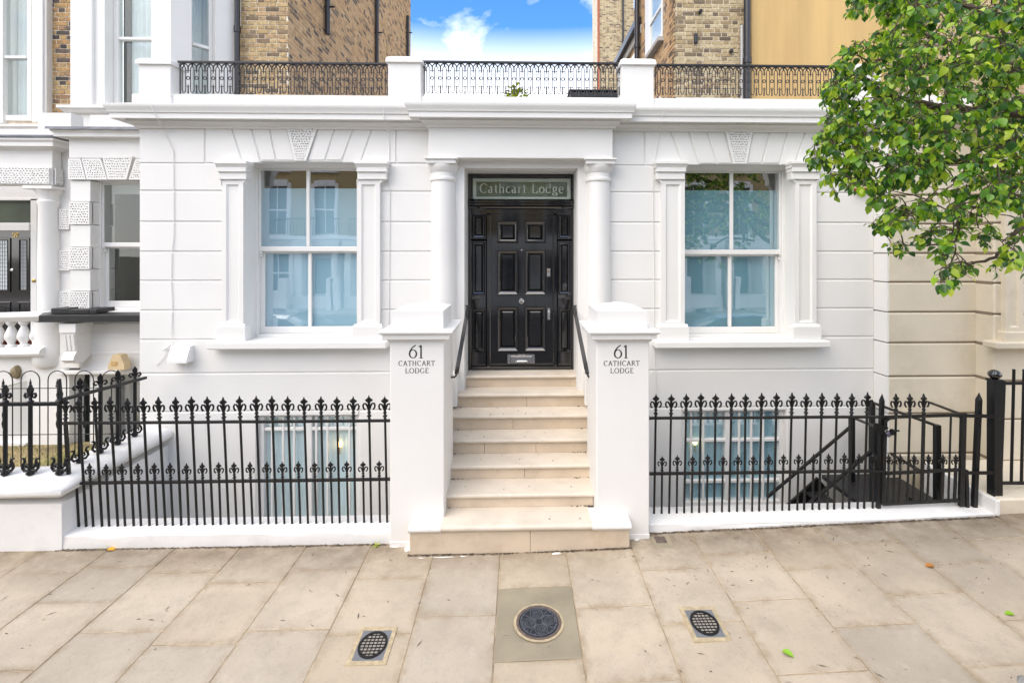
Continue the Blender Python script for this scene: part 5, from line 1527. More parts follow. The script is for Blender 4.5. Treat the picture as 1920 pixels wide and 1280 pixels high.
put("porch_cornice", MB().sweep(pc_, [(xp1 - 4, YP_), (xp1, YP_), (xp1, 7.12)]), W_, nb)
put("porch_flashing", MB().cbox(xp1 - 4, xp1 + .15, YP_ - .15, 7.12, PZ(257.5, YP_ - .14, 60) - .01, PZ(257.5, YP_ - .14, 60) + .035, .012), "lead", nb)
cx, cy = PX(92.5, 7.06), 7.06
z = lambda p: PZ(p, 7.0, 90)
put("porch_column", MB().lathe([(.122, .5), (.122, 2.6), (.114, z(385)), (.127, z(380)), (.127, z(377)), (.114, z(375)), (.114, z(369)), (.14, z(362)), (.155, z(357)), (.155, z(356))], cx, cy, 32), W_, nb, smooth=True, angle=30)
put("porch_column_cap", MB().cbox(cx - .21, cx + .19, cy - .17, cy + .17, z(356), z(350), .005), W_, nb)
YD9 = 8.1
put("porch_back_wall", holes_wall(MB(), xp1 - 4, xs1, -.8, 4.4, YD9, YD9 + .2, [(PX(-45, YD9), PX(75, YD9), .8, PZ(372, YD9, 30))]), W_, nb)
pf = MB()
pf.cbox(PX(-45, YD9), PX(-38, YD9), YD9 - .02, YD9 + .1, .8, PZ(372, YD9, 30)); pf.cbox(PX(58.5, YD9), PX(72, YD9), YD9 - .02, YD9 + .1, .8, PZ(372, YD9, 30))
pf.cbox(PX(-38, YD9), PX(58.5, YD9), YD9 - .03, YD9 + .1, PZ(433, YD9, 30), PZ(418, YD9, 30), .01).cbox(PX(-38, YD9), PX(72, YD9), YD9 - .02, YD9 + .1, PZ(376, YD9, 30), PZ(372, YD9, 30), .003)
pfo = put("porch_door_frame", pf, "white_joinery", nb)
put("transom_pane", MB().box(PX(-38, YD9), PX(69, YD9), YD9 + .02, YD9 + .03, PZ(418, YD9, 30), PZ(375, YD9, 30)), "green_dark", pfo)
d59 = put("black_door", MB().cbox(PX(-38, YD9), PX(58.5, YD9), YD9 + .04, YD9 + .09, .8, PZ(433, YD9, 30), .004), "black_gloss", nb)
for a, b in ((-25, 16), (29, 52)):
    r_ = (PX(a, YD9), PX(b, YD9), PZ(548, YD9, 30), PZ(446, YD9, 30))
    put("door_panel", rings(MB(), r_, [(0, .04), (.005, .025), (.03, .025), (.045, .05)], YD9), "black_gloss", d59)
    gg = MB()
    i0, i1, j0, j1 = r_[0] + .055, r_[1] - .055, r_[2] + .04, r_[3] - .04
    gg.box(i0, i1, YD9 + .036, YD9 + .04, j0, j1)
    put("door_glass", gg, "curtain", d59)
    gl = MB(); nx = 4 if b > 20 else 6
    for k in range(nx + 1): gl.box(i0 + (i1 - i0) * k / nx - .003, i0 + (i1 - i0) * k / nx + .003, YD9 + .03, YD9 + .035, j0, j1)
    for k in range(14): gl.box(i0, i1, YD9 + .031, YD9 + .034, j0 + (j1 - j0) * k / 13 - .003, j0 + (j1 - j0) * k / 13 + .003)
    put("lead_lattice", gl, "plate_grey", d59)
    r_ = (PX(a, YD9), PX(b, YD9), .85, PZ(566, YD9, 30))
    put("door_panel", rings(MB(), r_, [(0, .04), (.005, .025), (.03, .025), (.045, .05), (.07, .05), (.09, .03)], YD9), "black_gloss", d59)
hh = PZ(436, YD9, 30) - PZ(444.5, YD9, 30)
put("house_number", text_mesh(MB(), "59", PX(24.5, YD9), PZ(444.5, YD9, 30), hh, YD9 + .036, .2, .12, .08), "gold_letter", d59, recalc=False)
dk = P(23, 506, YD9 + .03)
put("door_knob", MB().lathe([(.02, 0), (.024, .02), (.012, .035)], 0, 0, 12).xf(Matrix.Translation((dk.x, YD9 + .04, dk.z)) @ Matrix.Rotation(rad(90), 4, 'X')), "chrome", d59, smooth=True)
dk = P(57, 526, YD9 - .02)
put("bell_push", MB().lathe([(.03, 0), (.03, .01), (.012, .02)], 0, 0, 12).xf(Matrix.Translation((PX(66, YD9), YD9 - .02, dk.z)) @ Matrix.Rotation(rad(90), 4, 'X')), "brass", pfo, smooth=True)
# entrance stair flank with balustrade
YS_ = 6.75
xb0, xb1 = PX(-60, YS_), PX(88, YS_)
def curve_y(x): return YS_ + .10 * ((x - xb1) / (xb0 - xb1))
bl = thing("balustrade", "white classical balustrade beside the steps of house 59", "balustrade", (xb1, YS_, 1.4))
def ribbon(prof, name, par):
    n = 10; m = len(prof); vs = []
    for i in range(n + 1):
        x = xb0 + (xb1 - xb0) * i / n; y = curve_y(x); sl = .035 * (1 - i / n)
        vs += [(x, y + o, z_ - sl) for o, z_ in prof]
    fs = [tuple(range(m)), tuple(range(n * m, n * m + m))]
    for i in range(n):
        for k in range(m): fs.append((i * m + k, i * m + (k + 1) % m, (i + 1) * m + (k + 1) % m, (i + 1) * m + k))
    return put(name, MB().add(vs, fs), W_, par, smooth=True, angle=35)
zz = lambda p: PZ(p, YS_, 40)
ribbon([(-.07, zz(596)), (-.095, zz(592)), (-.095, zz(588)), (-.06, zz(585)), (.12, zz(585)), (.12, zz(601)), (-.04, zz(601))], "coping", bl)
ribbon([(-.09, zz(665)), (-.11, zz(660)), (-.10, zz(654)), (-.05, zz(650)), (.14, zz(650)), (.14, zz(666))], "plinth", bl)
H_ = zz(601) - zz(650)
bprof = [(.055, 0), (.055, .03), (.035, .04), (.032, .06), (.062, .13), (.062, .17), (.045, .24), (.028, .29), (.028, .31), (.04, .32), (.04, .335), (.05, .34), (.05, 1)]
bprof = [(r * 1.12, min(z_ / .37, 1) * H_) for r, z_ in bprof]
bme = MB().lathe(bprof, 0, 0, 16).mesh("baluster", W_, smooth=True, angle=40)
base = WL[bl.name]
for k in range(6):
    x = PX(63.5 - 26.3 * k, YS_)
    inst("baluster", bme, bl, (x - base.x, curve_y(x) + .02 - base.y, zz(650) - .005 - base.z - .018 * k / 3), (0, 0, 0))
for px, r in ((22, .14), (47, .14), (-4, .14)):
    p_ = P(px, 645, 7.0)
    t = thing("flower_pot", {22: "second terracotta pot glimpsed between the balusters", 47: "right terracotta pot glimpsed between the balusters", -4: "left terracotta pot cut by the photo edge behind the balusters"}[px], "flower pot", tuple(p_), "terracotta pots behind the balustrade")
    put("pot", MB().lathe([(.07, p_.z - .02), (.10, p_.z + .10), (.115, p_.z + .10), (.115, p_.z + .14), (.09, p_.z + .14), (.085, p_.z + .10)], p_.x, 7.05, 16), "terracotta", t, smooth=True, angle=35)
    put("soil", MB().lathe([(.088, p_.z + .12), (.001, p_.z + .125)], p_.x, 7.05, 12, cap=False), "earth", t)
# flank wall under the balustrade with the arched recess
xw = PX(46, YS_ + .02)
fw = MB()
for pl_ in ([(xb0, zz(667)), (xb0, zz(748)), (xw - .25, zz(724)), (xw, zz(715)), (xw, zz(667))], [(xw, zz(667)), (xw, -.6), (PX(122, YS_), -.6), (PX(122, YS_), zz(690)), (xb1 + .1, zz(667))]): fw.prism(pl_, 'y', YS_ + .06, YS_ + .3)
fw.box(xb0, xw, YS_ + .03, YS_ + .4, -.6, zz(832))
put("stair_flank", fw, W_, nb)
put("porch_floor", MB().box(xb0 - 1, xs1, 6.85, 8.2, zz(650) - .12, zz(650) - .06), "concrete", nb)
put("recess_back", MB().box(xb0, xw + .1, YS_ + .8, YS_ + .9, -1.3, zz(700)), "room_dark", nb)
put("drum", MB().lathe([(.16, zz(690)), (.19, zz(684)), (.205, zz(660)), (.19, zz(650)), (.19, zz(604))], PX(97, 6.9), 6.9, 24), W_, nb, smooth=True, angle=35)
lm = P(24, 699, YS_)
t = thing("bulkhead_lamp", "oval bronze bulkhead lamp on the white stair wall of house 59", "lamp", tuple(lm))
o = MB().lathe([(.05, 0), (.055, .03), (.045, .06), (.02, .075)], 0, 0, 18)
o.xf(Matrix.Translation((lm.x, YS_ + .06, lm.z)) @ Matrix.Diagonal((.95, 1, 1.5, 1)) @ Matrix.Rotation(rad(90), 4, 'X'))
put("lamp_body", o, "bronze_lamp", t, smooth=True)
o = MB().lathe([(.062, 0), (.062, .012), (.05, .014)], 0, 0, 18)
o.xf(Matrix.Translation((lm.x, YS_ + .06, lm.z)) @ Matrix.Diagonal((.95, 1, 1.5, 1)) @ Matrix.Rotation(rad(90), 4, 'X'))
put("lamp_rim", o, "bronze_lamp", t, smooth=True)
bb = P(217, 680, 6.62)
t = thing("bell_box", "cream bell shaped alarm box on the ledge of house 59", "alarm box", tuple(bb))
s = 6.6 / 917
put("housing", MB().prism([(-15 * s, -13 * s), (15 * s, -13 * s), (15 * s, -4 * s), (8 * s, 14 * s), (-5 * s, 15 * s), (-13 * s, -2 * s)], 'y', 6.62, 6.73, None).xf(Matrix.Translation((bb.x, 0, bb.z))), "tan_box", t)
put("badge", MB().box(bb.x - 8 * s, bb.x + 3 * s, 6.615, 6.619, bb.z - 5 * s, bb.z + 2 * s), "tan_box_print", t)
put("badge_dot", MB().prism([(bb.x - 2.5 * s + 1.6 * s * math.cos(a * .785), bb.z - 1.5 * s + 1.6 * s * math.sin(a * .785)) for a in range(8)], 'y', 6.612, 6.614), "tan_box", t)

# upper floors of 59
YU = 8.3
xm0, xm1 = PX(-40, YU), PX(540, YU) - .004
put("upper_wall", holes_wall(MB(), xm0 - 3, xm1, 4.2, 10.5, YU + .012, YU + .4, [(PX(0, YU) + .02, PX(62, YU) - .02, PZ(227, YU, 30), 9.6), (PX(165, YU), PX(400, YU), 4.9, 9.9)]), "brick_mortar", nb)
xs_ = PX(540, YU)
put("upper_side_wall", MB().box(xs_ - .4, xs_, YU + .014, 17.6, 2.5, 12.5), "brick_mortar", nb)
brick_parts(nb, PX(84, YU), PX(136, YU), YU + .004, PZ(236, YU, 110), PZ(-25, YU, 110), "brick_front", 120, 4)
brick_parts(nb, PX(440, YU), PX(540, YU), YU + .004, PZ(190, YU, 490), PZ(-25, YU, 490), "brick_yellow", 178, 5)
sb = MB()
brick_mass(sb, (xs_, YU + .004, 0), (0, 1, 0), (1, 0, 0), 9.3, 4.3, 12.4, 6)
put("side_brickwork", sb, "brick_rust", nb, kind="stuff", recalc=False)
sb = MB()
brick_mass(sb, (PX(440, YU), YU + .012, 0), (1, 0, 0), (0, -1, 0), PX(540, YU) - PX(440, YU), PZ(-25, YU, 490) + .06, 10.4, 7)
brick_mass(sb, (xm0 - 2, YU + .012, 0), (1, 0, 0), (0, -1, 0), PX(136, YU) - xm0 + 2, PZ(-25, YU, 110) + .06, 10.4, 8)
put("upper_brickwork", sb, "brick_yellow", nb, kind="stuff", recalc=False)
def drainpipe(par, x, y, z0, z1, r, mat="pipe_black", joints=()):
    o = put("drainpipe", MB().lathe([(r, z0), (r, z1)], x, y, 14), mat, par, smooth=True, angle=50)
    for j in joints:
        put("collar", MB().lathe([(r * 1.25, j - .05), (r * 1.3, j), (r * 1.25, j + .05)], x, y, 14), mat, o, smooth=True, angle=50)
drainpipe(nb, PX(445, 8.2), 8.2, 3.5, 10.3, .042, joints=(6.4, 8.2))
put("wire", MB().tube([P(450, -20, 8.25), P(451, 20, 8.25), P(449.5, 80, 8.25), P(450, 125, 8.25)], .008), "white_cable", nb)
for px, ytop, ybot, r, m_ in ((618, -40, 65, .05, "pipe_black"), (709, -40, 120, .05, "pipe_black"), (766, 30, 120, .05, "pipe_black")):
    Y = (xs_ + .07) * 917 / (px - 972)
    Y = abs(Y)
    drainpipe(nb, xs_ + .07, Y, PZ(ybot, Y, px), PZ(ytop, Y, px), r, m_)
    zz_ = PZ(14 if px == 618 else 62, Y, px)
    put("bracket", MB().bar((xs_, Y, zz_), (xs_ + .22, Y - .02, zz_), .03), "pipe_black", nb)
# left upper window
def tall_window(par, x0, x1, z0, z1, Y, zr, curt=True, rev=.16, name="upper_window"):
    fr = MB()
    fr.cbox(x0, x0 + .07, Y, Y + .1, z0, z1, .005); fr.cbox(x1 - .07, x1, Y, Y + .1, z0, z1, .005)
    fr.cbox(x0 + .07, x1 - .07, Y, Y + .1, z0, z0 + .09, .005); fr.cbox(x0 + .07, x1 - .07, Y, Y + .1, z1 - .07, z1, .005)
    fr.cbox(x0 + .07, x1 - .07, Y - .012, Y + .07, zr - .022, zr + .022, .005)
    w = put(name, fr, "white_joinery", par)
    put("pane", MB().box(x0 + .06, x1 - .06, Y + .03, Y + .034, zr + .02, z1 - .06), "upper_glass", w)
    put("pane", MB().box(x0 + .06, x1 - .06, Y + .05, Y + .054, z0 + .08, zr - .02), "upper_glass", w)
    cm = fold_curtain(x0 + (x1 - x0) * .17, x1 + .05, Y + .22, z0, z1, .03, 7)
    put("curtain", cm, "curtain", w)
    put("room_back", MB().box(x0 - .4, x1 + .4, Y + .7, Y + .72, z0 - .3, z1 + .3), "room_dark", w)
    return w
wx0, wx1 = PX(-70, YU), PX(62, YU)
surround = MB()
surround.cbox(PX(59, YU - .1), PX(87, YU - .1), YU - .1, YU + .2, PZ(232, YU, 70), 10.0, .008).cbox(PX(64, YU - .13), PX(80, YU - .13), YU - .13, YU, PZ(232, YU, 70), 10.0, .008)
put("window_surround", surround, W_, nb)
put("window_surround", MB().box(PX(-12, YU - .06), PX(5, YU - .06), YU - .06, YU + .3, PZ(232, YU, 30), 10.0), W_, nb)
tall_window(nb, PX(0, YU), PX(62, YU), PZ(227, YU, 30), 9.6, YU - .03, PZ(109, YU, 30))
put("string_course", MB().sweep([(-.3, PZ(243, YU - .2, 60)), (.10, PZ(243, YU - .2, 60)), (.10, PZ(239, YU - .2, 60)), (.16, PZ(237, YU - .2, 60)), (.16, PZ(233, YU - .2, 60)), (-.3, PZ(231, YU - .2, 60))], [(xm0 - 2, YU - .05), (PX(136, YU), YU - .05)]), W_, nb)
put("blocking_course", MB().box(xm0 - 2, PX(136, YU), YU - .22, YU + .2, PZ(258, YU - .2, 60), PZ(243, YU - .2, 60)), W_, nb)
# canted upper bay
YV = 7.55
bx0, bx1 = PX(132, YV), PX(320, YV)
bzb = PZ(206, YV, 200)
bayz = 10.2
wz = PZ(195, YV, 220); wr = PZ(64, YV, 220)
wa, wb = PX(196, YV), PX(284, YV)
put("bay_front", holes_wall(MB(), bx0, bx1, bzb, bayz, YV, YV + .3, [(wa, wb, wz - .02, 9.8)]), W_, nb)
put("bay_pilaster", MB().cbox(PX(134, YV - .05), PX(172, YV - .05), YV - .05, YV + .02, bzb, bayz, .006), W_, nb)
tall_window(nb, wa, wb, wz - .02, 9.8, YV + .16, wr)
xk = PX(446, 8.29)
Lc = math.hypot(xk - bx1, 8.29 - YV)
ang = math.atan2(8.29 - YV, xk - bx1)
Tm = Matrix.Translation((bx1, YV, 0)) @ Matrix.Rotation(ang, 4, 'Z')
def along(px):                                   # distance along the canted face seen at px
    lo, hi = 0.0, Lc
    for _ in range(40):
        m_ = (lo + hi) / 2; x, y = bx1 + math.cos(ang) * m_, YV + math.sin(ang) * m_
        if PX(px, y) > x: lo = m_
        else: hi = m_
    return lo
c0, c1 = along(359), along(404)
ym = YV + math.sin(ang) * c0
zrail = PZ(76, ym, 361)
zs_ = PZ(206, YV, 320)
cw = MB(); holes_wall(cw, 0, Lc, bzb, bayz, 0, .25, [(c0, c1, zs_ + .05, 9.8)]); cw.xf(Tm)
put("bay_side", cw, W_, nb)
fr = MB()
fr.cbox(c0, c0 + .05, .12, .2, zs_ + .05, 9.8, .004).cbox(c1 - .05, c1, .12, .2, zs_ + .05, 9.8, .004).cbox(c0 + .05, c1 - .05, .11, .19, zrail - .025, zrail + .025, .004).cbox(c0 + .05, c1 - .05, .12, .2, zs_ + .05, zs_ + .12, .004)
w = put("upper_window", fr.xf(Tm), "white_joinery", nb)
put("pane", MB().box(c0 + .04, c1 - .04, .15, .155, zs_ + .1, 9.8).xf(Tm), "upper_glass", w)
put("curtain", fold_curtain(c0 - .2, c1 + .2, .42, zs_, 9.9, .03, 6).xf(Tm), "curtain", w)
bt = [(-.1, bzb + .04), (.11, bzb + .04), (.11, bzb), (.08, bzb - .02), (.05, bzb - .06), (.0, bzb - .08), (-.1, bzb - .08)]
put("bay_sill_course", MB().sweep(bt, [(bx0, YU), (bx0, YV), (bx1, YV), (xk, 8.29)]), W_, nb)
put("bay_base", MB().prism([(bx0, YU), (bx0, YV), (bx1, YV), (xk, 8.29)], 'z', 4.2, bzb - .07), W_, nb)

# front garden of 59
lawn = put("lawn", MB().box(PX(-60, 6.9), -4.35, 4.85, 6.9, -.5, .12), "grass_soil", kind="structure"); lawn["label"] = "small worn front lawn of house 59"
gb = MB(); rnd = random.Random(9)
for i in range(5200):
    x = rnd.uniform(PX(-40, 6.8), -4.45); y = rnd.uniform(5.1, 6.78)
    if rnd.random() > (.25 + .75 * (y - 5.1) / 1.7): continue
    h = rnd.uniform(.012, .035); a = rnd.uniform(0, 6.3); w = .004
    dx, dy = math.cos(a) * w, math.sin(a) * w
    gb.add([(x - dx, y - dy, .118), (x + dx, y + dy, .118), (x + rnd.uniform(-.015, .015), y + rnd.uniform(-.015, .015), .12 + h)], [(0, 1, 2)])
g_ = put("grass", gb, "grass_blade", recalc=False, kind="stuff"); tag(g_, "thin green and yellow grass on the small lawn of house 59", "grass")
gw = thing("garden_wall", "thick white painted garden wall with rounded coping at the far left", "garden wall", (-5, 4.7, 0))
def soft_run(path, prof, name, mat="white_low_wall", seed=1, sub=8, wob=.006):
    rnd = random.Random(seed)
    pts = []
    for i in range(len(path) - 1):
        for k in range(sub): pts.append(tuple(path[i][q] + (path[i + 1][q] - path[i][q]) * k / sub for q in (0, 1)))
    pts.append(path[-1])
    mb = MB().sweep(prof, pts)
    mb.v = [(x + rnd.uniform(-wob, wob), y + rnd.uniform(-wob, wob), z_ + rnd.uniform(-wob, wob) * .6) for x, y, z_ in mb.v]
    return put(name, mb, mat, gw, smooth=True, angle=60)
zt_ = PZ(892, 4.66, 60)
xg = PX(112, 4.60)
soft_run([(xg - 3.2, 4.62), (xg, 4.62), (xg, 6.0)], [(0, -1.7), (0, .42), (-.3, .42), (-.3, -1.7)], "wall", seed=2, wob=.003)
zc_ = PZ(934, 4.56, 60)
soft_run([(xg - 3.2, 4.62), (xg - .02, 4.62), (xg - .02, 6.0)], [(.0, zc_ - .005), (.05, zc_ + .0), (.072, zc_ + .035), (.068, zc_ + .07), (.04, zc_ + .10), (.02, zc_ + .115), (-.02, zc_ + .125), (-.10, zt_ - .02), (-.18, zt_), (-.27, zt_ - .01), (-.32, zt_ - .06), (-.33, zc_)], "coping", seed=3)

# heavy railing on the garden wall
def heavy_fin(mb, x, y, z, s=1.0, ax=0.0):
    b = MB()
    b.lathe([(.017, 0), (.03, .01), (.03, .018), (.015, .03), (.015, .05), (.026, .058), (.015, .07)], 0, 0, 10)
    half = [(0, .19), (.012, .165), (.026, .145), (.026, .12), (.014, .10), (.014, .06)]
    poly = half + [(-x_, z_) for x_, z_ in half[::-1] if x_ > 0]
    b.prism(poly, 'y', -.013, .013)
    for q in (-1, 1):
        b.tube([(q * .012, 0, .07), (q * .028, 0, .098), (q * .050, 0, .098), (q * .058, 0, .075), (q * .045, 0, .055), (q * .03, 0, .062)], .012, 7)
    b.xf(Matrix.Translation((x, y, z)) @ Matrix.Rotation(ax, 4, 'Z') @ Matrix.Diagonal((s, s, s, 1)))
    mb.add(b.v, b.f)
def swan_foot(mb, x, y, z, ax=0.0, s=1.0):
    b = MB()
    b.lathe([(.03, -.01), (.036, .005), (.02, .03), (.022, .06)], 0, 0, 8)
    for q in (-1, 1):
        b.tube([(q * .012, 0, .03), (q * .05, 0, .02), (q * .072, 0, .05), (q * .066, 0, .085), (q * .05, 0, .108), (q * .055, 0, .135), (q * .078, 0, .138)], .015, 7, r2=.010)
        b.tube([(q * .018, 0, .075), (q * .036, 0, .085), (q * .044, 0, .064), (q * .03, 0, .05)], .010, 6)
    b.xf(Matrix.Translation((x, y, z)) @ Matrix.Rotation(ax, 4, 'Z') @ Matrix.Diagonal((s, s, s, 1)))
    mb.add(b.v, b.f)
hr = thing("heavy_railing", "heavy black railing with fleur heads and scrolled feet on the garden wall of house 59", "railing", (xg, 4.72, zt_))
zr_ = PZ(757, 4.72, 60)
YH = 4.72
front = [PX(v, YH) for v in (-46, 10, 57, 112)]
for i, x in enumerate(front):
    o = put("post", MB().tube([(x, YH, zt_ - .03), (x, YH, zr_ + .02)], .018, 8), "black_iron", hr, smooth=True)
    f_ = MB()
    if i == 3:
        f_.lathe([(.02, zr_), (.034, zr_ + .03), (.02, zr_ + .05), (.026, zr_ + .09), (.018, zr_ + .12), (.012, zr_ + .22), (.009, zr_ + .235)], x, YH, 10)
    else: heavy_fin(f_, x, YH, zr_ + .01, .9)
    put("post_head", f_, "black_iron", o, smooth=True, angle=50)
    s_ = MB(); swan_foot(s_, x, YH, zt_ + .0, 0, 1.0); put("scroll_foot", s_, "black_iron", o, smooth=True, angle=60)
put("rail", MB().bar((front[0] - .3, YH, zr_), (front[3], YH, zr_), .034, .03), "black_iron", hr)
xr_ = xg - .14
zs0, zs1 = PZ(750, 4.72, 120), PZ(712, 5.72, 275)
for i, px in enumerate((150, 188, 221, 253)):
    y = xr_ / (PX(px, 5.0) / 5.0)
    zrl = zs0 + (zs1 - zs0) * (y - 4.72) / 1.0
    o = put("post", MB().tube([(xr_, y, zt_ - .03), (xr_, y, zrl + .02)], .018, 8), "black_iron", hr, smooth=True)
    f_ = MB(); heavy_fin(f_, xr_, y, zrl + .0, .9, rad(40)); put("post_head", f_, "black_iron", o, smooth=True, angle=50)
    s_ = MB(); swan_foot(s_, xr_, y, zt_, rad(60), .9); put("scroll_foot", s_, "black_iron", o, smooth=True, angle=60)
put("side_rail", MB().bar((front[3], YH, zs0), (xr_, 5.82, zs1), .034, .03), "black_iron", hr)
# hooped wire fence
hf = thing("hoop_fence", "thin black hoop topped wire fence round the small lawn", "fence", (-5.5, 5.55, 0))
YHf = 5.55; zt2 = PZ(695, YHf, 100); wv = (PX(74.5, YHf) - PX(39.5, YHf)) / 2
for px in (6, 57, 107.5, 158, 209):
    x = PX(px, YHf)
    arch = [(x - wv, YHf, -.12), (x - wv, YHf, zt2 - wv)] + [(x + wv * math.cos(rad(a)), YHf, zt2 - wv + wv * math.sin(rad(a))) for a in range(160, 0, -20)] + [(x + wv, YHf, zt2 - wv), (x + wv, YHf, -.12)]
    put("hoop", MB().tube(arch, .0055, 6), "black_iron", hf, smooth=True)
    zm = PZ(709, YHf, px)
    put("arrow_rod", MB().lathe([(.005, PZ(795, YHf, px)), (.005, zm - .10), (.020, zm - .085), (.009, zm - .07), (.012, zm - .05), (.006, zm - .03), (.001, zm)], x, YHf, 8).lathe([(.006, zm - .55), (.014, zm - .5), (.006, zm - .45), (.012, zm - .4), (.006, zm - .36)], x, YHf, 8), "black_iron", hf)
for py in (727.5, 814):
    z_ = PZ(py, YHf, 100)
    put("wire", MB().tube([(PX(-40, YHf), YHf, z_), (PX(232, YHf), YHf, z_)], .005, 6), "black_iron", hf)

# ================================================================== CREAM HOUSE ON THE RIGHT
ch = thing("cream_house", "cream stuccoed house with brick and ochre upper walls on the right behind the tree", "house", (6, 6, 0))
Y1, Y2 = 5.78, 5.55
x0, x1 = PX(1665, Y1), PX(1831, Y1)
x2 = PX(1863, Y2)
put("wall_core", MB().box(x0 + .012, x1 + 6, Y1 + .02, Y1 + .6, -1.75, 4.6).box(x2 + .012, x2 + 5, Y2 + .02, Y1 + .1, -1.75, 4.6), "cream_joint", ch)
JY = [198, 256, 310, 366, 420, 475, 529, 585, 642.5, 705.5, 775, 850]
JZ = [PZ(v, Y1, 1750) for v in JY] + [-1.7]
for i in range(len(JZ) - 1):
    z1, z0 = JZ[i], JZ[i + 1]
    block(x0, x1 + .06, z0, z1, Y1, "cream_stucco", ch, g=.008, c=.014, depth=.24)
    block(x2, x2 + .9, z0, z1, Y2, "cream_stucco", ch, g=.008, c=.014, depth=.26)
    block(x2 + .9, x2 + 3.5, z0, z1, Y2, "cream_stucco", ch, g=.008, c=.014, depth=.26)
    # painted white return next to the lodge
    put("painted_return", MB().cbox(x0 - .012, x0 + .02, Y1 + .004, 6.02, z0 + .006, z1 - .006, .006), "white_stucco", ch)
# pilaster and sill of its window
ya = 5.49
xq = PX(1886, ya)
pz0, pz1 = PZ(622, ya, 1900), PZ(345, ya, 1900)
put("pilaster", rings(MB(), (xq, xq + .21, pz0, pz1), [(0, .06), (0, 0), (.05, 0), (.056, .006), (.068, .022)], ya), "cream_stucco", ch)
put("pilaster_plinth", MB().cbox(xq - .035, xq + .25, ya - .03, Y2 + .02, PZ(641, ya, 1900), pz0, .006), "cream_stucco", ch)
put("pilaster_cap", MB().cbox(xq - .06, xq + .28, ya - .08, Y2 + .02, pz1 + .10, pz1 + .15, .006).cbox(xq - .03, xq + .24, ya - .03, Y2 + .02, pz1, pz1 + .10, .006), "cream_stucco", ch)
put("window_sill", MB().cbox(PX(1867, ya - .06), xq + 2, ya - .08, Y2 + .05, PZ(654, ya - .06, 1900), PZ(641.5, ya - .06, 1900), .012), "cream_stucco", ch)
cprof = [(-.05, ztop + .05), (.237, ztop), (.232, ztop - .03), (.206, z213), (.19, z215), (.19, z223), (.07, z223 + .01), (.07, z223 - .015), (.03, z243 + .02), (.0, z243), (-.05, z243)]
put("cornice", MB().sweep(cprof, [(x0 - .03, Y1), (x1, Y1), (x1, Y2), (x2 + 4, Y2)][:2] + [(x2, Y1), (x2, Y2), (x2 + 4, Y2)]), "cream_stucco", ch, smooth=True, angle=28)
put("parapet", MB().cbox(x0, x2 + 4, Y1 - .05, Y1 + .25, ztop + .03, zp, .006), "white_stucco", ch)
# upper walls
YW = 9.0
ux0, ux1 = PX(1265, YW), PX(1402, YW)
put("upper_wall", MB().box(ux0 + .02, ux0 + 12, YW + .012, YW + .4, 3.5, 11), "brick_mortar", ch)
brick_parts(ch, ux0, ux1, YW + .004, PZ(182, YW, 1330), PZ(-20, YW, 1330), "brick_pale", 300, 11)
sb = MB(); brick_mass(sb, (ux0, YW + .012, 0), (1, 0, 0), (0, -1, 0), ux1 - ux0, PZ(-20, YW, 1330) + .06, 10.8, 12)
ox1 = PX(1662, 8.9)
brick_mass(sb, (ox1, YW + .012, 0), (1, 0, 0), (0, -1, 0), 5.0, 4.4, 10.8, 13)
put("upper_brickwork", sb, "brick_yellow", ch, kind="stuff", recalc=False)
put("rendered_chimney_breast", MB().cbox(PX(1409, 8.86), ox1, 8.86, 9.02, 3.5, 10.9, .01), "ochre_render", ch)
# receding side wall with its window
wy0, wy1, wz0, wz1 = 9.78, 10.75, 7.06, 9.0
put("side_wall", MB().box(ux0 + .02, ux0 + .4, YW + .02, 11.75, 3.5, 11), "brick_mortar", ch)
sb = MB(); brick_mass(sb, (ux0 + .02, YW + .012, 0), (0, 1, 0), (-1, 0, 0), 2.75, 4.3, 10.8, 14, [(wy0 - YW, wy1 - YW, wz0, wz1)])
put("side_brickwork", sb, "brick_rust", ch, kind="stuff", recalc=False)
sw_ = MB()
sw_.cbox(ux0 - .035, ux0 + .03, wy1 - .09, wy1 + .25, wz0 - .12, wz1, .006)
sw_.cbox(ux0 - .01, ux0 + .03, wy0, wy0 + .06, wz0, wz1, .004)
sw_.cbox(ux0 - .02, ux0 + .03, wy0 + .06, wy1 - .09, wz0 + .62, wz0 + .68, .004)
sw_.cbox(ux0 - .02, ux0 + .03, wy0 + .06, wy1 - .09, wz0, wz0 + .08, .004)
w = put("side_window", sw_, "white_joinery", ch)
put("pane", MB().box(ux0 + .005, ux0 + .009, wy0 + .05, wy1 - .08, wz0 + .05, wz1), "upper_glass", w)
put("room_back", MB().box(ux0 + .012, ux0 + .02, wy0, wy1, wz0, wz1), "curtain", w)
put("side_sill", MB().cbox(ux0 - .10, ux0 + .02, wy0 - .05, wy1 + .1, wz0 - .10, wz0 - .01, .006), "concrete", w)
drainpipe(ch, ux0 - .08, 11.55, 4.0, 11.0, .062, joints=(7.6, 9.6))
p_ = PX(1401, 8.78)
drainpipe(ch, p_, 8.78, 3.6, 10.6, .06, joints=(6.2, 8.0))
drainpipe(ch, PX(1391, 8.85), 8.85, 3.6, PZ(48, 8.85, 1391), .026, "pipe_grey")
for px, py, m_ in ((1307, 70, "pipe_black"), (1374, 93, "pipe_black"), (1316, 18, "pipe_black")):
    q_ = P(px, py, 8.9)
    put("air_vent", MB().cbox(q_.x - .03, q_.x + .03, 8.93, 9.0, q_.z - (.09 if px == 1307 else .03), q_.z + (.09 if px == 1307 else .03), .01), m_, ch)
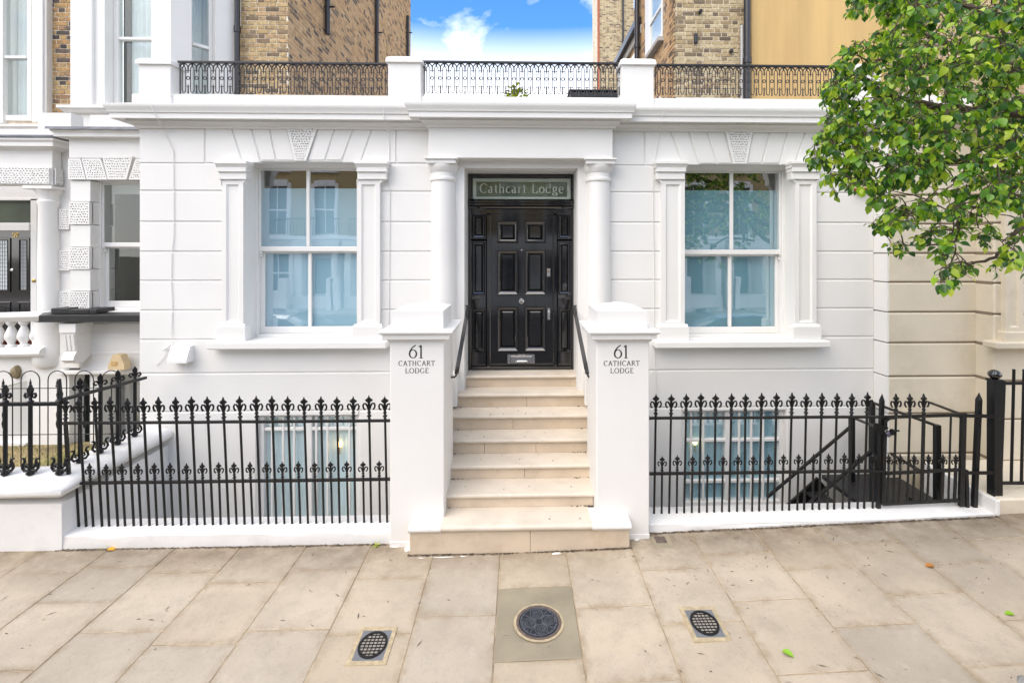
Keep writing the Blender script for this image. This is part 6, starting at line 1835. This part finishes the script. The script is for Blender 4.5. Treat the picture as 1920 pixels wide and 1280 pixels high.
# rear wing with black gutter
zg = 2.75 + 352 * 14.2 / 917
put("rear_wing_wall", MB().box(ux0 + .05, ux0 + .5, 11.75, 14.25, 3.5, zg - .15), "brick_mortar", ch)
sb = MB(); brick_mass(sb, (ux0 + .05, 11.75, 0), (0, 1, 0), (-1, 0, 0), 2.5, 4.5, zg - .2, 15)
put("rear_brickwork", sb, "brick_rust", ch, kind="stuff", recalc=False)
put("gutter", MB().bar((ux0 - .05, 11.5, zg), (ux0 - .05, 14.3, zg), .13, .16), "pipe_black", ch)
put("fascia", MB().bar((ux0 + .02, 11.5, zg - .2), (ux0 + .02, 14.25, zg - .2), .06, .2), "concrete", ch)
put("rear_window", MB().cbox(ux0 + .0, ux0 + .06, 11.95, 12.9, zg - 1.3, zg - .5, .01).cbox(ux0 - .03, ux0 + .06, 12.1, 12.75, zg - 1.2, zg - .6, .02), "white_joinery", ch)
fb = thing("brick_building", "tall narrow yellow brick building far behind the roof railing", "building", (5, 24, 0))
fx0, fx1 = PX(1122, 24), PX(1122, 24) + 1.75
put("wall", MB().box(fx0 + .005, fx1, 24.012, 26, 0, 16.5), "brick_mortar", fb)
sb = MB(); brick_mass(sb, (fx0, 24.012, 0), (1, 0, 0), (0, -1, 0), fx1 - fx0, 5.5, 16.4, 16)
put("brickwork", sb, "brick_pale", fb, kind="stuff", recalc=False)
put("red_quoin_edge", MB().box(fx0 - .02, fx0 + .05, 23.97, 24.2, 5, 16.5), "terracotta", fb)
drainpipe(fb, PX(1168, 23.9), 23.9, 6, 16, .05)
put("annex", MB().box(fx1 - .3, fx1 + 2.6, 24.6, 27, 0, PZ(22, 24.6, 1185)), "brick_rust", fb)
put("annex_coping", MB().cbox(fx1 - .36, fx1 + 2.7, 24.5, 27, PZ(22, 24.5, 1185), PZ(16, 24.5, 1185), .02), "concrete", fb)

# plinth, square post and railing of the cream house
pw = thing("plinth_wall", "cream rendered plinth wall with square edge at the far right", "low wall", (6, 4.8, 0))
Yq = 4.70
px0 = PX(1874, Yq)
zt3 = PZ(935, Yq, 1880)
put("plinth", MB().cbox(px0, px0 + 3, Yq, 5.6, -.1, zt3, .015), "cream_stucco", pw)
pz_ = thing("white_return", "white painted sloping end of the kerb wall against the cream plinth", "low wall", (px0 - .02, 4.9, .3))
put("return", MB().cbox(px0 - .05, px0 - .002, Yq - .02, 5.58, -.1, zt3 - .005, .01), "white_low_wall", pz_)
sp_ = thing("square_post", "thick square black iron post with a ball on top at the far right", "post", (PX(1866, 4.80), 4.80, zt3))
a = P(1863, 917, 4.80); xx = PX(1865, 4.80); ztp = PZ(711, 4.80, 1866)
put("shaft", MB().cbox(xx - .045, xx + .045, 4.755, 4.845, zt3 - .05, ztp, .006), "black_iron", sp_)
put("cap", MB().cbox(xx - .052, xx + .052, 4.748, 4.852, ztp - .012, ztp + .006, .004), "black_iron", sp_)
put("ball", MB().lathe([(.0005, ztp + .002), (.02, ztp + .004), (.05, ztp + .028), (.058, ztp + .05), (.05, ztp + .074), (.03, ztp + .092), (.0005, ztp + .1)], xx, 4.80, 20, cap=False), "black_gloss", sp_, smooth=True)
sr = thing("plain_railing", "plain black flat topped railing bars right of the square post", "railing", (PX(1900, 4.85), 4.85, zt3))
put("rail", MB().bar(P(1870, 718.5, 4.85), P(2060, 716, 4.85), .02, .03), "black_iron", sr)
put("rail", MB().bar(P(1870, 905, 4.85), P(2060, 905, 4.85), .02, .03), "black_iron", sr)
put("side_post", MB().bar(P(1881, 714, 4.85), P(1874, 906, 4.85), .03), "black_iron", sr)
for k in range(6):
    a, b = P(1896 + 19 * k, 905, 4.85), P(1901 + 19 * k, 692, 4.85)
    put("bar", MB().tube([a, b - Vector((0, 0, .03)), b], .014, 8), "black_iron", sr)
# ================================================================== STREET TREE
def leaf_mesh(name, curl, fold, wid):
    st = [(0, .0), (.16, .26), (.38, .42), (.62, .38), (.82, .20), (1.0, .0)]
    vs = []; fs = []; ids = []
    def pos(u, v):
        x = u; z = -curl * u * u; y = v * wid; z += abs(v) * fold
        return (x, y, z)
    for i, (u, w) in enumerate(st):
        if w == 0: ids.append((len(vs),)); vs.append(pos(u, 0))
        else:
            k = len(vs); vs += [pos(u, -w), pos(u, 0), pos(u, w)]; ids.append((k, k + 1, k + 2))
    for a, b in zip(ids[:-1], ids[1:]):
        if len(a) == 1: fs += [(a[0], b[1], b[0]), (a[0], b[2], b[1])]
        elif len(b) == 1: fs += [(a[0], a[1], b[0]), (a[1], a[2], b[0])]
        else: fs += [(a[0], a[1], b[1], b[0]), (a[1], a[2], b[2], b[1])]
    return MB().add(vs, fs)
LV = [leaf_mesh("leaf", .22, .28, .95), leaf_mesh("leaf", .42, .18, 1.0), leaf_mesh("leaf", .10, .42, .82), leaf_mesh("leaf", .6, .3, .9)]
LM = [m_.mesh("leaf", "tree_leaf", smooth=True, recalc=False, angle=180) for m_ in LV]
SIL = [(1585, -60), (1600, 20), (1655, 12), (1662, 44), (1632, 46), (1625, 70), (1580, 88), (1545, 140), (1538, 185), (1552, 225), (1518, 282), (1516, 298), (1548, 318), (1546, 366), (1590, 366), (1618, 345),
       (1642, 385), (1620, 418), (1662, 428), (1645, 472), (1690, 474), (1735, 458), (1768, 484), (1752, 528), (1790, 536), (1815, 520), (1828, 488), (1856, 474), (1866, 502), (1905, 498), (1960, 520), (1960, -60)]
def inside(x, y, poly=SIL):
    c = False; n = len(poly)
    for i in range(n):
        x1, y1 = poly[i]; x2, y2 = poly[(i + 1) % n]
        if (y1 > y) != (y2 > y) and x < (x2 - x1) * (y - y1) / (y2 - y1) + x1: c = not c
    return c
def to_px(p):
    rx = p.x * math.cos(YAW) - p.y * math.sin(YAW); d = p.x * math.sin(YAW) + p.y * math.cos(YAW)
    return CPX + FPX * rx / d, CPY - FPX * (p.z - EYE) / d, d
trnd = random.Random(21)
tree = thing("street_tree", "leafy green street tree reaching in from the upper right", "tree", (5.3, 2.9, .1))
nodes = []                                   # (pos, radius)
def limb(pts, r0, r1, name="limb", n=7):
    pts = [Vector(p) for p in pts]
    sm = []
    for i in range(len(pts) - 1):
        for k in range(6):
            t = k / 6
            p0 = pts[max(0, i - 1)]; p1 = pts[i]; p2 = pts[i + 1]; p3 = pts[min(len(pts) - 1, i + 2)]
            q = 0.5 * ((2 * p1) + (p2 - p0) * t + (2 * p0 - 5 * p1 + 4 * p2 - p3) * t * t + (3 * p1 - p0 - 3 * p2 + p3) * t ** 3)
            sm.append(q + Vector((trnd.uniform(-1, 1), trnd.uniform(-1, 1), trnd.uniform(-1, 1))) * .012)
    sm.append(pts[-1])
    put(name, MB().tube(sm, r0, n, r2=r1), "bark", tree, smooth=True, angle=60)
    if name != "trunk":
        for i, q in enumerate(sm): nodes.append(q)
T0 = Vector((5.3, 2.9, -.05))
limb([T0, (5.32, 2.88, 1.0), (5.25, 2.92, 2.1), (5.22, 2.95, 2.9)], .15, .10, "trunk", 12)
F_ = Vector((5.22, 2.95, 2.85))
limb([F_, (4.8, 3.0, 3.3), P(1935, 215, 3.35), P(1800, 205, 3.45), P(1690, 185, 3.55), P(1600, 140, 3.6)], .06, .008)
limb([F_, (4.7, 3.1, 3.05), P(1930, 265, 3.7), P(1850, 300, 3.75), P(1740, 300, 3.85), P(1640, 300, 3.85), P(1560, 270, 3.8)], .05, .007)
limb([(4.6, 3.05, 2.95), P(1960, 410, 3.5), P(1890, 462, 3.5), P(1840, 492, 3.5), P(1785, 492, 3.5)], .022, .006)
limb([P(1880, 300, 3.75), P(1860, 370, 3.6), P(1800, 400, 3.55), P(1790, 455, 3.5), P(1700, 460, 3.55)], .018, .005)
limb([F_, (5.0, 2.85, 3.6), P(1960, 60, 3.1), P(1850, 30, 3.15), P(1760, -20, 3.2)], .06, .012)
limb([F_, (4.9, 3.2, 3.9), P(1930, 130, 4.0), P(1800, 90, 4.1), P(1700, 60, 4.15), P(1640, 95, 4.1)], .05, .008)
limb([F_, (5.3, 2.9, 4.2), (5.35, 2.95, 5.4), (5.2, 2.9, 6.4)], .08, .015)
limb([(5.28, 2.9, 3.9), (6.0, 2.7, 4.6), (6.8, 2.6, 5.2)], .05, .012)
limb([(5.28, 2.9, 4.2), (5.6, 2.1, 4.9), (5.9, 1.4, 5.3)], .05, .012)
limb([(5.3, 2.9, 4.6), (4.9, 3.5, 5.4), (4.5, 3.9, 6.0)], .05, .012)
limb([(5.2, 2.95, 3.4), (4.3, 2.4, 3.7), (3.7, 2.0, 4.1)], .04, .010)
clusters = []
tries = 0
def dens(x, y):
    if y < 330: return 1.0
    if y < 400: return .75
    return .42 if x > 1640 else .6
while len(clusters) < 860 and tries < 90000:
    tries += 1
    x, y = trnd.uniform(1500, 1955), trnd.uniform(-50, 540)
    if not inside(x, y): continue
    if trnd.random() > dens(x, y): continue
    sp = .25 + .75 * min(1, (x - 1500) / 300)
    Y = 3.6 + trnd.uniform(-.85, .75) * sp
    # the crown hangs lower at its nearer side
    clusters.append((P(x, y, Y), True))
k = 0
while k < 260:
    p = Vector((trnd.uniform(3.2, 7.6), trnd.uniform(1.2, 4.9), trnd.uniform(3.2, 7.2)))
    q = (p - Vector((5.3, 2.95, 5.0))); q = Vector((q.x / 2.3, q.y / 1.9, q.z / 2.3))
    if q.length > 1: continue
    x, y, d = to_px(p)
    if d > .3 and -20 < x < 1945 and -45 < y < 1300: continue
    clusters.append((p, False)); k += 1
clusters.sort(key=lambda c: min((c[0] - n_).length for n_ in nodes))
twigs = MB()
leaves = []
for ci, (c, vis) in enumerate(clusters):
    best = min(nodes, key=lambda n_: (c - n_).length)
    L = (c - best).length
    mid = (best + c) / 2 + Vector((trnd.uniform(-.12, .12), trnd.uniform(-.12, .12), .12)) * L
    pts = [best, best.lerp(mid, .5) + (mid - best.lerp(c, .5)) * .3, mid, mid.lerp(c, .5) + Vector((0, 0, .02)), c]
    twigs.tube(pts, max(.0032, min(.009, .004 + L * .006)), 5, r2=.002)
    for q in (pts[2], pts[3], c): nodes.append(q)
    nl = trnd.randint(9, 17)
    tw = (c - pts[-2]).normalized() if (c - pts[-2]).length > 1e-4 else Vector((0, 0, -1))
    for i in range(nl):
        fr = trnd.uniform(.0, 1) ** .6
        at = pts[3].lerp(c, fr) if i > 1 else c
        dirn = (tw * trnd.uniform(.1, .9) + Vector((trnd.uniform(-1, 1), trnd.uniform(-1, 1), trnd.uniform(-.9, .35)))).normalized()
        pet = trnd.uniform(.015, .06)
        b = at + dirn * pet + Vector((0, 0, -.006))
        twigs.tube([at, b], .0013, 3)
        up = Vector((trnd.uniform(-.6, .6), trnd.uniform(-.9, .3), 1.0))
        xax = (dirn + Vector((0, 0, -trnd.uniform(.0, .55)))).normalized()
        yax = up.cross(xax).normalized(); zax = xax.cross(yax)
        s = trnd.uniform(.026, .066) * (1.0 if trnd.random() < .8 else .6)
        m3 = Matrix((xax, yax, zax)).transposed().to_4x4()
        leaves.append((b, m3, s, trnd.randrange(4), vis))
put("twigs", twigs, "bark", tree, recalc=False, kind="stuff")
scored = []
for i, (b, m3, s, k, vis) in enumerate(leaves):
    x, y, d = to_px(b + Vector(m3.col[0][:3]) * s * .5)
    if d > .3 and 0 < x < 1915 and 0 < y < 1280: scored.append((d / s, i))
scored.sort()
own = set(i for _, i in scored[:300])
fol = MB(); base = WL[tree.name]
for i, (b, m3, s, k, vis) in enumerate(leaves):
    mat4 = Matrix.Translation(b) @ m3 @ Matrix.Scale(s, 4)
    if i in own:
        o = bpy.data.objects.new("leaf", LM[k]); COL.objects.link(o); o.parent = tree
        o.matrix_local = Matrix.Translation(-base) @ mat4
    else:
        fol.add([mat4 @ Vector(v) for v in LV[k].v], LV[k].f)
put("foliage", fol, "tree_leaf", tree, smooth=True, angle=180, recalc=False, kind="stuff")
# ================================================================== ACROSS THE STREET (seen in the window reflections)
YO = -12.5
def opposite(x0, x1, k, label):
    t = thing("terrace_house", label, "house", ((x0 + x1) / 2, YO, 0), "terraced houses across the street")
    w = x1 - x0; y = YO
    put("ground_floor_wall", MB().box(x0, x1, y - 6, y, -.2, 3.4), "opposite_stucco", t)
    put("brick_wall", MB().box(x0, x1, y - 6, y, 3.4, 9.2), "opposite_brick", t)
    put("cornice", MB().cbox(x0 - .02, x1 + .02, y, y + .35, 9.0, 9.35, .03), "opposite_stucco", t)
    put("string_course", MB().cbox(x0, x1, y, y + .45, 3.3, 3.5, .02), "opposite_stucco", t)
    put("balcony_rail", MB().cbox(x0 + .2, x1 - .2, y + .40, y + .43, 4.30, 4.34, .005), "black_iron", t)
    b = MB()
    n = int((w - .4) / .13)
    for i in range(n): b.box(x0 + .2 + i * .13, x0 + .218 + i * .13, y + .405, y + .425, 3.5, 4.30)
    put("balcony_bars", b, "black_iron", t, kind="stuff")
    def win(a, c, z0, z1):
        f = put("window", MB().box(a - .16, a, y, y + .12, z0 - .1, z1 + .15).box(c, c + .16, y, y + .12, z0 - .1, z1 + .15).box(a, c, y, y + .16, z1, z1 + .3).box(a - .2, c + .2, y, y + .2, z0 - .2, z0 - .05)
                .box(a, c, y + .02, y + .07, (z0 + z1) / 2 - .04, (z0 + z1) / 2 + .04).box((a + c) / 2 - .02, (a + c) / 2 + .02, y + .02, y + .06, z0, z1), "opposite_stucco", t)
        put("pane", MB().box(a, c, y + .005, y + .02, z0, z1), "dark_pane", f)
    for q in (.25, .75):
        cx = x0 + w * q
        win(cx - .5, cx + .5, 3.6, 6.0); win(cx - .45, cx + .45, 6.9, 8.5)
    dx = x0 + w * (.75 if k % 2 else .25); wx = x0 + w * (.25 if k % 2 else .75)
    win(wx - .55, wx + .55, .7, 2.6)
    d = put("door", MB().cbox(dx - .5, dx + .5, y + .01, y + .06, .5, 2.4, .01), "door_blue", t)
    put("porch", MB().cbox(dx - 1.0, dx - .72, y, y + 1.2, .5, 2.75, .02).cbox(dx + .72, dx + 1.0, y, y + 1.2, .5, 2.75, .02).cbox(dx - 1.1, dx + 1.1, y, y + 1.3, 2.75, 3.25, .03).box(dx - .9, dx + .9, y, y + 1.6, -.1, .55), "opposite_stucco", t)
    put("front_wall", MB().cbox(x0, dx - 1.1, y + 2.0, y + 2.2, -.1, .9, .02).cbox(dx + 1.1, x1, y + 2.0, y + 2.2, -.1, .9, .02).cbox(dx - 1.25, dx - .9, y + 1.95, y + 2.3, -.1, 1.5, .03).cbox(dx + .9, dx + 1.25, y + 1.95, y + 2.3, -.1, 1.5, .03), "opposite_stucco", t)
for i, (x0, lab) in enumerate(((-18.0, "terraced brick and stucco house across the street, far end of the row to the left"), (-13.3, "terraced brick and stucco house across the street seen in the left window reflection"), (-8.6, "terraced brick and stucco house across the street directly behind the camera"),
                              (-3.9, "terraced brick and stucco house across the street seen reflected in the black door"), (.8, "terraced brick and stucco house across the street seen in the right window reflection"), (5.5, "terraced brick and stucco house across the street behind the tree reflection in the right window"), (10.2, "terraced brick and stucco house across the street, far end of the row to the right"))):
    opposite(x0, x0 + 4.7, i, lab)
o = put("opposite_pavement", MB().box(-30, 30, YO - .1, -8.9, -.7, .0), "concrete", kind="structure"); o["label"] = "pavement on the far side of the street"

def car(loc, rz, label, paint):
    t = thing("parked_car", label, "car", loc, "cars parked along the kerb")
    # length on +x, nose at x=0
    st = [(0.0, .50, .30, .56), (.06, .66, .22, .66), (.22, .78, .18, .74), (.6, .85, .17, .84), (1.15, .88, .17, .93), (1.9, .89, .17, .95), (3.1, .89, .17, .96), (3.8, .86, .18, .96), (4.12, .78, .22, .92), (4.2, .62, .30, .80)]
    mb = MB(); vs = []; m = 12
    for x, w, zb, zt in st:
        h = zt - zb
        ring = [(-w * .9, zb), (-w, zb + h * .25), (-w, zb + h * .55), (-w * .97, zb + h * .85), (-w * .86, zb + h * .97), (-w * .4, zt + .012), (w * .4, zt + .012), (w * .86, zb + h * .97), (w * .97, zb + h * .85), (w, zb + h * .55), (w, zb + h * .25), (w * .9, zb)]
        vs += [(x, y, z_) for y, z_ in ring]
    fs = [tuple(range(m)), tuple(range((len(st) - 1) * m, len(st) * m))]
    for i in range(len(st) - 1):
        for q in range(m): fs.append((i * m + q, i * m + (q + 1) % m, (i + 1) * m + (q + 1) % m, (i + 1) * m + q))
    def cput(name, b, mat, **k): 
        b.xf(Matrix.Translation(loc) @ Matrix.Rotation(rz, 4, 'Z')); return put(name, b, mat, t, **k)
    body = cput("body", mb.add(vs, fs), paint, smooth=True, angle=50)
    st = [(1.05, .74, .93, .94), (1.45, .72, .93, 1.22), (1.85, .66, .93, 1.42), (2.6, .65, .93, 1.46), (3.3, .65, .93, 1.40), (3.75, .70, .93, 1.18), (4.02, .72, .92, .94)]
    vs = []; m = 6
    for x, w, zb, zt in st: vs += [(x, -.80, zb), (x, -w, zt - .05), (x, -w * .8, zt), (x, w * .8, zt), (x, w, zt - .05), (x, .80, zb)]
    fs = [tuple(range(m)), tuple(range((len(st) - 1) * m, len(st) * m))]
    for i in range(len(st) - 1):
        for q in range(m): fs.append((i * m + q, i * m + (q + 1) % m, (i + 1) * m + (q + 1) % m, (i + 1) * m + q))
    cput("windows", MB().add(vs, fs), "dark_pane", smooth=True, angle=40)
    vs = []
    for x, w, z_ in ((1.83, .66, 1.425), (2.6, .655, 1.468), (3.32, .655, 1.405)): vs += [(x, -w, z_ - .045), (x, -w * .78, z_ + .008), (x, w * .78, z_ + .008), (x, w, z_ - .045)]
    cput("roof", MB().add(vs, [(i * 4 + q, i * 4 + q + 1, i * 4 + q + 5, i * 4 + q + 4) for i in range(2) for q in range(3)]), paint, smooth=True)
    for x in (.82, 3.4):
        for sy in (-1, 1):
            wv_ = MB().lathe([(.2, -.1), (.31, -.1), (.32, -.06), (.32, .06), (.31, .1), (.2, .1)], 0, 0, 24).xf(Matrix.Translation((x, sy * .80, .20)) @ Matrix.Rotation(rad(90), 4, 'X'))
            wo = cput("wheel", wv_, "rubber", smooth=True, angle=40)
            rm_ = MB().lathe([(.21, -.07), (.19, -.09), (.05, -.05), (.05, .05), (.19, .09), (.21, .07)], 0, 0, 18).xf(Matrix.Translation((x, sy * .80, .20)) @ Matrix.Rotation(rad(90), 4, 'X'))
            rm_.xf(Matrix.Translation(loc) @ Matrix.Rotation(rz, 4, 'Z')); put("rim", rm_, "chrome", wo, smooth=True)
    for sy in (-1, 1):
        cput("headlight", MB().cbox(.10, .42, sy * .62 - .12, sy * .62 + .12, .56, .70, .03), "chrome")
    cput("bumper_grille", MB().cbox(-.012, .1, -.5, .5, .24, .46, .03), "car_dark")
car((2.38, 1.66, -.06), rad(0), "grey parked car whose corner shows at the bottom right", "car_paint")
car((-3.0, 1.62, -.06), rad(180), "grey parked car left of the camera seen only in the left window reflection", "car_paint")

# ================================================================== ROOF PLANTS, WEEDS, LITTER
def bush(name, label, x, y, z, r, h, n, mat, spike=False, seed=1, group=None, pot=True):
    rnd = random.Random(seed)
    t = thing(name, label, "plant", (x, y, z), group)
    mb = MB()
    for i in range(n):
        a = rnd.uniform(0, 6.28); e = rnd.uniform(.1, 1.0); rr = r * rnd.uniform(.2, 1)
        p = Vector((x + math.cos(a) * rr * .6, y + math.sin(a) * rr * .6, z + h * rnd.uniform(.1, 1 - .4 * rr / r)))
        L = r * rnd.uniform(.25, .5) * (1.8 if spike else 1); w = L * (.08 if spike else .28)
        d = Vector((math.cos(a), math.sin(a), e)).normalized(); s_ = d.cross(Vector((0, 0, 1))).normalized()
        if spike: p = Vector((x, y, z + h * .1))
        q = p + d * L
        mb.add([p, p.lerp(q, .45) + s_ * w, q + Vector((0, 0, -.15 * L)), p.lerp(q, .45) - s_ * w], [(0, 1, 2, 3)])
    put("leaves", mb, mat, t, recalc=False, kind="stuff")
    return t
zr = 4.43
for px, ytop, r, nm, lb, sp_k in ((968, 160, .28, "roof_plant", "yellow green bushy plant on the roof terrace behind the middle railing", False), (1122, 152, .22, "roof_plant", "spiky yellow green plant in a dark planter by the right pier of the roof terrace", True), (825, 172, .10, "roof_plant", "tiny green sprig at the left end of the middle roof railing", False)):
    Y = 7.0; q = P(px, ytop, Y); zb = 4.62
    t = bush(nm, lb, q.x, Y, zb, r, q.z - zb + .02, 220 if r > .12 else 50, "plant_leaf", sp_k, int(px), "plants on the lodge roof terrace")
    if r > .12:
        w = r * .8
        put("planter", MB().cbox(q.x - w, q.x + w, Y - .16, Y + .16, zr, zb + .06, .01), "slate_black", t)
bx = P(1098, 170, 7.2)
t = thing("roof_planter", "long dark planter box behind the right end of the middle roof railing", "planter", (bx.x, 7.2, zr))
put("box", MB().cbox(bx.x - .22, bx.x + .6, 7.25, 7.6, zr, bx.z + .01, .02), "slate_black", t)
put("rim", MB().cbox(bx.x - .24, bx.x + .62, 7.23, 7.62, bx.z + .005, bx.z + .03, .008), "black_iron", t)
w1 = P(706, 1012, 4.60)
bush("weed", "small green weed in the crack left of the left gate pier", w1.x, 4.59, 0, .06, .06, 26, "plant_leaf", True, 5, "weeds along the wall foot")
w2 = P(196, 1014, 4.60)
bush("weed", "two tiny green sprouts at the foot of the white kerb wall far left", w2.x, 4.60, 0, .04, .05, 9, "plant_leaf", False, 6, "weeds along the wall foot")
def fallen(px, py, s, rot, mat, label, k=1):
    d = 2522 / (py - CPY); q = P(px, py, d)
    for _ in range(3):
        d = (EYE - gz(q.x)) * FPX / (py - CPY); q = P(px, py, d)
    mb = MB().add(LV[k].v, LV[k].f)
    mb.xf(Matrix.Translation((q.x, q.y, gz(q.x) + .012)) @ Matrix.Rotation(rot, 4, 'Z') @ Matrix.Scale(s, 4))
    o = put("fallen_leaf", mb, mat, recalc=False, smooth=True, angle=180)
    tag(o, label, "leaf", "leaves lying on the pavement")
fallen(200, 1020, .085, .3, "yellow_leaf", "orange yellow fallen leaf at the foot of the left kerb wall", 0)
fallen(1752, 1076, .07, 2.9, "dry_leaf", "brown fallen leaf on the right of the pavement", 0)
fallen(1466, 1233, .075, -.7, "green_leaf", "long yellow green fallen leaf right of the right grating", 2)
fallen(1902, 1172, .06, 2.8, "green_leaf", "small green fallen leaf near the right photo edge", 0)
lt = MB(); rnd = random.Random(31)
for i in range(330):
    y = 4.62 - abs(rnd.gauss(0, .55)) if rnd.random() < .55 else rnd.uniform(2.9, 4.6)
    x = rnd.uniform(-5.5, 6.0) if rnd.random() < .6 else rnd.uniform(.8, 5.6)
    if -1.1 < x < 1.1 and y > 4.35: continue
    if y < 2.9: continue
    s = rnd.uniform(.003, .008); a = rnd.uniform(0, 6.28); ln = s * rnd.uniform(1, 3.2) if rnd.random() < .8 else s * 5
    c, sn = math.cos(a), math.sin(a)
    z = gz(x) + .003
    lt.add([(x - c * ln, y - sn * ln, z), (x - sn * s * .5, y + c * s * .5, z + s * .35), (x + c * ln, y + sn * ln, z + .001), (x + sn * s * .5, y - c * s * .5, z)], [(0, 1, 2, 3)])
for (x0_, x1_, y_) in ((PX(106, 4.63), -1.25, 4.622), (1.25, xr1, 4.657), (-1.0, 1.02, 4.452)):
    x = x0_
    while x < x1_:
        s = rnd.uniform(.004, .018); h = rnd.uniform(.002, .008)
        y2 = y_ - rnd.uniform(0, .012)
        lt.add([(x, y2 - s, gz(x) + .002), (x + s * 1.8, y2 - s * .7, gz(x) + .002), (x + s * 1.7, y2 + .012, gz(x) + h), (x - s * .3, y2 + .012, gz(x) + h)], [(0, 1, 2, 3)])
        x += rnd.uniform(.004, .022)
o = put("leaf_litter", lt, "litter", recalc=False, kind="stuff"); tag(o, "scattered dark twigs and dirt specks over the pavement", "litter")
ps = MB()
for (px, py, w, h) in ((832, 1042, 24, 1.2), (790, 1043, 9, 1), (868, 1041, 8, 1.2), (1042, 1041, 11, 2.2), (1193, 1020, 7, 5), (764, 1026, 8, 5), (742, 1021, 8, 2)):
    d = 2522 / (py - CPY); q = P(px, py, d); n = 14
    pts = []
    for i in range(n):
        a = 2 * math.pi * i / n; k = rnd.uniform(.55, 1.1)
        pts.append((q.x + w * d / FPX * math.cos(a) * k, q.y + h * .009 * math.sin(a) * k, gz(q.x) + .004))
    ps.add(pts, [tuple(range(n))])
o = put("paint_drips", ps, "paint_spill", recalc=False, kind="stuff"); tag(o, "splashes of white paint on the paving at the foot of the steps and piers", "paint")
